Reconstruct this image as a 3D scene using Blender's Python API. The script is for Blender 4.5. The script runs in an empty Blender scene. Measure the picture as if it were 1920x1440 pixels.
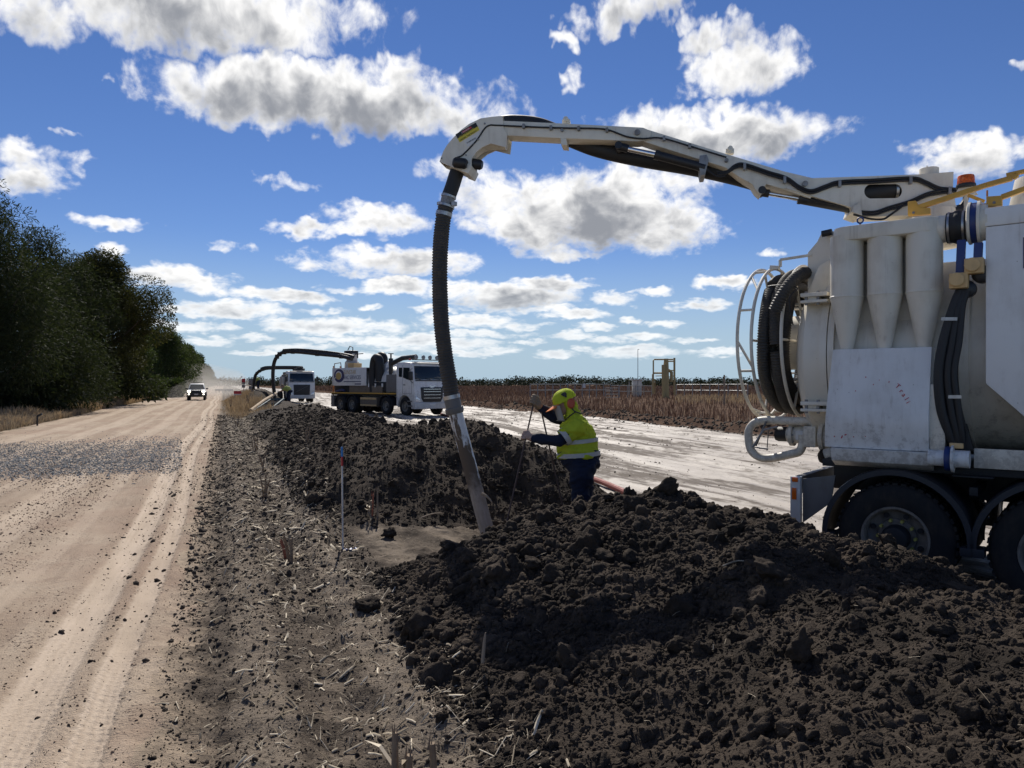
import bpy, bmesh, math, random
import numpy as np
from mathutils import Vector, Matrix

# ------------------------------------------------------------------ camera, sky, sun, exposure
scene = bpy.context.scene
COL = scene.collection
FPX, CX, CY, CAM_H = 1386.0, 960.0, 720.0, 1.75          # focal length in photo pixels, photo centre, eye height

cam_data = bpy.data.cameras.new("camera")
cam_data.sensor_width = 36.0
cam_data.lens = 36.0 * FPX / 1920.0
cam_data.clip_end = 6000.0
cam = bpy.data.objects.new("camera", cam_data)
COL.objects.link(cam)
cam.location = (0, 0, CAM_H)
cam.rotation_euler = (math.radians(90), 0, 0)
scene.camera = cam

SUN_EL, SUN_AZ = 43.0, -8.0        # degrees; azimuth measured from +Y towards +X
EXPOSURE = 0.18

scene.view_settings.view_transform = 'Standard'
scene.view_settings.look = 'None'
scene.view_settings.exposure = EXPOSURE
scene.view_settings.gamma = 1.0
scene.view_settings.use_curve_mapping = False

sun_data = bpy.data.lights.new("sun", 'SUN')
sun_data.energy = 4.6
sun_data.angle = math.radians(0.53)
sun_data.color = (1.0, 0.945, 0.86)
sun = bpy.data.objects.new("sun", sun_data)
COL.objects.link(sun)
_e, _a = math.radians(SUN_EL), math.radians(SUN_AZ)
SUN_DIR = Vector((math.sin(_a) * math.cos(_e), math.cos(_a) * math.cos(_e), math.sin(_e)))
sun.rotation_euler = SUN_DIR.to_track_quat('Z', 'Y').to_euler()
sun.location = (0, 0, 30)

world = bpy.data.worlds.new("World")
scene.world = world
world.use_nodes = True
world.cycles.sampling_method = 'MANUAL'
world.cycles.sample_map_resolution = 512
scene.cycles.max_bounces = 6
scene.cycles.diffuse_bounces = 3
scene.cycles.glossy_bounces = 3
scene.cycles.transmission_bounces = 4
scene.cycles.transparent_max_bounces = 8
scene.cycles.volume_bounces = 0
scene.cycles.caustics_reflective = False
scene.cycles.caustics_refractive = False


class NB:
    """small node-tree builder"""
    def __init__(self, tree):
        self.t = tree
        tree.nodes.clear()

    def n(self, kind, ins=None, **kw):
        nd = self.t.nodes.new(kind)
        for k, v in kw.items():
            setattr(nd, k, v)
        for k, v in (ins or {}).items():
            s = nd.inputs[k]
            if isinstance(v, bpy.types.NodeSocket):
                self.t.links.new(v, s)
            else:
                s.default_value = v
        return nd

    def m(self, op, a, b=0.0, c=0.0, clamp=False):
        nd = self.t.nodes.new('ShaderNodeMath')
        nd.operation = op
        nd.use_clamp = clamp
        for i, v in enumerate((a, b, c)):
            if isinstance(v, bpy.types.NodeSocket):
                self.t.links.new(v, nd.inputs[i])
            else:
                nd.inputs[i].default_value = v
        return nd.outputs[0]

    def ramp(self, v, lo, hi, to0=0.0, to1=1.0, smooth=True):
        nd = self.n('ShaderNodeMapRange', {'Value': v, 'From Min': lo, 'From Max': hi, 'To Min': to0, 'To Max': to1})
        nd.interpolation_type = 'SMOOTHSTEP' if smooth else 'LINEAR'
        nd.clamp = True
        return nd.outputs[0]

    def mix(self, f, a, b, blend='MIX'):
        nd = self.t.nodes.new('ShaderNodeMix')
        nd.data_type = 'RGBA'
        nd.blend_type = blend
        for s, v in ((nd.inputs[0], f), (nd.inputs[6], a), (nd.inputs[7], b)):
            if isinstance(v, bpy.types.NodeSocket):
                self.t.links.new(v, s)
            else:
                s.default_value = v if not isinstance(v, tuple) or len(v) == 4 else (*v, 1.0)
        return nd.outputs[2]

    def noise(self, vec, scale, detail=4.0, rough=0.55, dist=0.0, dim='3D', out='Fac'):
        nd = self.n('ShaderNodeTexNoise', {'Scale': scale, 'Detail': detail, 'Roughness': rough, 'Distortion': dist})
        nd.noise_dimensions = dim
        if vec is not None:
            self.t.links.new(vec, nd.inputs['Vector'])
        return nd.outputs[out]


# clouds standing in the sky: photo-pixel centre x, y and half sizes -> azimuth / elevation
CLOUDS = [
    (330, 8, 440, 80, 1.0), (60, 30, 130, 50, .7), (560, 25, 200, 50, .6),
    (620, 182, 370, 70, 1.15), (470, 190, 230, 52, .9), (760, 205, 240, 50, .9), (700, 140, 170, 40, .7), (400, 165, 120, 40, .5),
    (20, 290, 95, 34, .7), (60, 330, 80, 40, .7), (130, 300, 34, 26, .4),
    (222, 417, 70, 15, .62), (552, 347, 66, 17, .50), (430, 458, 50, 13, .50), (112, 240, 22, 9, .35), (205, 150, 20, 12, .4),
    (700, 412, 120, 34, .8), (610, 428, 120, 18, .7), (740, 490, 180, 34, .9), (620, 490, 90, 20, .6),
    (850, 325, 100, 34, .6), (920, 370, 110, 50, .7), (1110, 395, 230, 85, 1.1), (1000, 425, 130, 60, 1.0), (1240, 430, 130, 56, .9), (1180, 350, 180, 50, .8), (1060, 474, 80, 16, .6),
    (1340, 262, 270, 56, 1.1), (1250, 235, 150, 40, .8), (1190, 14, 120, 38, .8), (1370, 128, 130, 56, .85), (1330, 70, 70, 30, .6), (1440, 90, 60, 30, .5),
    (1072, 66, 36, 20, .55), (1097, 136, 26, 22, .45), (1835, 290, 140, 50, .95), (1908, 125, 30, 14, .5), (1290, 40, 40, 22, .5),
    (1365, 528, 78, 17, .75), (310, 515, 90, 28, .8), (395, 545, 60, 18, .65), (205, 468, 36, 18, .6), (535, 556, 110, 17, .75), (355, 528, 120, 18, .6),
    (440, 583, 130, 20, .8), (360, 612, 100, 13, .7), (755, 535, 90, 19, .8), (960, 556, 150, 28, .9), (1040, 535, 90, 20, .8), (860, 545, 80, 22, .6),
    (1160, 562, 60, 17, .75), (640, 612, 170, 20, .85), (800, 640, 170, 17, .8), (880, 600, 120, 18, .7), (1072, 590, 72, 13, .7),
    (1062, 632, 55, 13, .7), (1120, 614, 55, 9, .6), (1200, 632, 64, 12, .7), (1190, 602, 32, 8, .55), (1185, 660, 95, 14, .75),
    (1312, 572, 62, 13, .65), (1335, 660, 64, 9, .6), (400, 640, 54, 12, .65), (560, 652, 84, 11, .65), (860, 660, 120, 9, .65),
    (1040, 664, 52, 9, .6), (700, 577, 24, 8, .55), (470, 632, 54, 8, .5), (930, 655, 60, 9, .5), (480, 662, 56, 6, .5), (700, 668, 90, 7, .5), (330, 585, 60, 10, .5), (980, 610, 60, 9, .5), (1290, 640, 50, 7, .45),
    (820, 575, 60, 9, .5), (600, 585, 70, 9, .5), (520, 600, 60, 8, .5), (1000, 580, 90, 10, .55), (900, 625, 90, 8, .5), (1130, 640, 40, 7, .45), (620, 636, 120, 8, .5), (760, 655, 90, 7, .5), (1250, 605, 50, 8, .5), (1090, 655, 30, 6, .4), (980, 640, 40, 7, .45), (640, 540, 50, 9, .45), (1230, 545, 40, 9, .45),
    (1560, 640, 80, 11, .5), (1700, 560, 80, 15, .5), (1450, 470, 30, 9, .4),
]


def build_world():
    nb = NB(world.node_tree)
    tc = nb.n('ShaderNodeTexCoord')
    sep = nb.n('ShaderNodeSeparateXYZ', {0: tc.outputs['Generated']})
    X, Y, Z = sep.outputs
    sky = nb.n('ShaderNodeTexSky')
    sky.sky_type = 'NISHITA'
    sky.sun_disc = False
    sky.sun_elevation = math.radians(SUN_EL)
    sky.sun_rotation = math.radians(SUN_AZ)
    sky.air_density = 1.0
    sky.dust_density = 0.0
    sky.ozone_density = 2.2
    sky.altitude = 300
    hs = nb.n('ShaderNodeHueSaturation', {'Hue': 0.5, 'Saturation': 1.12, 'Value': 1.0, 'Color': sky.outputs[0]})
    gm = nb.mix(1.0, hs.outputs[0], (0.49, 0.53, 0.71), 'MULTIPLY')
    # azimuth / elevation of the looked-at direction
    az = nb.m('ARCTAN2', X, Y)
    el = nb.m('ARCSINE', Z)
    # low air is paler
    gm = nb.mix(nb.ramp(el, 0.20, -0.02), gm, (3.7, 5.0, 6.1))
    # cloud texture shrinks towards the horizon like the clouds themselves
    el1 = nb.m('ADD', nb.m('MAXIMUM', el, 0.0), 0.10)
    comb = nb.n('ShaderNodeCombineXYZ', {0: nb.m('MULTIPLY', az, 2.9), 1: nb.m('MULTIPLY', nb.m('LOGARITHM', el1, 2.718282), 1.25), 2: 0.0})
    P = comb.outputs[0]
    w1 = nb.n('ShaderNodeTexNoise', {'Vector': P, 'Scale': 3.0, 'Detail': 3.0, 'Roughness': 0.6}, noise_dimensions='2D')
    w2 = nb.n('ShaderNodeTexNoise', {'Vector': P, 'Scale': 14.0, 'Detail': 2.0, 'Roughness': 0.6}, noise_dimensions='2D')
    s1 = nb.n('ShaderNodeSeparateXYZ', {0: w1.outputs['Color']})
    s2 = nb.n('ShaderNodeSeparateXYZ', {0: w2.outputs['Color']})
    def warp(base, a, b, ka, kb):
        d1 = nb.m('MULTIPLY', nb.m('SUBTRACT', a, 0.5), ka)
        d2 = nb.m('MULTIPLY', nb.m('SUBTRACT', b, 0.5), kb)
        return nb.m('MULTIPLY_ADD', nb.m('ADD', d1, d2), el1, base)
    wa = warp(az, s1.outputs[0], s2.outputs[0], 0.26, 0.12)
    we = warp(el, s1.outputs[1], s2.outputs[1], 0.10, 0.07)
    best = low = None
    W = nb.n('ShaderNodeCombineXYZ', {0: wa, 1: we, 2: 0.0}).outputs[0]
    def vm(op, a, b, c=None):
        nd = nb.t.nodes.new('ShaderNodeVectorMath')
        nd.operation = op
        for i, v in enumerate((a, b, c)):
            if v is None: continue
            if isinstance(v, bpy.types.NodeSocket): nb.t.links.new(v, nd.inputs[i])
            else: nd.inputs[i].default_value = v
        return nd
    for (px, py, hw, hh, wgt) in CLOUDS:
        if py > 520: wgt += 0.12
        a0 = math.atan((px - CX) / FPX)
        r = math.hypot(1, (px - CX) / FPX)
        e0 = math.atan((CY - py) / FPX / r)
        ra = hw / FPX / r ** 2
        re = hh / FPX / r
        d = vm('MULTIPLY_ADD', W, (1.0 / ra, 1.0 / re, 0.0), (-a0 / ra, -e0 / re, 0.0)).outputs[0]
        f = nb.m('MULTIPLY_ADD', vm('DOT_PRODUCT', d, d).outputs['Value'], -wgt, wgt)
        best = f if best is None else nb.m('MAXIMUM', best, f)
        if hh >= 28:                                          # big clouds: the underside is the thick, grey side
            g = nb.m('MULTIPLY_ADD', vm('DOT_PRODUCT', d, vm('ADD', d, (0.0, 0.55, 0.0)).outputs[0]).outputs['Value'], -wgt, wgt)
            low = g if low is None else nb.m('MAXIMUM', low, g)
    low = nb.m('MAXIMUM', low, nb.m('SUBTRACT', best, 0.12))
    # the rest of the sky carries clouds of the same kind
    inv = nb.m('DIVIDE', 1.0, nb.m('ADD', nb.m('ABSOLUTE', Z), 0.12))
    pl = nb.n('ShaderNodeCombineXYZ', {0: nb.m('MULTIPLY', X, inv), 1: nb.m('MULTIPLY', Y, inv), 2: 3.1})
    gen = nb.noise(pl.outputs[0], 1.05, 4.0, 0.56, dim='2D')
    gen = nb.m('MULTIPLY', nb.m('SUBTRACT', gen, 0.56), 5.0)
    outside = nb.m('MAXIMUM', nb.ramp(nb.m('ABSOLUTE', az), 0.66, 0.80), nb.ramp(el, 0.50, 0.60))
    gen = nb.m('SUBTRACT', gen, nb.m('MULTIPLY_ADD', outside, -3.0, 3.0))
    F = nb.m('MAXIMUM', best, gen)
    L = nb.m('MAXIMUM', low, gen)
    # torn edges and soft billows
    n3 = nb.noise(P, 8.0, 7.0, 0.60, 0.25, dim='2D')
    n4 = nb.noise(P, 46.0, 3.0, 0.6, dim='2D')
    e3 = nb.m('SUBTRACT', n3, 0.5)
    F2 = nb.m('MULTIPLY_ADD', e3, 1.45, F)
    F2 = nb.m('MULTIPLY_ADD', nb.m('SUBTRACT', n4, 0.5), 0.22, F2)
    alpha = nb.ramp(F2, 0.0, 0.78)
    # thick middles let little light through, thin rims glow
    n5 = nb.noise(P, 4.5, 3.0, 0.6, dim='2D')
    thick = nb.m('MULTIPLY_ADD', nb.m('SUBTRACT', n5, 0.5), 1.2, L)
    thick = nb.m('MULTIPLY_ADD', e3, 1.0, thick)
    core = nb.ramp(thick, 0.36, 1.40)
    ccol = nb.mix(core, (10.0, 9.9, 9.75), (2.7, 2.85, 3.2))
    ccol = nb.mix(nb.ramp(el, 0.16, 0.0), ccol, nb.mix(0.45, ccol, (5.5, 6.6, 7.6)))
    col = nb.mix(alpha, gm, ccol)
    bg = nb.n('ShaderNodeBackground', {'Color': col, 'Strength': 0.1})
    out = nb.n('ShaderNodeOutputWorld', {'Surface': bg.outputs[0]})


build_world()

# ------------------------------------------------------------------ helpers
def ray(px, py):
    return (px - CX) / FPX, (CY - py) / FPX


def at(px, py, depth):
    rx, rz = ray(px, py)
    return Vector((rx * depth, depth, CAM_H + rz * depth))


def gz(px, py, z=0.0):
    """where the view through a photo pixel meets height z"""
    rx, rz = ray(px, py)
    D = (CAM_H - z) / -rz
    return Vector((rx * D, D, z))


ROAD_U = np.array((-0.3633, 0.9317))       # along the road, away from the eye
ROAD_V = np.array((0.9317, 0.3633))        # across it, towards the paddock


def st(x, y):
    return x * ROAD_U[0] + y * ROAD_U[1], x * ROAD_V[0] + y * ROAD_V[1]


def xy(s, t):
    return s * ROAD_U[0] + t * ROAD_V[0], s * ROAD_U[1] + t * ROAD_V[1]


def hash2(ix, iy, seed):
    h = (ix.astype(np.int64) * 374761393 + iy.astype(np.int64) * 668265263 + seed * 974711) & 0xffffffff
    h = ((h ^ (h >> 13)) * 1274126177) & 0xffffffff
    h = (h ^ (h >> 16)) & 0xffffffff
    return h / 4294967295.0


def vnoise(x, y, seed=0):
    ix = np.floor(x); iy = np.floor(y)
    fx = x - ix; fy = y - iy
    fx = fx * fx * fx * (fx * (fx * 6 - 15) + 10); fy = fy * fy * fy * (fy * (fy * 6 - 15) + 10)
    a = hash2(ix, iy, seed); b = hash2(ix + 1, iy, seed)
    c = hash2(ix, iy + 1, seed); d = hash2(ix + 1, iy + 1, seed)
    return (a + (b - a) * fx) * (1 - fy) + (c + (d - c) * fx) * fy - 0.5


def fbm(x, y, octaves=4, seed=0, gain=0.5):
    v = 0; a = 1.0
    for o in range(octaves):
        v = v + a * vnoise(x, y, seed + o * 17)
        x = x * 2.03 + 11.3; y = y * 2.03 - 7.7
        a *= gain
    return v


def sstep(lo, hi, v):
    q = np.clip((v - lo) / (hi - lo), 0, 1)
    return q * q * (3 - 2 * q)


def mesh_from(name, V, Fc, mats=None, smooth=False, mat_idx=None):
    V = np.asarray(V, dtype=np.float32)
    Fc = np.asarray(Fc, dtype=np.int32)
    me = bpy.data.meshes.new(name)
    n, k = Fc.shape
    me.vertices.add(len(V)); me.vertices.foreach_set("co", V.ravel())
    me.loops.add(n * k); me.loops.foreach_set("vertex_index", Fc.ravel())
    me.polygons.add(n)
    me.polygons.foreach_set("loop_start", np.arange(0, n * k, k, dtype=np.int32))
    me.polygons.foreach_set("loop_total", np.full(n, k, dtype=np.int32))
    if smooth:
        me.polygons.foreach_set("use_smooth", np.ones(n, dtype=bool))
    for m_ in (mats or []):
        me.materials.append(m_)
    if mat_idx is not None:
        me.polygons.foreach_set("material_index", np.asarray(mat_idx, dtype=np.int32))
    me.update(calc_edges=True)
    me.validate()
    return me


def link(name, me, parent=None):
    o = bpy.data.objects.new(name, me)
    COL.objects.link(o)
    if parent is not None:
        o.parent = parent
    return o


def tag(o, label=None, cat=None, group=None, kind=None):
    if label: o["label"] = label
    if cat: o["category"] = cat
    if group: o["group"] = group
    if kind: o["kind"] = kind
    return o


def empty(name, loc=(0, 0, 0), rz=0.0):
    o = bpy.data.objects.new(name, None)
    COL.objects.link(o)
    o.location = loc
    o.rotation_euler = (0, 0, rz)
    o.empty_display_size = 0.2
    return o


def copy_tree(o, parent=None):
    c = o.copy(); COL.objects.link(c); c.parent = parent
    for ch in list(o.children):
        copy_tree(ch, c)
    return c


class MB:
    """collects shapes into one mesh"""
    def __init__(self):
        self.v = []; self.f = []

    def add(self, vs, fs):
        o = len(self.v)
        self.v += [tuple(p) for p in vs]
        self.f += [tuple(i + o for i in f) for f in fs]
        return self

    def box(self, c, size, R=None):
        hx, hy, hz = (q / 2 for q in size)
        vs = []
        for sx, sy, sz in ((-1, -1, -1), (1, -1, -1), (1, 1, -1), (-1, 1, -1), (-1, -1, 1), (1, -1, 1), (1, 1, 1), (-1, 1, 1)):
            p = Vector((sx * hx, sy * hy, sz * hz))
            if R is not None: p = R @ p
            vs.append(p + Vector(c))
        return self.add(vs, [(0, 3, 2, 1), (4, 5, 6, 7), (0, 1, 5, 4), (1, 2, 6, 5), (2, 3, 7, 6), (3, 0, 4, 7)])

    def bb(self, x0, x1, y0, y1, z0, z1):
        return self.box(((x0 + x1) / 2, (y0 + y1) / 2, (z0 + z1) / 2), (abs(x1 - x0), abs(y1 - y0), abs(z1 - z0)))

    def bar(self, p0, p1, w, h, up=(0, 0, 1)):
        p0, p1 = Vector(p0), Vector(p1)
        d = p1 - p0; L = d.length; d.normalize()
        s = d.cross(Vector(up))
        if s.length < 1e-4: s = d.cross(Vector((1, 0, 0)))
        s.normalize(); u = s.cross(d)
        R = Matrix((d, s, u)).transposed()
        return self.box((p0 + p1) / 2, (L, w, h), R)

    def cyl(self, p0, p1, r0, r1=None, n=20, caps=True):
        r1 = r0 if r1 is None else r1
        return self.tube([p0, p1], [r0, r1], n, caps)

    def tube(self, path, r, n=12, caps=True, closed=False):
        P = [Vector(p) for p in path]
        m = len(P)
        rs = r if isinstance(r, (list, tuple)) else [r] * m
        # parallel-transport frame
        T = []
        for i in range(m):
            if closed:
                t = P[(i + 1) % m] - P[i - 1]
            else:
                t = P[min(i + 1, m - 1)] - P[max(i - 1, 0)]
            if t.length < 1e-9: t = Vector((0, 0, 1))
            T.append(t.normalized())
        ref = Vector((0, 0, 1)) if abs(T[0].z) < 0.9 else Vector((1, 0, 0))
        nrm = (ref - T[0] * ref.dot(T[0])).normalized()
        vs = []
        for i in range(m):
            nrm = (nrm - T[i] * nrm.dot(T[i])).normalized()
            bn = T[i].cross(nrm)
            for k in range(n):
                a = 2 * math.pi * k / n
                vs.append(P[i] + (nrm * math.cos(a) + bn * math.sin(a)) * rs[i])
        fs = []
        for i in range(m if closed else m - 1):
            j = (i + 1) % m
            for k in range(n):
                k2 = (k + 1) % n
                fs.append((i * n + k, i * n + k2, j * n + k2, j * n + k))
        if caps and not closed:
            fs.append(tuple(range(n - 1, -1, -1)))
            fs.append(tuple((m - 1) * n + k for k in range(n)))
        return self.add(vs, fs)

    def lathe(self, prof, c=(0, 0, 0), axis='z', n=32, cap0=True, cap1=True):
        """prof: list of (radius, height along axis)"""
        vs = []; m = len(prof)
        for (r, h) in prof:
            for k in range(n):
                a = 2 * math.pi * k / n
                q, w = r * math.cos(a), r * math.sin(a)
                p = {'z': (q, w, h), 'y': (w, h, q), 'x': (h, q, w)}[axis]
                vs.append((p[0] + c[0], p[1] + c[1], p[2] + c[2]))
        fs = []
        for i in range(m - 1):
            for k in range(n):
                k2 = (k + 1) % n
                fs.append((i * n + k, i * n + k2, (i + 1) * n + k2, (i + 1) * n + k))
        if cap0 and prof[0][0] > 1e-6: fs.append(tuple(range(n - 1, -1, -1)))
        if cap1 and prof[-1][0] > 1e-6: fs.append(tuple((m - 1) * n + k for k in range(n)))
        return self.add(vs, fs)

    def prism(self, poly, b0, b1, plane='xz'):
        """outline in a plane, extruded along the third axis from b0 to b1"""
        def P(q, b):
            return {'xz': (q[0], b, q[1]), 'xy': (q[0], q[1], b), 'yz': (b, q[0], q[1])}[plane]
        n = len(poly)
        vs = [P(q, b0) for q in poly] + [P(q, b1) for q in poly]
        fs = [tuple(range(n)), tuple(range(2 * n - 1, n - 1, -1))]
        for i in range(n):
            j = (i + 1) % n
            fs.append((i, i + n, j + n, j))
        return self.add(vs, fs)

    def loft(self, rings, caps=True):
        n = len(rings[0]); vs = [p for r in rings for p in r]; fs = []
        for i in range(len(rings) - 1):
            for k in range(n):
                k2 = (k + 1) % n
                fs.append((i * n + k, i * n + k2, (i + 1) * n + k2, (i + 1) * n + k))
        if caps:
            fs.append(tuple(range(n - 1, -1, -1)))
            fs.append(tuple((len(rings) - 1) * n + k for k in range(n)))
        return self.add(vs, fs)

    def build(self, name, mat, parent=None, bevel=0.0, seg=2, angle=35, smooth=True, M=None):
        me = bpy.data.meshes.new(name)
        bm = bmesh.new()
        bv = [bm.verts.new(M @ Vector(p) if M is not None else p) for p in self.v]
        for f in self.f:
            try: bm.faces.new([bv[i] for i in f])
            except ValueError: pass
        bmesh.ops.remove_doubles(bm, verts=bm.verts, dist=1e-5)
        bmesh.ops.recalc_face_normals(bm, faces=bm.faces)
        if bevel > 0:
            es = [e for e in bm.edges if len(e.link_faces) == 2 and e.calc_face_angle(0) > math.radians(32)]
            bmesh.ops.bevel(bm, geom=es, offset=bevel, segments=seg, affect='EDGES', clamp_overlap=True, profile=0.6)
        bm.to_mesh(me); bm.free()
        if smooth:
            me.polygons.foreach_set("use_smooth", np.ones(len(me.polygons), dtype=bool))
            me.set_sharp_from_angle(angle=math.radians(angle))
        if mat is not None:
            me.materials.append(mat)
        me.update()
        return link(name, me, parent)


def catmull(pts, per=8, closed=False):
    P = [Vector(p) for p in pts]; out = []; n = len(P)
    rng = n if closed else n - 1
    for i in range(rng):
        if closed:
            p0, p1, p2, p3 = P[i - 1], P[i], P[(i + 1) % n], P[(i + 2) % n]
        else:
            p0, p1, p2, p3 = P[max(i - 1, 0)], P[i], P[i + 1], P[min(i + 2, n - 1)]
        for k in range(per):
            t = k / per
            out.append(0.5 * ((2 * p1) + (p2 - p0) * t + (2 * p0 - 5 * p1 + 4 * p2 - p3) * t * t + (3 * p1 - p0 - 3 * p2 + p3) * t ** 3))
    if not closed: out.append(P[-1])
    return out


def text_part(name, body, size, mat, M, parent=None, extrude=0.002, align='LEFT', sx=1.0):
    cu = bpy.data.curves.new(name, 'FONT')
    cu.body = body; cu.size = size; cu.extrude = extrude; cu.align_x = align
    cu.resolution_u = 3
    tmp = bpy.data.objects.new(name + "_tmp", cu)
    COL.objects.link(tmp)
    dg = bpy.context.evaluated_depsgraph_get()
    me = bpy.data.meshes.new_from_object(tmp.evaluated_get(dg))
    bpy.data.objects.remove(tmp); bpy.data.curves.remove(cu)
    me.transform(M @ Matrix.Diagonal((sx, 1, 1, 1)))
    me.materials.clear(); me.materials.append(mat)
    me.name = name
    return link(name, me, parent)

# ------------------------------------------------------------------ materials
MATS = {}


def new_mat(name):
    m = bpy.data.materials.new(name); m.use_nodes = True
    MATS[name] = m
    return m, NB(m.node_tree)


def finish(nb, color, rough=0.6, metal=0.0, spec=0.5, normal=None, disp=None, **kw):
    ins = {'Base Color': color, 'Roughness': rough, 'Metallic': metal, 'Specular IOR Level': spec}
    if normal is not None: ins['Normal'] = normal
    ins.update(kw)
    for k in ('Base Color',):
        if isinstance(ins[k], tuple) and len(ins[k]) == 3: ins[k] = (*ins[k], 1.0)
    b = nb.n('ShaderNodeBsdfPrincipled', ins)
    nb.n('ShaderNodeOutputMaterial', {'Surface': b.outputs[0]})
    return b


def bump(nb, h, strength=0.3, dist=0.01):
    return nb.n('ShaderNodeBump', {'Height': h, 'Strength': strength, 'Distance': dist}).outputs[0]


def paint(name, col, rough=0.35, dirt=(0.16, 0.12, 0.085), dirt_amt=0.35, scale=3.0, metal=0.0, spec=0.5, coat=0.0, mud=None):
    """paint with dust film, streaks and fine grain"""
    m, nb = new_mat(name)
    tc = nb.n('ShaderNodeTexCoord').outputs['Object']
    mp = nb.n('ShaderNodeMapping', {'Vector': tc, 'Scale': (1.0, 1.0, 0.25)}).outputs[0]
    a = nb.noise(tc, scale, 5.0, 0.6)
    b = nb.noise(mp, scale * 4, 4.0, 0.6)
    d = nb.ramp(nb.m('ADD', nb.m('MULTIPLY', a, 0.6), nb.m('MULTIPLY', b, 0.4)), 0.42, 0.72)
    d = nb.m('MULTIPLY', d, dirt_amt)
    c = nb.mix(d, col, dirt)
    if mud:
        # runs of grime down the panels, mud thrown up from the wheels
        run = nb.noise(nb.n('ShaderNodeMapping', {'Vector': tc, 'Scale': (1.0, 1.0, 0.05)}).outputs[0], 22.0, 4.0, 0.7)
        c = nb.mix(nb.m('MULTIPLY', nb.m('MULTIPLY', nb.ramp(run, 0.55, 0.72), nb.ramp(a, 0.40, 0.62)), 0.32), c, (0.26, 0.20, 0.145))
        z = nb.n('ShaderNodeSeparateXYZ', {0: tc}).outputs[2]
        sp = nb.noise(tc, 16.0, 6.0, 0.75)
        lim = nb.ramp(z, mud[0], mud[1], 0.40, 0.78, False)
        sm = nb.m('MULTIPLY', nb.ramp(nb.m('SUBTRACT', nb.m('MULTIPLY_ADD', b, 0.35, nb.m('MULTIPLY', sp, 0.75)), lim), -0.02, 0.10), 0.30)
        c = nb.mix(sm, c, (0.13, 0.10, 0.075))
        chip = nb.n('ShaderNodeTexVoronoi', {'Vector': tc, 'Scale': 9.0}).outputs['Distance']
        c = nb.mix(nb.m('MULTIPLY', nb.ramp(chip, 0.05, 0.03), 0.6), c, (0.12, 0.07, 0.045))
    r = nb.m('MULTIPLY_ADD', d, 0.5, rough)
    g = nb.noise(tc, 60.0, 3.0, 0.6)
    finish(nb, c, r, metal, spec, bump(nb, g, 0.03, 0.002), **({'Coat Weight': coat, 'Coat Roughness': 0.12} if coat else {}))
    return m


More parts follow.
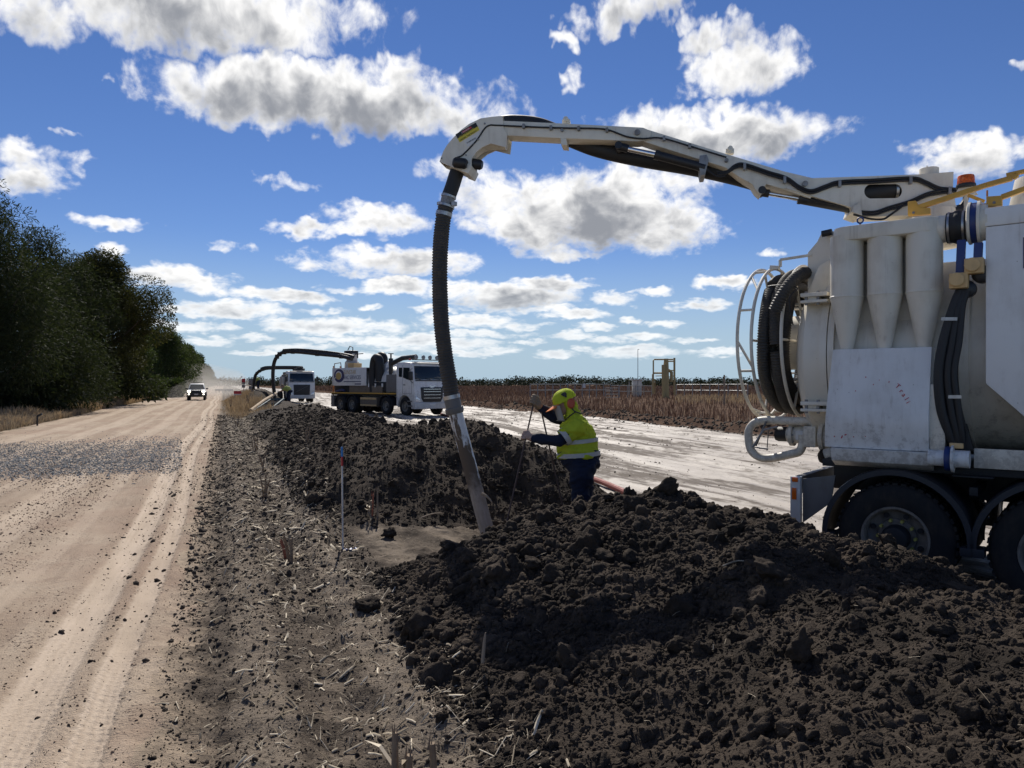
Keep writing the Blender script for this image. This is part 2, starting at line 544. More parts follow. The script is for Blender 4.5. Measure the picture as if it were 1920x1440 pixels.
def soil_world(name, kind):
    """ground colours laid out in world coordinates"""
    m, nb = new_mat(name)
    pos = nb.n('ShaderNodeNewGeometry').outputs['Position']
    rot = nb.n('ShaderNodeVectorRotate', {'Vector': pos, 'Angle': -math.radians(21.3)})
    rot.rotation_type = 'Z_AXIS'
    R = rot.outputs[0]                                    # x across the road, y along it
    sep = nb.n('ShaderNodeSeparateXYZ', {0: R})
    t, s = sep.outputs[0], sep.outputs[1]
    along = nb.n('ShaderNodeMapping', {'Vector': R, 'Scale': (1.0, 0.12, 1.0)}).outputs[0]
    big = nb.noise(pos, 0.35, 4.0, 0.6)
    mid = nb.noise(pos, 2.2, 6.0, 0.65)
    fine = nb.noise(pos, 14.0, 6.0, 0.7)
    grit = nb.noise(pos, 90.0, 3.0, 0.6)
    streak = nb.noise(along, 1.6, 6.0, 0.6)
    streak2 = nb.noise(along, 6.0, 4.0, 0.6)
    if kind == 'road':
        sand = nb.mix(nb.ramp(streak, 0.35, 0.65), (0.33, 0.25, 0.18), (0.44, 0.35, 0.26))
        sand = nb.mix(nb.m('MULTIPLY', nb.ramp(mid, 0.48, 0.72), 0.6), sand, (0.25, 0.18, 0.13))
        sand = nb.mix(nb.m('MULTIPLY', nb.ramp(big, 0.46, 0.62), 0.5), sand, (0.31, 0.215, 0.155))
        sand = nb.mix(nb.m('MULTIPLY', nb.ramp(streak2, 0.52, 0.70), 0.4), sand, (0.25, 0.185, 0.135))
        # fresh wheel lanes: fines pressed smooth and pale
        wob = nb.m('MULTIPLY', nb.m('SINE', nb.m('MULTIPLY', s, 0.22)), nb.m('MULTIPLY', nb.ramp(s, 4.0, 12.0), 0.10))
        tw = nb.m('SUBTRACT', t, wob)
        tw = nb.m('MULTIPLY_ADD', nb.m('SUBTRACT', fine, 0.5), 0.10, tw)
        lane = None
        for (tc_, w_, a_) in ((-0.98, 0.15, 1.0), (-0.62, 0.09, 0.9), (-2.5, 0.26, 0.55), (-4.55, 0.32, 0.6), (-6.1, 0.3, 0.5), (-3.4, 0.14, 0.4), (-1.7, 0.10, 0.35)):
            q = nb.m('MULTIPLY', nb.ramp(nb.m('ABSOLUTE', nb.m('SUBTRACT', tw, tc_)), w_ * 1.25, w_ * 0.75), a_)
            lane = q if lane is None else nb.m('MAXIMUM', lane, q)
        # tread bars printed across the two nearest lanes
        wv = nb.m('SINE', nb.m('MULTIPLY', nb.m('ADD', s, nb.m('MULTIPLY', nb.m('ABSOLUTE', nb.m('SUBTRACT', tw, -0.98)), 0.7)), 95.0))
        ribs = nb.m('SINE', nb.m('MULTIPLY', tw, 120.0))
        tread = nb.m('MULTIPLY', nb.m('MULTIPLY', nb.ramp(t, -1.2, -1.1), nb.ramp(nb.noise(along, 1.6, 5.0, 0.7), 0.42, 0.62)), lane)
        lanec = nb.mix(nb.ramp(streak2, 0.3, 0.7), (0.43, 0.345, 0.26), (0.54, 0.44, 0.34))
        lanec = nb.mix(nb.m('MULTIPLY', nb.m('MULTIPLY', nb.ramp(ribs, 0.2, 0.9), tread), 0.45), lanec, (0.30, 0.23, 0.17))
        sand = nb.mix(nb.m('MULTIPLY', lane, 0.85), sand, lanec)
        peb = nb.n('ShaderNodeTexVoronoi', {'Vector': pos, 'Scale': 30.0, 'Randomness': 1.0})
        pm = nb.m('MULTIPLY', nb.ramp(peb.outputs['Distance'], 0.32, 0.18), nb.ramp(nb.noise(pos, 1.3, 4.0), 0.44, 0.60))
        pm = nb.m('MULTIPLY', pm, nb.m('MULTIPLY_ADD', lane, -0.8, 1.0))
        sand = nb.mix(nb.m('MULTIPLY', pm, 0.7), sand, (0.14, 0.10, 0.078))
        # dark soil carried onto the shoulder
        edge = nb.m('ADD', t, nb.m('MULTIPLY', nb.m('SUBTRACT', nb.noise(pos, 3.0, 8.0, 0.72), 0.5), 1.0))
        c = nb.mix(nb.ramp(edge, -0.42, 0.0), sand, nb.mix(fine, (0.075, 0.058, 0.045), (0.15, 0.12, 0.092)))
        h = nb.m('ADD', nb.m('MULTIPLY', fine, 0.6), nb.m('MULTIPLY', grit, 0.4))
        h = nb.m('MULTIPLY', h, nb.m('MULTIPLY_ADD', lane, -0.6, 1.0))
        h = nb.m('ADD', h, nb.m('MULTIPLY', nb.m('MULTIPLY', nb.m('ADD', ribs, nb.m('MULTIPLY', wv, 0.6)), tread), 0.05))
        h = nb.m('ADD', h, nb.m('MULTIPLY', pm, 0.25))
        finish(nb, c, 0.95, 0, 0.15, bump(nb, h, 1.0, 0.03))
    elif kind == 'verge':
        row = nb.m('SINE', nb.m('MULTIPLY', nb.m('ADD', t, nb.m('MULTIPLY', nb.m('SUBTRACT', mid, 0.5), 0.35)), 8.4))
        c = nb.mix(nb.ramp(mid, 0.32, 0.66), (0.050, 0.039, 0.030), (0.13, 0.103, 0.078))
        c = nb.mix(nb.m('MULTIPLY', nb.ramp(row, 0.0, 0.9), 0.7), c, (0.225, 0.182, 0.138))
        c = nb.mix(nb.m('MULTIPLY', nb.ramp(streak2, 0.50, 0.66), 0.45), c, (0.18, 0.145, 0.11))
        c = nb.mix(nb.m('MULTIPLY', nb.ramp(fine, 0.52, 0.68), 0.75), c, (0.034, 0.027, 0.021))
        c = nb.mix(nb.m('MULTIPLY', nb.ramp(nb.noise(pos, 40.0, 4.0, 0.7), 0.56, 0.68), 0.5), c, (0.30, 0.25, 0.19))
        edge = nb.m('ADD', t, nb.m('MULTIPLY', nb.m('SUBTRACT', nb.noise(pos, 3.0, 8.0, 0.72), 0.5), 1.0))
        c = nb.mix(nb.ramp(edge, 0.0, -0.42), c, (0.37, 0.29, 0.21))
        h = nb.m('ADD', nb.m('MULTIPLY', fine, 0.7), nb.m('MULTIPLY', grit, 0.3))
        finish(nb, c, 0.95, 0, 0.12, bump(nb, h, 1.0, 0.035))
    elif kind == 'heap':
        c = nb.mix(nb.ramp(mid, 0.3, 0.7), (0.028, 0.0225, 0.0178), (0.070, 0.054, 0.041))
        c = nb.mix(nb.m('MULTIPLY', nb.ramp(fine, 0.55, 0.75), 0.5), c, (0.15, 0.115, 0.086))
        h = nb.m('ADD', nb.m('MULTIPLY', fine, 0.65), nb.m('MULTIPLY', grit, 0.35))
        finish(nb, c, 0.95, 0, 0.10, bump(nb, h, 1.0, 0.03))
    elif kind == 'pad':
        # pale crust polished flat by wheels, darker loose soil in patches and ruts between
        sa = nb.noise(nb.n('ShaderNodeMapping', {'Vector': R, 'Scale': (1.0, 0.06, 1.0)}).outputs[0], 1.5, 7.0, 0.66, 0.5)
        sb = nb.noise(nb.n('ShaderNodeMapping', {'Vector': R, 'Scale': (1.0, 0.30, 1.0)}).outputs[0], 5.0, 7.0, 0.7)
        sc_ = nb.noise(nb.n('ShaderNodeMapping', {'Vector': R, 'Scale': (1.0, 0.45, 1.0)}).outputs[0], 0.5, 6.0, 0.7)
        v = nb.m('ADD', nb.m('ADD', nb.m('MULTIPLY', sa, 0.45), nb.m('MULTIPLY', sb, 0.25)), nb.m('MULTIPLY', sc_, 0.30))
        k = nb.ramp(v, 0.465, 0.545)
        c = nb.mix(nb.ramp(sb, 0.3, 0.7), (0.34, 0.295, 0.245), (0.45, 0.40, 0.34))
        c = nb.mix(k, c, nb.mix(fine, (0.085, 0.068, 0.053), (0.17, 0.14, 0.11)))
        c = nb.mix(nb.m('MULTIPLY', nb.ramp(fine, 0.55, 0.72), 0.45), c, (0.13, 0.105, 0.082))
        rough = nb.m('MULTIPLY_ADD', k, 0.30, 0.58)
        h = nb.m('ADD', nb.m('MULTIPLY', k, 0.4), nb.m('ADD', nb.m('MULTIPLY', fine, 0.5), nb.m('MULTIPLY', sb, 0.4)))
        finish(nb, c, rough, 0, 0.28, bump(nb, h, 0.8, 0.035))
    elif kind == 'field':
        c = nb.mix(nb.ramp(mid, 0.35, 0.65), (0.070, 0.047, 0.036), (0.135, 0.092, 0.068))
        c = nb.mix(nb.m('MULTIPLY', nb.ramp(big, 0.45, 0.65), 0.6), c, (0.17, 0.12, 0.088))
        finish(nb, c, 1.0, 0, 0.0, bump(nb, fine, 0.8, 0.05))
    elif kind == 'grassland':
        c = nb.mix(nb.ramp(mid, 0.35, 0.65), (0.13, 0.105, 0.075), (0.25, 0.20, 0.135))
        c = nb.mix(nb.m('MULTIPLY', nb.ramp(big, 0.45, 0.65), 0.5), c, (0.17, 0.14, 0.11))
        finish(nb, c, 0.95, 0, 0.1, bump(nb, fine, 0.8, 0.05))
    return m


M_ROAD = soil_world('road_dirt', 'road')
M_VERGE = soil_world('verge_soil', 'verge')
M_HEAP = soil_world('black_soil', 'heap')
M_PAD = soil_world('pad_crust', 'pad')
M_FIELD = soil_world('stubble_soil', 'field')
M_GRASSLAND = soil_world('roadside_soil', 'grassland')

M_CREAM = paint('cream_paint', (0.74, 0.69, 0.585), 0.38, (0.36, 0.29, 0.21), 0.45, 2.2, mud=(0.9, 2.6))
M_WHITE = paint('white_paint', (0.78, 0.775, 0.75), 0.33, (0.34, 0.30, 0.25), 0.38, 2.0, mud=(0.8, 2.3))
M_OFFWHITE = paint('dusty_white_paint', (0.60, 0.59, 0.56), 0.45, (0.26, 0.21, 0.16), 0.6, 2.5, mud=(1.0, 2.8))
M_YELLOW = paint('safety_yellow', (0.62, 0.34, 0.05), 0.4, (0.20, 0.13, 0.07), 0.35, 5.0)
M_ORANGE = paint('orange_paint', (0.60, 0.20, 0.04), 0.4, (0.2, 0.13, 0.08), 0.4, 5.0)
M_TAN = paint('tan_cap', (0.66, 0.44, 0.20), 0.5, (0.25, 0.18, 0.1), 0.3, 6.0)
M_BLUE = paint('blue_paint', (0.012, 0.035, 0.16), 0.4, (0.06, 0.06, 0.08), 0.4, 6.0)
M_NAVY = paint('navy_print', (0.03, 0.035, 0.12), 0.5, (0.2, 0.18, 0.15), 0.25, 6.0)
M_GOLD = paint('gold_print', (0.55, 0.38, 0.12), 0.5, (0.3, 0.25, 0.18), 0.3, 6.0)
M_RED = paint('red_print', (0.50, 0.03, 0.05), 0.5, (0.3, 0.2, 0.18), 0.2, 8.0)
M_BLACK = paint('black_paint', (0.012, 0.013, 0.016), 0.45, (0.09, 0.075, 0.06), 0.35, 5.0)
M_CHASSIS = paint('chassis_black', (0.010, 0.011, 0.014), 0.6, (0.05, 0.045, 0.04), 0.5, 3.0)
M_GUARD = paint('mudguard_plastic', (0.018, 0.021, 0.028), 0.55, (0.07, 0.06, 0.05), 0.5, 3.0)
M_TYRE = paint('tyre_rubber', (0.016, 0.0165, 0.018), 0.8, (0.075, 0.062, 0.05), 0.55, 4.0, spec=0.3)
M_RUBBER = paint('black_rubber', (0.013, 0.0135, 0.015), 0.55, (0.05, 0.045, 0.04), 0.35, 6.0)
M_HOSE = paint('ribbed_hose', (0.040, 0.037, 0.033), 0.6, (0.14, 0.115, 0.09), 0.5, 6.0)
M_STEEL = paint('steel', (0.42, 0.42, 0.42), 0.35, (0.16, 0.13, 0.10), 0.4, 7.0, metal=0.9)
M_DULL = paint('dull_steel', (0.30, 0.30, 0.30), 0.55, (0.14, 0.11, 0.09), 0.6, 7.0, metal=0.6)
M_RIM = paint('wheel_rim', (0.24, 0.22, 0.19), 0.55, (0.07, 0.055, 0.042), 0.7, 6.0, metal=0.3)
M_NUT = paint('nut_marker', (0.45, 0.42, 0.10), 0.6, (0.12, 0.1, 0.07), 0.5, 12.0)
M_GREYP = paint('grey_paint', (0.15, 0.145, 0.14), 0.5, (0.12, 0.1, 0.08), 0.5, 4.0)
M_BROWNP = paint('tank_brown', (0.17, 0.135, 0.10), 0.55, (0.1, 0.08, 0.06), 0.5, 4.0)
M_REDHOSE = paint('red_layflat', (0.27, 0.065, 0.05), 0.7, (0.25, 0.15, 0.11), 0.5, 4.0)
M_WOOD = paint('grey_timber', (0.33, 0.25, 0.17), 0.8, (0.16, 0.12, 0.09), 0.6, 4.0)


def m_simple(name, col, rough=0.5, metal=0.0, **kw):
    m, nb = new_mat(name)
    finish(nb, col, rough, metal, **kw)
    return m


def m_glass(name, tint=(0.010, 0.014, 0.018), rough=0.05):
    m, nb = new_mat(name)
    g = nb.n('ShaderNodeBsdfGlossy', {'Color': (0.75, 0.8, 0.85, 1), 'Roughness': rough})
    tr = nb.n('ShaderNodeBsdfTransparent', {'Color': (0.30, 0.36, 0.40, 1)})
    fr = nb.n('ShaderNodeFresnel', {'IOR': 1.5})
    mx = nb.n('ShaderNodeMixShader', {0: nb.m('ADD', fr.outputs[0], 0.03), 1: tr.outputs[0], 2: g.outputs[0]})
    nb.n('ShaderNodeOutputMaterial', {'Surface': mx.outputs[0]})
    return m


M_GLASS = m_glass('window_glass')
M_LENS_A = m_simple('amber_lens', (0.65, 0.12, 0.01), 0.2)
M_LENS_O = m_simple('beacon_orange', (0.80, 0.14, 0.01), 0.15, **{'Transmission Weight': 0.35})
M_LENS_R = m_simple('red_lens', (0.45, 0.02, 0.015), 0.2)
M_LENS_C = m_simple('clear_lens', (0.75, 0.78, 0.80), 0.12, 0.3)
M_CHROME = m_simple('chrome', (0.75, 0.75, 0.76), 0.12, 1.0)
M_STICKER_W = m_simple('white_sticker', (0.66, 0.65, 0.62), 0.5)
M_STICKER_Y = m_simple('yellow_sticker', (0.62, 0.50, 0.05), 0.5)
M_STICKER_K = m_simple('black_sticker', (0.015, 0.015, 0.015), 0.5)
M_INTERIOR = m_simple('cab_interior', (0.035, 0.035, 0.038), 0.8)


def m_muddy_pipe():
    m, nb = new_mat('muddy_pipe')
    tc = nb.n('ShaderNodeTexCoord').outputs['Object']
    sep = nb.n('ShaderNodeSeparateXYZ', {0: tc})
    n = nb.noise(nb.n('ShaderNodeMapping', {'Vector': tc, 'Scale': (1, 1, 0.3)}).outputs[0], 8.0, 5.0, 0.65)
    depth = nb.m('MULTIPLY', sep.outputs[2], -1.0)                       # metres below the cuff
    k = nb.m('ADD', nb.m('MULTIPLY', depth, 0.75), nb.m('MULTIPLY', nb.m('SUBTRACT', n, 0.5), 1.4))
    k = nb.m('ADD', k, nb.m('MULTIPLY', sep.outputs[1], -5.0))
    f = nb.ramp(k, 0.45, 0.56)
    dry = nb.ramp(nb.m('ADD', depth, nb.m('MULTIPLY', nb.m('SUBTRACT', nb.noise(tc, 7.0, 4.0, 0.6), 0.5), 0.9)), 0.75, 1.15)
    mud = nb.mix(dry, (0.13, 0.095, 0.066), nb.mix(nb.noise(nb.n('ShaderNodeMapping', {'Vector': tc, 'Scale': (1, 1, 0.15)}).outputs[0], 30.0, 4.0, 0.6), (0.24, 0.185, 0.135), (0.50, 0.43, 0.36)))
    c = nb.mix(f, (0.72, 0.70, 0.66), mud)
    finish(nb, c, nb.m('MULTIPLY_ADD', f, 0.5, 0.4), 0, 0.4, bump(nb, f, 0.4, 0.01))
    return m


M_MUDPIPE = m_muddy_pipe()

# ------------------------------------------------------------------ ground, road, pad, field, spoil heaps
def heap_profile(t, left, crest, right, h):
    """cross section of a windrow of spoil"""
    up = np.clip((t - left) / (crest - left), 0, 1)
    dn = np.clip((right - t) / (right - crest), 0, 1)
    q = np.where(t < crest, up, dn)
    return h * (q ** 1.05) * (1.55 - 0.55 * q ** 2)/1.0


def heap_near(s, t):
    n1 = fbm(s * 0.7, t * 0.7, 3, 5); n2 = fbm(s * 0.55 + 9, t * 0.2, 3, 8)
    end = sstep(7.95, 6.0, s + 0.40 * n1 - 0.40 * (t - 2.9))
    hgt = 0.70 + 0.10 * n2 - 0.09 * sstep(5.2, 3.6, s)
    return heap_profile(t + 0.35 * n1, 0.95, 3.45, 5.75, 1.0) * hgt * end * (1.0 + 0.20 * fbm(s * 1.6, t * 1.6, 3, 31))


def heap_far(s, t):
    n1 = fbm(s * 0.5 + 4, t * 0.6, 3, 15); n2 = fbm(s * 0.33 + 2, t * 0.1, 3, 28)
    a = sstep(8.35, 10.6, s + 0.3 * n1 + 0.1 * (t - 3.4))
    b = sstep(68, 55, s)
    hgt = (0.96 - .22 * sstep(11.5, 16, s) + 0.20 * n2) * (1 - 0.25 * sstep(25, 50, s))
    return heap_profile(t + 0.45 * n1, 0.95, 3.4, 5.6, 1.0) * hgt * a * b * (1.0 + 0.22 * fbm(s * 1.3, t * 1.3, 3, 41))


def heap_third(s, t):
    a = sstep(72, 76, s) * sstep(110, 95, s)
    return heap_profile(t, 1.0, 3.4, 5.8, 1.0) * 1.1 * a * (1 + 0.3 * fbm(s * .8, t * .8, 3, 4))


def base_height(s, t):
    z = 0.10 * fbm(s * 0.05, t * 0.05, 3, 2)
    z = z * sstep(10, 60, np.hypot(s, t))
    # the work pad was stripped a little below the paddock
    strip = sstep(4.6, 6.0, t) * (1 - sstep(19.0, 19.9, t)) * (0.26 - 0.2 * sstep(12, 40, s))
    z = z - strip
    # row of turned clods along the paddock edge
    edge = np.exp(-((t - 19.6) / 0.55) ** 2) * 0.28 * (1 + 1.2 * fbm(s * 0.7, t * 0.7, 3, 77))
    z = z + edge * sstep(2, 6, s)
    # road: slightly crowned, wheel lines pressed in
    inroad = sstep(-7.9, -7.2, t) * sstep(0.0, -0.7, t)
    wob = 0.10 * np.sin(s * 0.22) * sstep(4, 12, s)
    for (tc, w, d) in ((-0.98, 0.13, 0.026), (-0.62, 0.08, 0.022), (-2.5, 0.22, 0.018), (-4.6, 0.25, 0.02), (-6.1, 0.25, 0.02), (-3.4, .12, .015)):
        q = (t - tc - wob) / w
        z = z - inroad * d * np.exp(-q * q) + inroad * d * 0.5 * np.exp(-((np.abs(q) - 1.9) / 0.7) ** 2)
    z = z + inroad * 0.02 * fbm(s * 1.2, t * 2.5, 4, 6)
    # cultivated shoulder: two shallow wheel furrows and crumbly soil
    inv = sstep(-0.7, 0.0, t) * sstep(4.8, 2.6, t)
    z = z + inv * (0.05 * fbm(s * 3, t * 3, 4, 12, 0.6) + 0.035 * fbm(s * 9, t * 9, 2, 14, 0.6) + 0.03 * np.cos((t - 0.25) * 2 * math.pi / 0.75) * sstep(-0.5, 0, t) * sstep(1.4, 1.0, t))
    # dug floor between the two heaps
    z = z - 0.22 * np.exp(-(((s - 8.55) / 1.15) ** 2 + ((t - 3.6) / 1.0) ** 2))
    # pad ruts
    inpad = sstep(5.4, 6.4, t) * sstep(19.4, 18.4, t)
    z = z + inpad * (0.085 * fbm(s * 0.15, t * 2.6, 4, 51, 0.65) + 0.012 * fbm(s * 2, t * 3, 3, 52))
    # roadside left of the road
    z = z + sstep(-8.0, -9.5, t) * (0.10 * fbm(s * 0.5, t * 0.5, 3, 61) + 0.12)
    return z


def clod_relief(s, t):
    v = 0.030 * fbm(s * 5, t * 5, 4, 71, 0.6) + 0.06 * fbm(s * 2.1, t * 2.1, 2, 72)
    b = np.abs(vnoise(s * 7.3, t * 7.3, 73)) * 2
    return v + 0.035 * (1 - b) ** 2


def height(x, y, parts=False):
    s, t = st(np.asarray(x, float), np.asarray(y, float))
    z = base_height(s, t)
    h1, h2, h3 = heap_near(s, t), heap_far(s, t), heap_third(s, t)
    hh = np.maximum(np.maximum(h1, h2), h3)
    z = z + hh + clod_relief(s, t) * sstep(0.02, 0.25, hh)
    if parts: return z, h1, h2, h3
    return z


def hz(x, y):
    return float(height(np.array([x]), np.array([y]))[0])


def build_ground():
    def axis(segs):
        out = []
        for a, b, d in segs:
            n = max(1, int(round((b - a) / d)))
            out += list(np.linspace(a, b, n, endpoint=False))
        out.append(segs[-1][1])
        return np.array(out)
    def grow(a, b, d0, g):
        out = []; v = a; d = d0
        while v < b:
            out.append(v); v += d; d *= g
        return out
    S = np.array(list(axis([(-6, 0.6, 0.12), (0.6, 9.5, 0.034), (9.5, 14, 0.05)]))[:-1] + grow(14, 4000, 0.07, 1.03) + [4000.0])
    T = np.array(sorted(set([-q for q in grow(9.0, 3000, 0.3, 1.10)] + [-3000.0]
                            + list(axis([(-9.0, -3.0, 0.09), (-3.0, -0.6, 0.05), (-0.6, 6.0, 0.034), (6.0, 20.4, 0.12)]))
                            + grow(20.6, 3000, 0.25, 1.09) + [3000.0])))
    SS, TT = np.meshgrid(S, T, indexing='ij')
    X, Y = xy(SS, TT)
    Z, h1, h2, h3 = height(X, Y, True)
    # a little grain so the sheet is never perfectly flat close by
    V = np.stack([X, Y, Z], -1).reshape(-1, 3)
    ns, nt = SS.shape
    idx = np.arange(ns * nt).reshape(ns, nt)
    Fq = np.stack([idx[:-1, :-1], idx[:-1, 1:], idx[1:, 1:], idx[1:, :-1]], -1).reshape(-1, 4)[:, ::-1]
    def fc(a): return (0.25 * (a[:-1, :-1] + a[:-1, 1:] + a[1:, 1:] + a[1:, :-1])).ravel()
    s, t = fc(SS), fc(TT)
    H1, H2, H3 = fc(h1), fc(h2), fc(h3)
    e = 0.30 * fbm(s * 1.1, t * 1.1, 4, 91)
    zone = np.full(len(Fq), 1)                             # cultivated shoulder
    zone[(t < -0.35 + e)] = 0                              # road
    zone[(t < -7.6 + 2 * e)] = 5                           # roadside
    zone[(t > 5.3 + e)] = 2                                # work pad
    zone[(t > 18.7 + e)] = 3                               # stubble paddock
    zone[H1 > 0.05 + 0.03 * e] = 6
    zone[(H2 > 0.05 + 0.03 * e)] = 7
    zone[(H3 > 0.05)] = 8
    names = {0: ('road', M_ROAD), 1: ('ground', M_VERGE), 2: ('work_pad', M_PAD), 3: ('paddock', M_FIELD), 5: ('roadside_ground', M_GRASSLAND),
             6: ('spoil_heap', M_HEAP), 7: ('spoil_heap', M_HEAP), 8: ('spoil_heap', M_HEAP)}
    objs = {}
    for z_, (nm, mt) in names.items():
        Fz = Fq[zone == z_]
        if not len(Fz): continue
        used, inv = np.unique(Fz, return_inverse=True)
        me = mesh_from(nm, V[used], inv.reshape(-1, 4), [mt], smooth=True)
        objs[z_] = link(nm, me)
        if z_ < 6: objs[z_]["kind"] = "structure"
    tag(objs[6], "near black soil heap full of clods in front of the vacuum truck's rear wheels", "soil heap", "spoil heaps along the trench")
    tag(objs[7], "long black soil heap running from the leaning hose back towards the second truck", "soil heap", "spoil heaps along the trench")
    if 8 in objs:
        tag(objs[8], "small far black soil heap under the most distant truck's suction boom", "soil heap", "spoil heaps along the trench")
    return objs


GROUND = build_ground()
HEAP1, HEAP2 = GROUND[6], GROUND[7]

# ------------------------------------------------------------------ clods, crumbs, gravel and straw
RNG = np.random.default_rng(7)


def ico(sub):
    bm = bmesh.new(); bmesh.ops.create_icosphere(bm, subdivisions=sub, radius=1.0)
    V = np.array([v.co[:] for v in bm.verts]); Fc = np.array([[v.index for v in f.verts] for f in bm.faces])
    bm.free()
    return V, Fc


ICO1, ICO2, ICO3, ICO4 = ico(1), ico(2), ico(3), ico(4)


def noise3(V, seed, f):
    # cheap 3-d lattice noise from planes
    return (vnoise(V[:, 0] * f + 3.1 * V[:, 2], V[:, 1] * f + seed, seed) + vnoise(V[:, 1] * f - 2.3 * V[:, 0], V[:, 2] * f - seed, seed + 5) + vnoise(V[:, 2] * f + 1.7 * V[:, 1], V[:, 0] * f + seed, seed + 9)) / 1.5


def clod_shape(base, seed, rough=0.35, facets=5):
    V, Fc = base
    rg = np.random.default_rng(seed)
    V = V.copy()
    # break flat faces off the lump
    for k in range(facets):
        nrm = rg.normal(size=3); nrm /= np.linalg.norm(nrm)
        d = V @ nrm; lim = rg.uniform(0.45, 0.8)
        V = V - np.clip(d - lim, 0, None)[:, None] * nrm * 0.9
    V = V * (1 + rough * noise3(V, seed, 1.6)[:, None] + rough * 0.5 * noise3(V, seed + 40, 4.0)[:, None])
    if len(V) > 100:
        V = V * (1 + rough * 0.42 * noise3(V, seed + 80, 7.0)[:, None])
    if len(V) > 400:
        V = V * (1 + rough * 0.30 * noise3(V, seed + 90, 15.0)[:, None])
    V = V * rg.uniform((.8, .65, .55), (1.25, 1.05, .9))
    return V, Fc


CLOD_HI = [clod_shape(ICO4, 100 + k, .36, 7) for k in range(14)]
CLOD_MID = [clod_shape(ICO3, 200 + k, .36, 4) for k in range(12)]
CLOD_LO = [clod_shape(ICO1, 300 + k, .45, 3) for k in range(12)]


def rand_rot(n, rng):
    q = rng.normal(size=(n, 4)); q /= np.linalg.norm(q, axis=1)[:, None]
    w, x, y, z = q.T
    return np.stack([np.stack([1 - 2 * (y * y + z * z), 2 * (x * y - z * w), 2 * (x * z + y * w)], -1),
                     np.stack([2 * (x * y + z * w), 1 - 2 * (x * x + z * z), 2 * (y * z - x * w)], -1),
                     np.stack([2 * (x * z - y * w), 2 * (y * z + x * w), 1 - 2 * (x * x + y * y)], -1)], 1)


SRC = {}


def source_collection(key, shapes, mat, smooth):
    if (key, mat.name) in SRC: return SRC[(key, mat.name)]
    c = bpy.data.collections.new('lump_shapes_' + key)
    for k, (V, Fc) in enumerate(shapes):
        me = mesh_from('lump', V, Fc, [mat], smooth=smooth)
        o = bpy.data.objects.new('lump', me); c.objects.link(o)
    SRC[(key, mat.name)] = c
    return c


def scatter_mesh(name, shapes, pos, scale, mat, rng, parent=None, rots=None, smooth=False):
    """one object: points that carry lump shapes by geometry nodes"""
    n = len(pos)
    key = {id(CLOD_HI): 'hi', id(CLOD_MID): 'mid', id(CLOD_LO): 'lo'}.get(id(shapes), 'x')
    col = source_collection(key, shapes, mat, smooth)
    me = bpy.data.meshes.new(name)
    me.vertices.add(n); me.vertices.foreach_set('co', np.asarray(pos, dtype=np.float32).ravel())
    for an, ty, data in (('rot', 'FLOAT_VECTOR', rng.uniform(0, 6.283, (n, 3))), ('scl', 'FLOAT', scale), ('pick', 'INT', rng.integers(0, len(shapes), n))):
        at_ = me.attributes.new(an, ty, 'POINT')
        at_.data.foreach_set('vector' if ty == 'FLOAT_VECTOR' else 'value', np.asarray(data, dtype=np.int32 if ty == 'INT' else np.float32).ravel())
    me.materials.append(mat)
    o = link(name, me, parent)
    ng = bpy.data.node_groups.new('lumps_on_points', 'GeometryNodeTree')
    ng.interface.new_socket('Geometry', in_out='INPUT', socket_type='NodeSocketGeometry')
    ng.interface.new_socket('Geometry', in_out='OUTPUT', socket_type='NodeSocketGeometry')
    N = ng.nodes; L = ng.links
    gi = N.new('NodeGroupInput'); go = N.new('NodeGroupOutput')
    ci = N.new('GeometryNodeCollectionInfo'); ci.inputs['Collection'].default_value = col; ci.inputs['Separate Children'].default_value = True; ci.inputs['Reset Children'].default_value = True
    ip = N.new('GeometryNodeInstanceOnPoints'); ip.inputs['Pick Instance'].default_value = True
    def attr(nm, dt):
        q = N.new('GeometryNodeInputNamedAttribute'); q.data_type = dt; q.inputs['Name'].default_value = nm
        return q.outputs['Attribute']
    L.new(gi.outputs[0], ip.inputs['Points']); L.new(ci.outputs[0], ip.inputs['Instance'])
    L.new(attr('pick', 'INT'), ip.inputs['Instance Index']); L.new(attr('rot', 'FLOAT_VECTOR'), ip.inputs['Rotation']); L.new(attr('scl', 'FLOAT'), ip.inputs['Scale'])
    L.new(ip.outputs[0], go.inputs[0])
    md = o.modifiers.new('lumps', 'NODES'); md.node_group = ng
    return o


def soil_pos(s, t, sink, r):
    x, y = xy(s, t)
    z = height(x, y)
    return np.stack([x, y, z - sink * r], -1)


def on_heap(s, t, lo=.06):
    return np.nonzero(np.maximum(heap_near(s, t), heap_far(s, t)) > lo * (.4 + .9 * RNG.random(len(s))))[0]


def pareto(rng, n, lo, hi, a):
    u = rng.random(n)
    return (lo ** -a - u * (lo ** -a - hi ** -a)) ** (-1 / a)


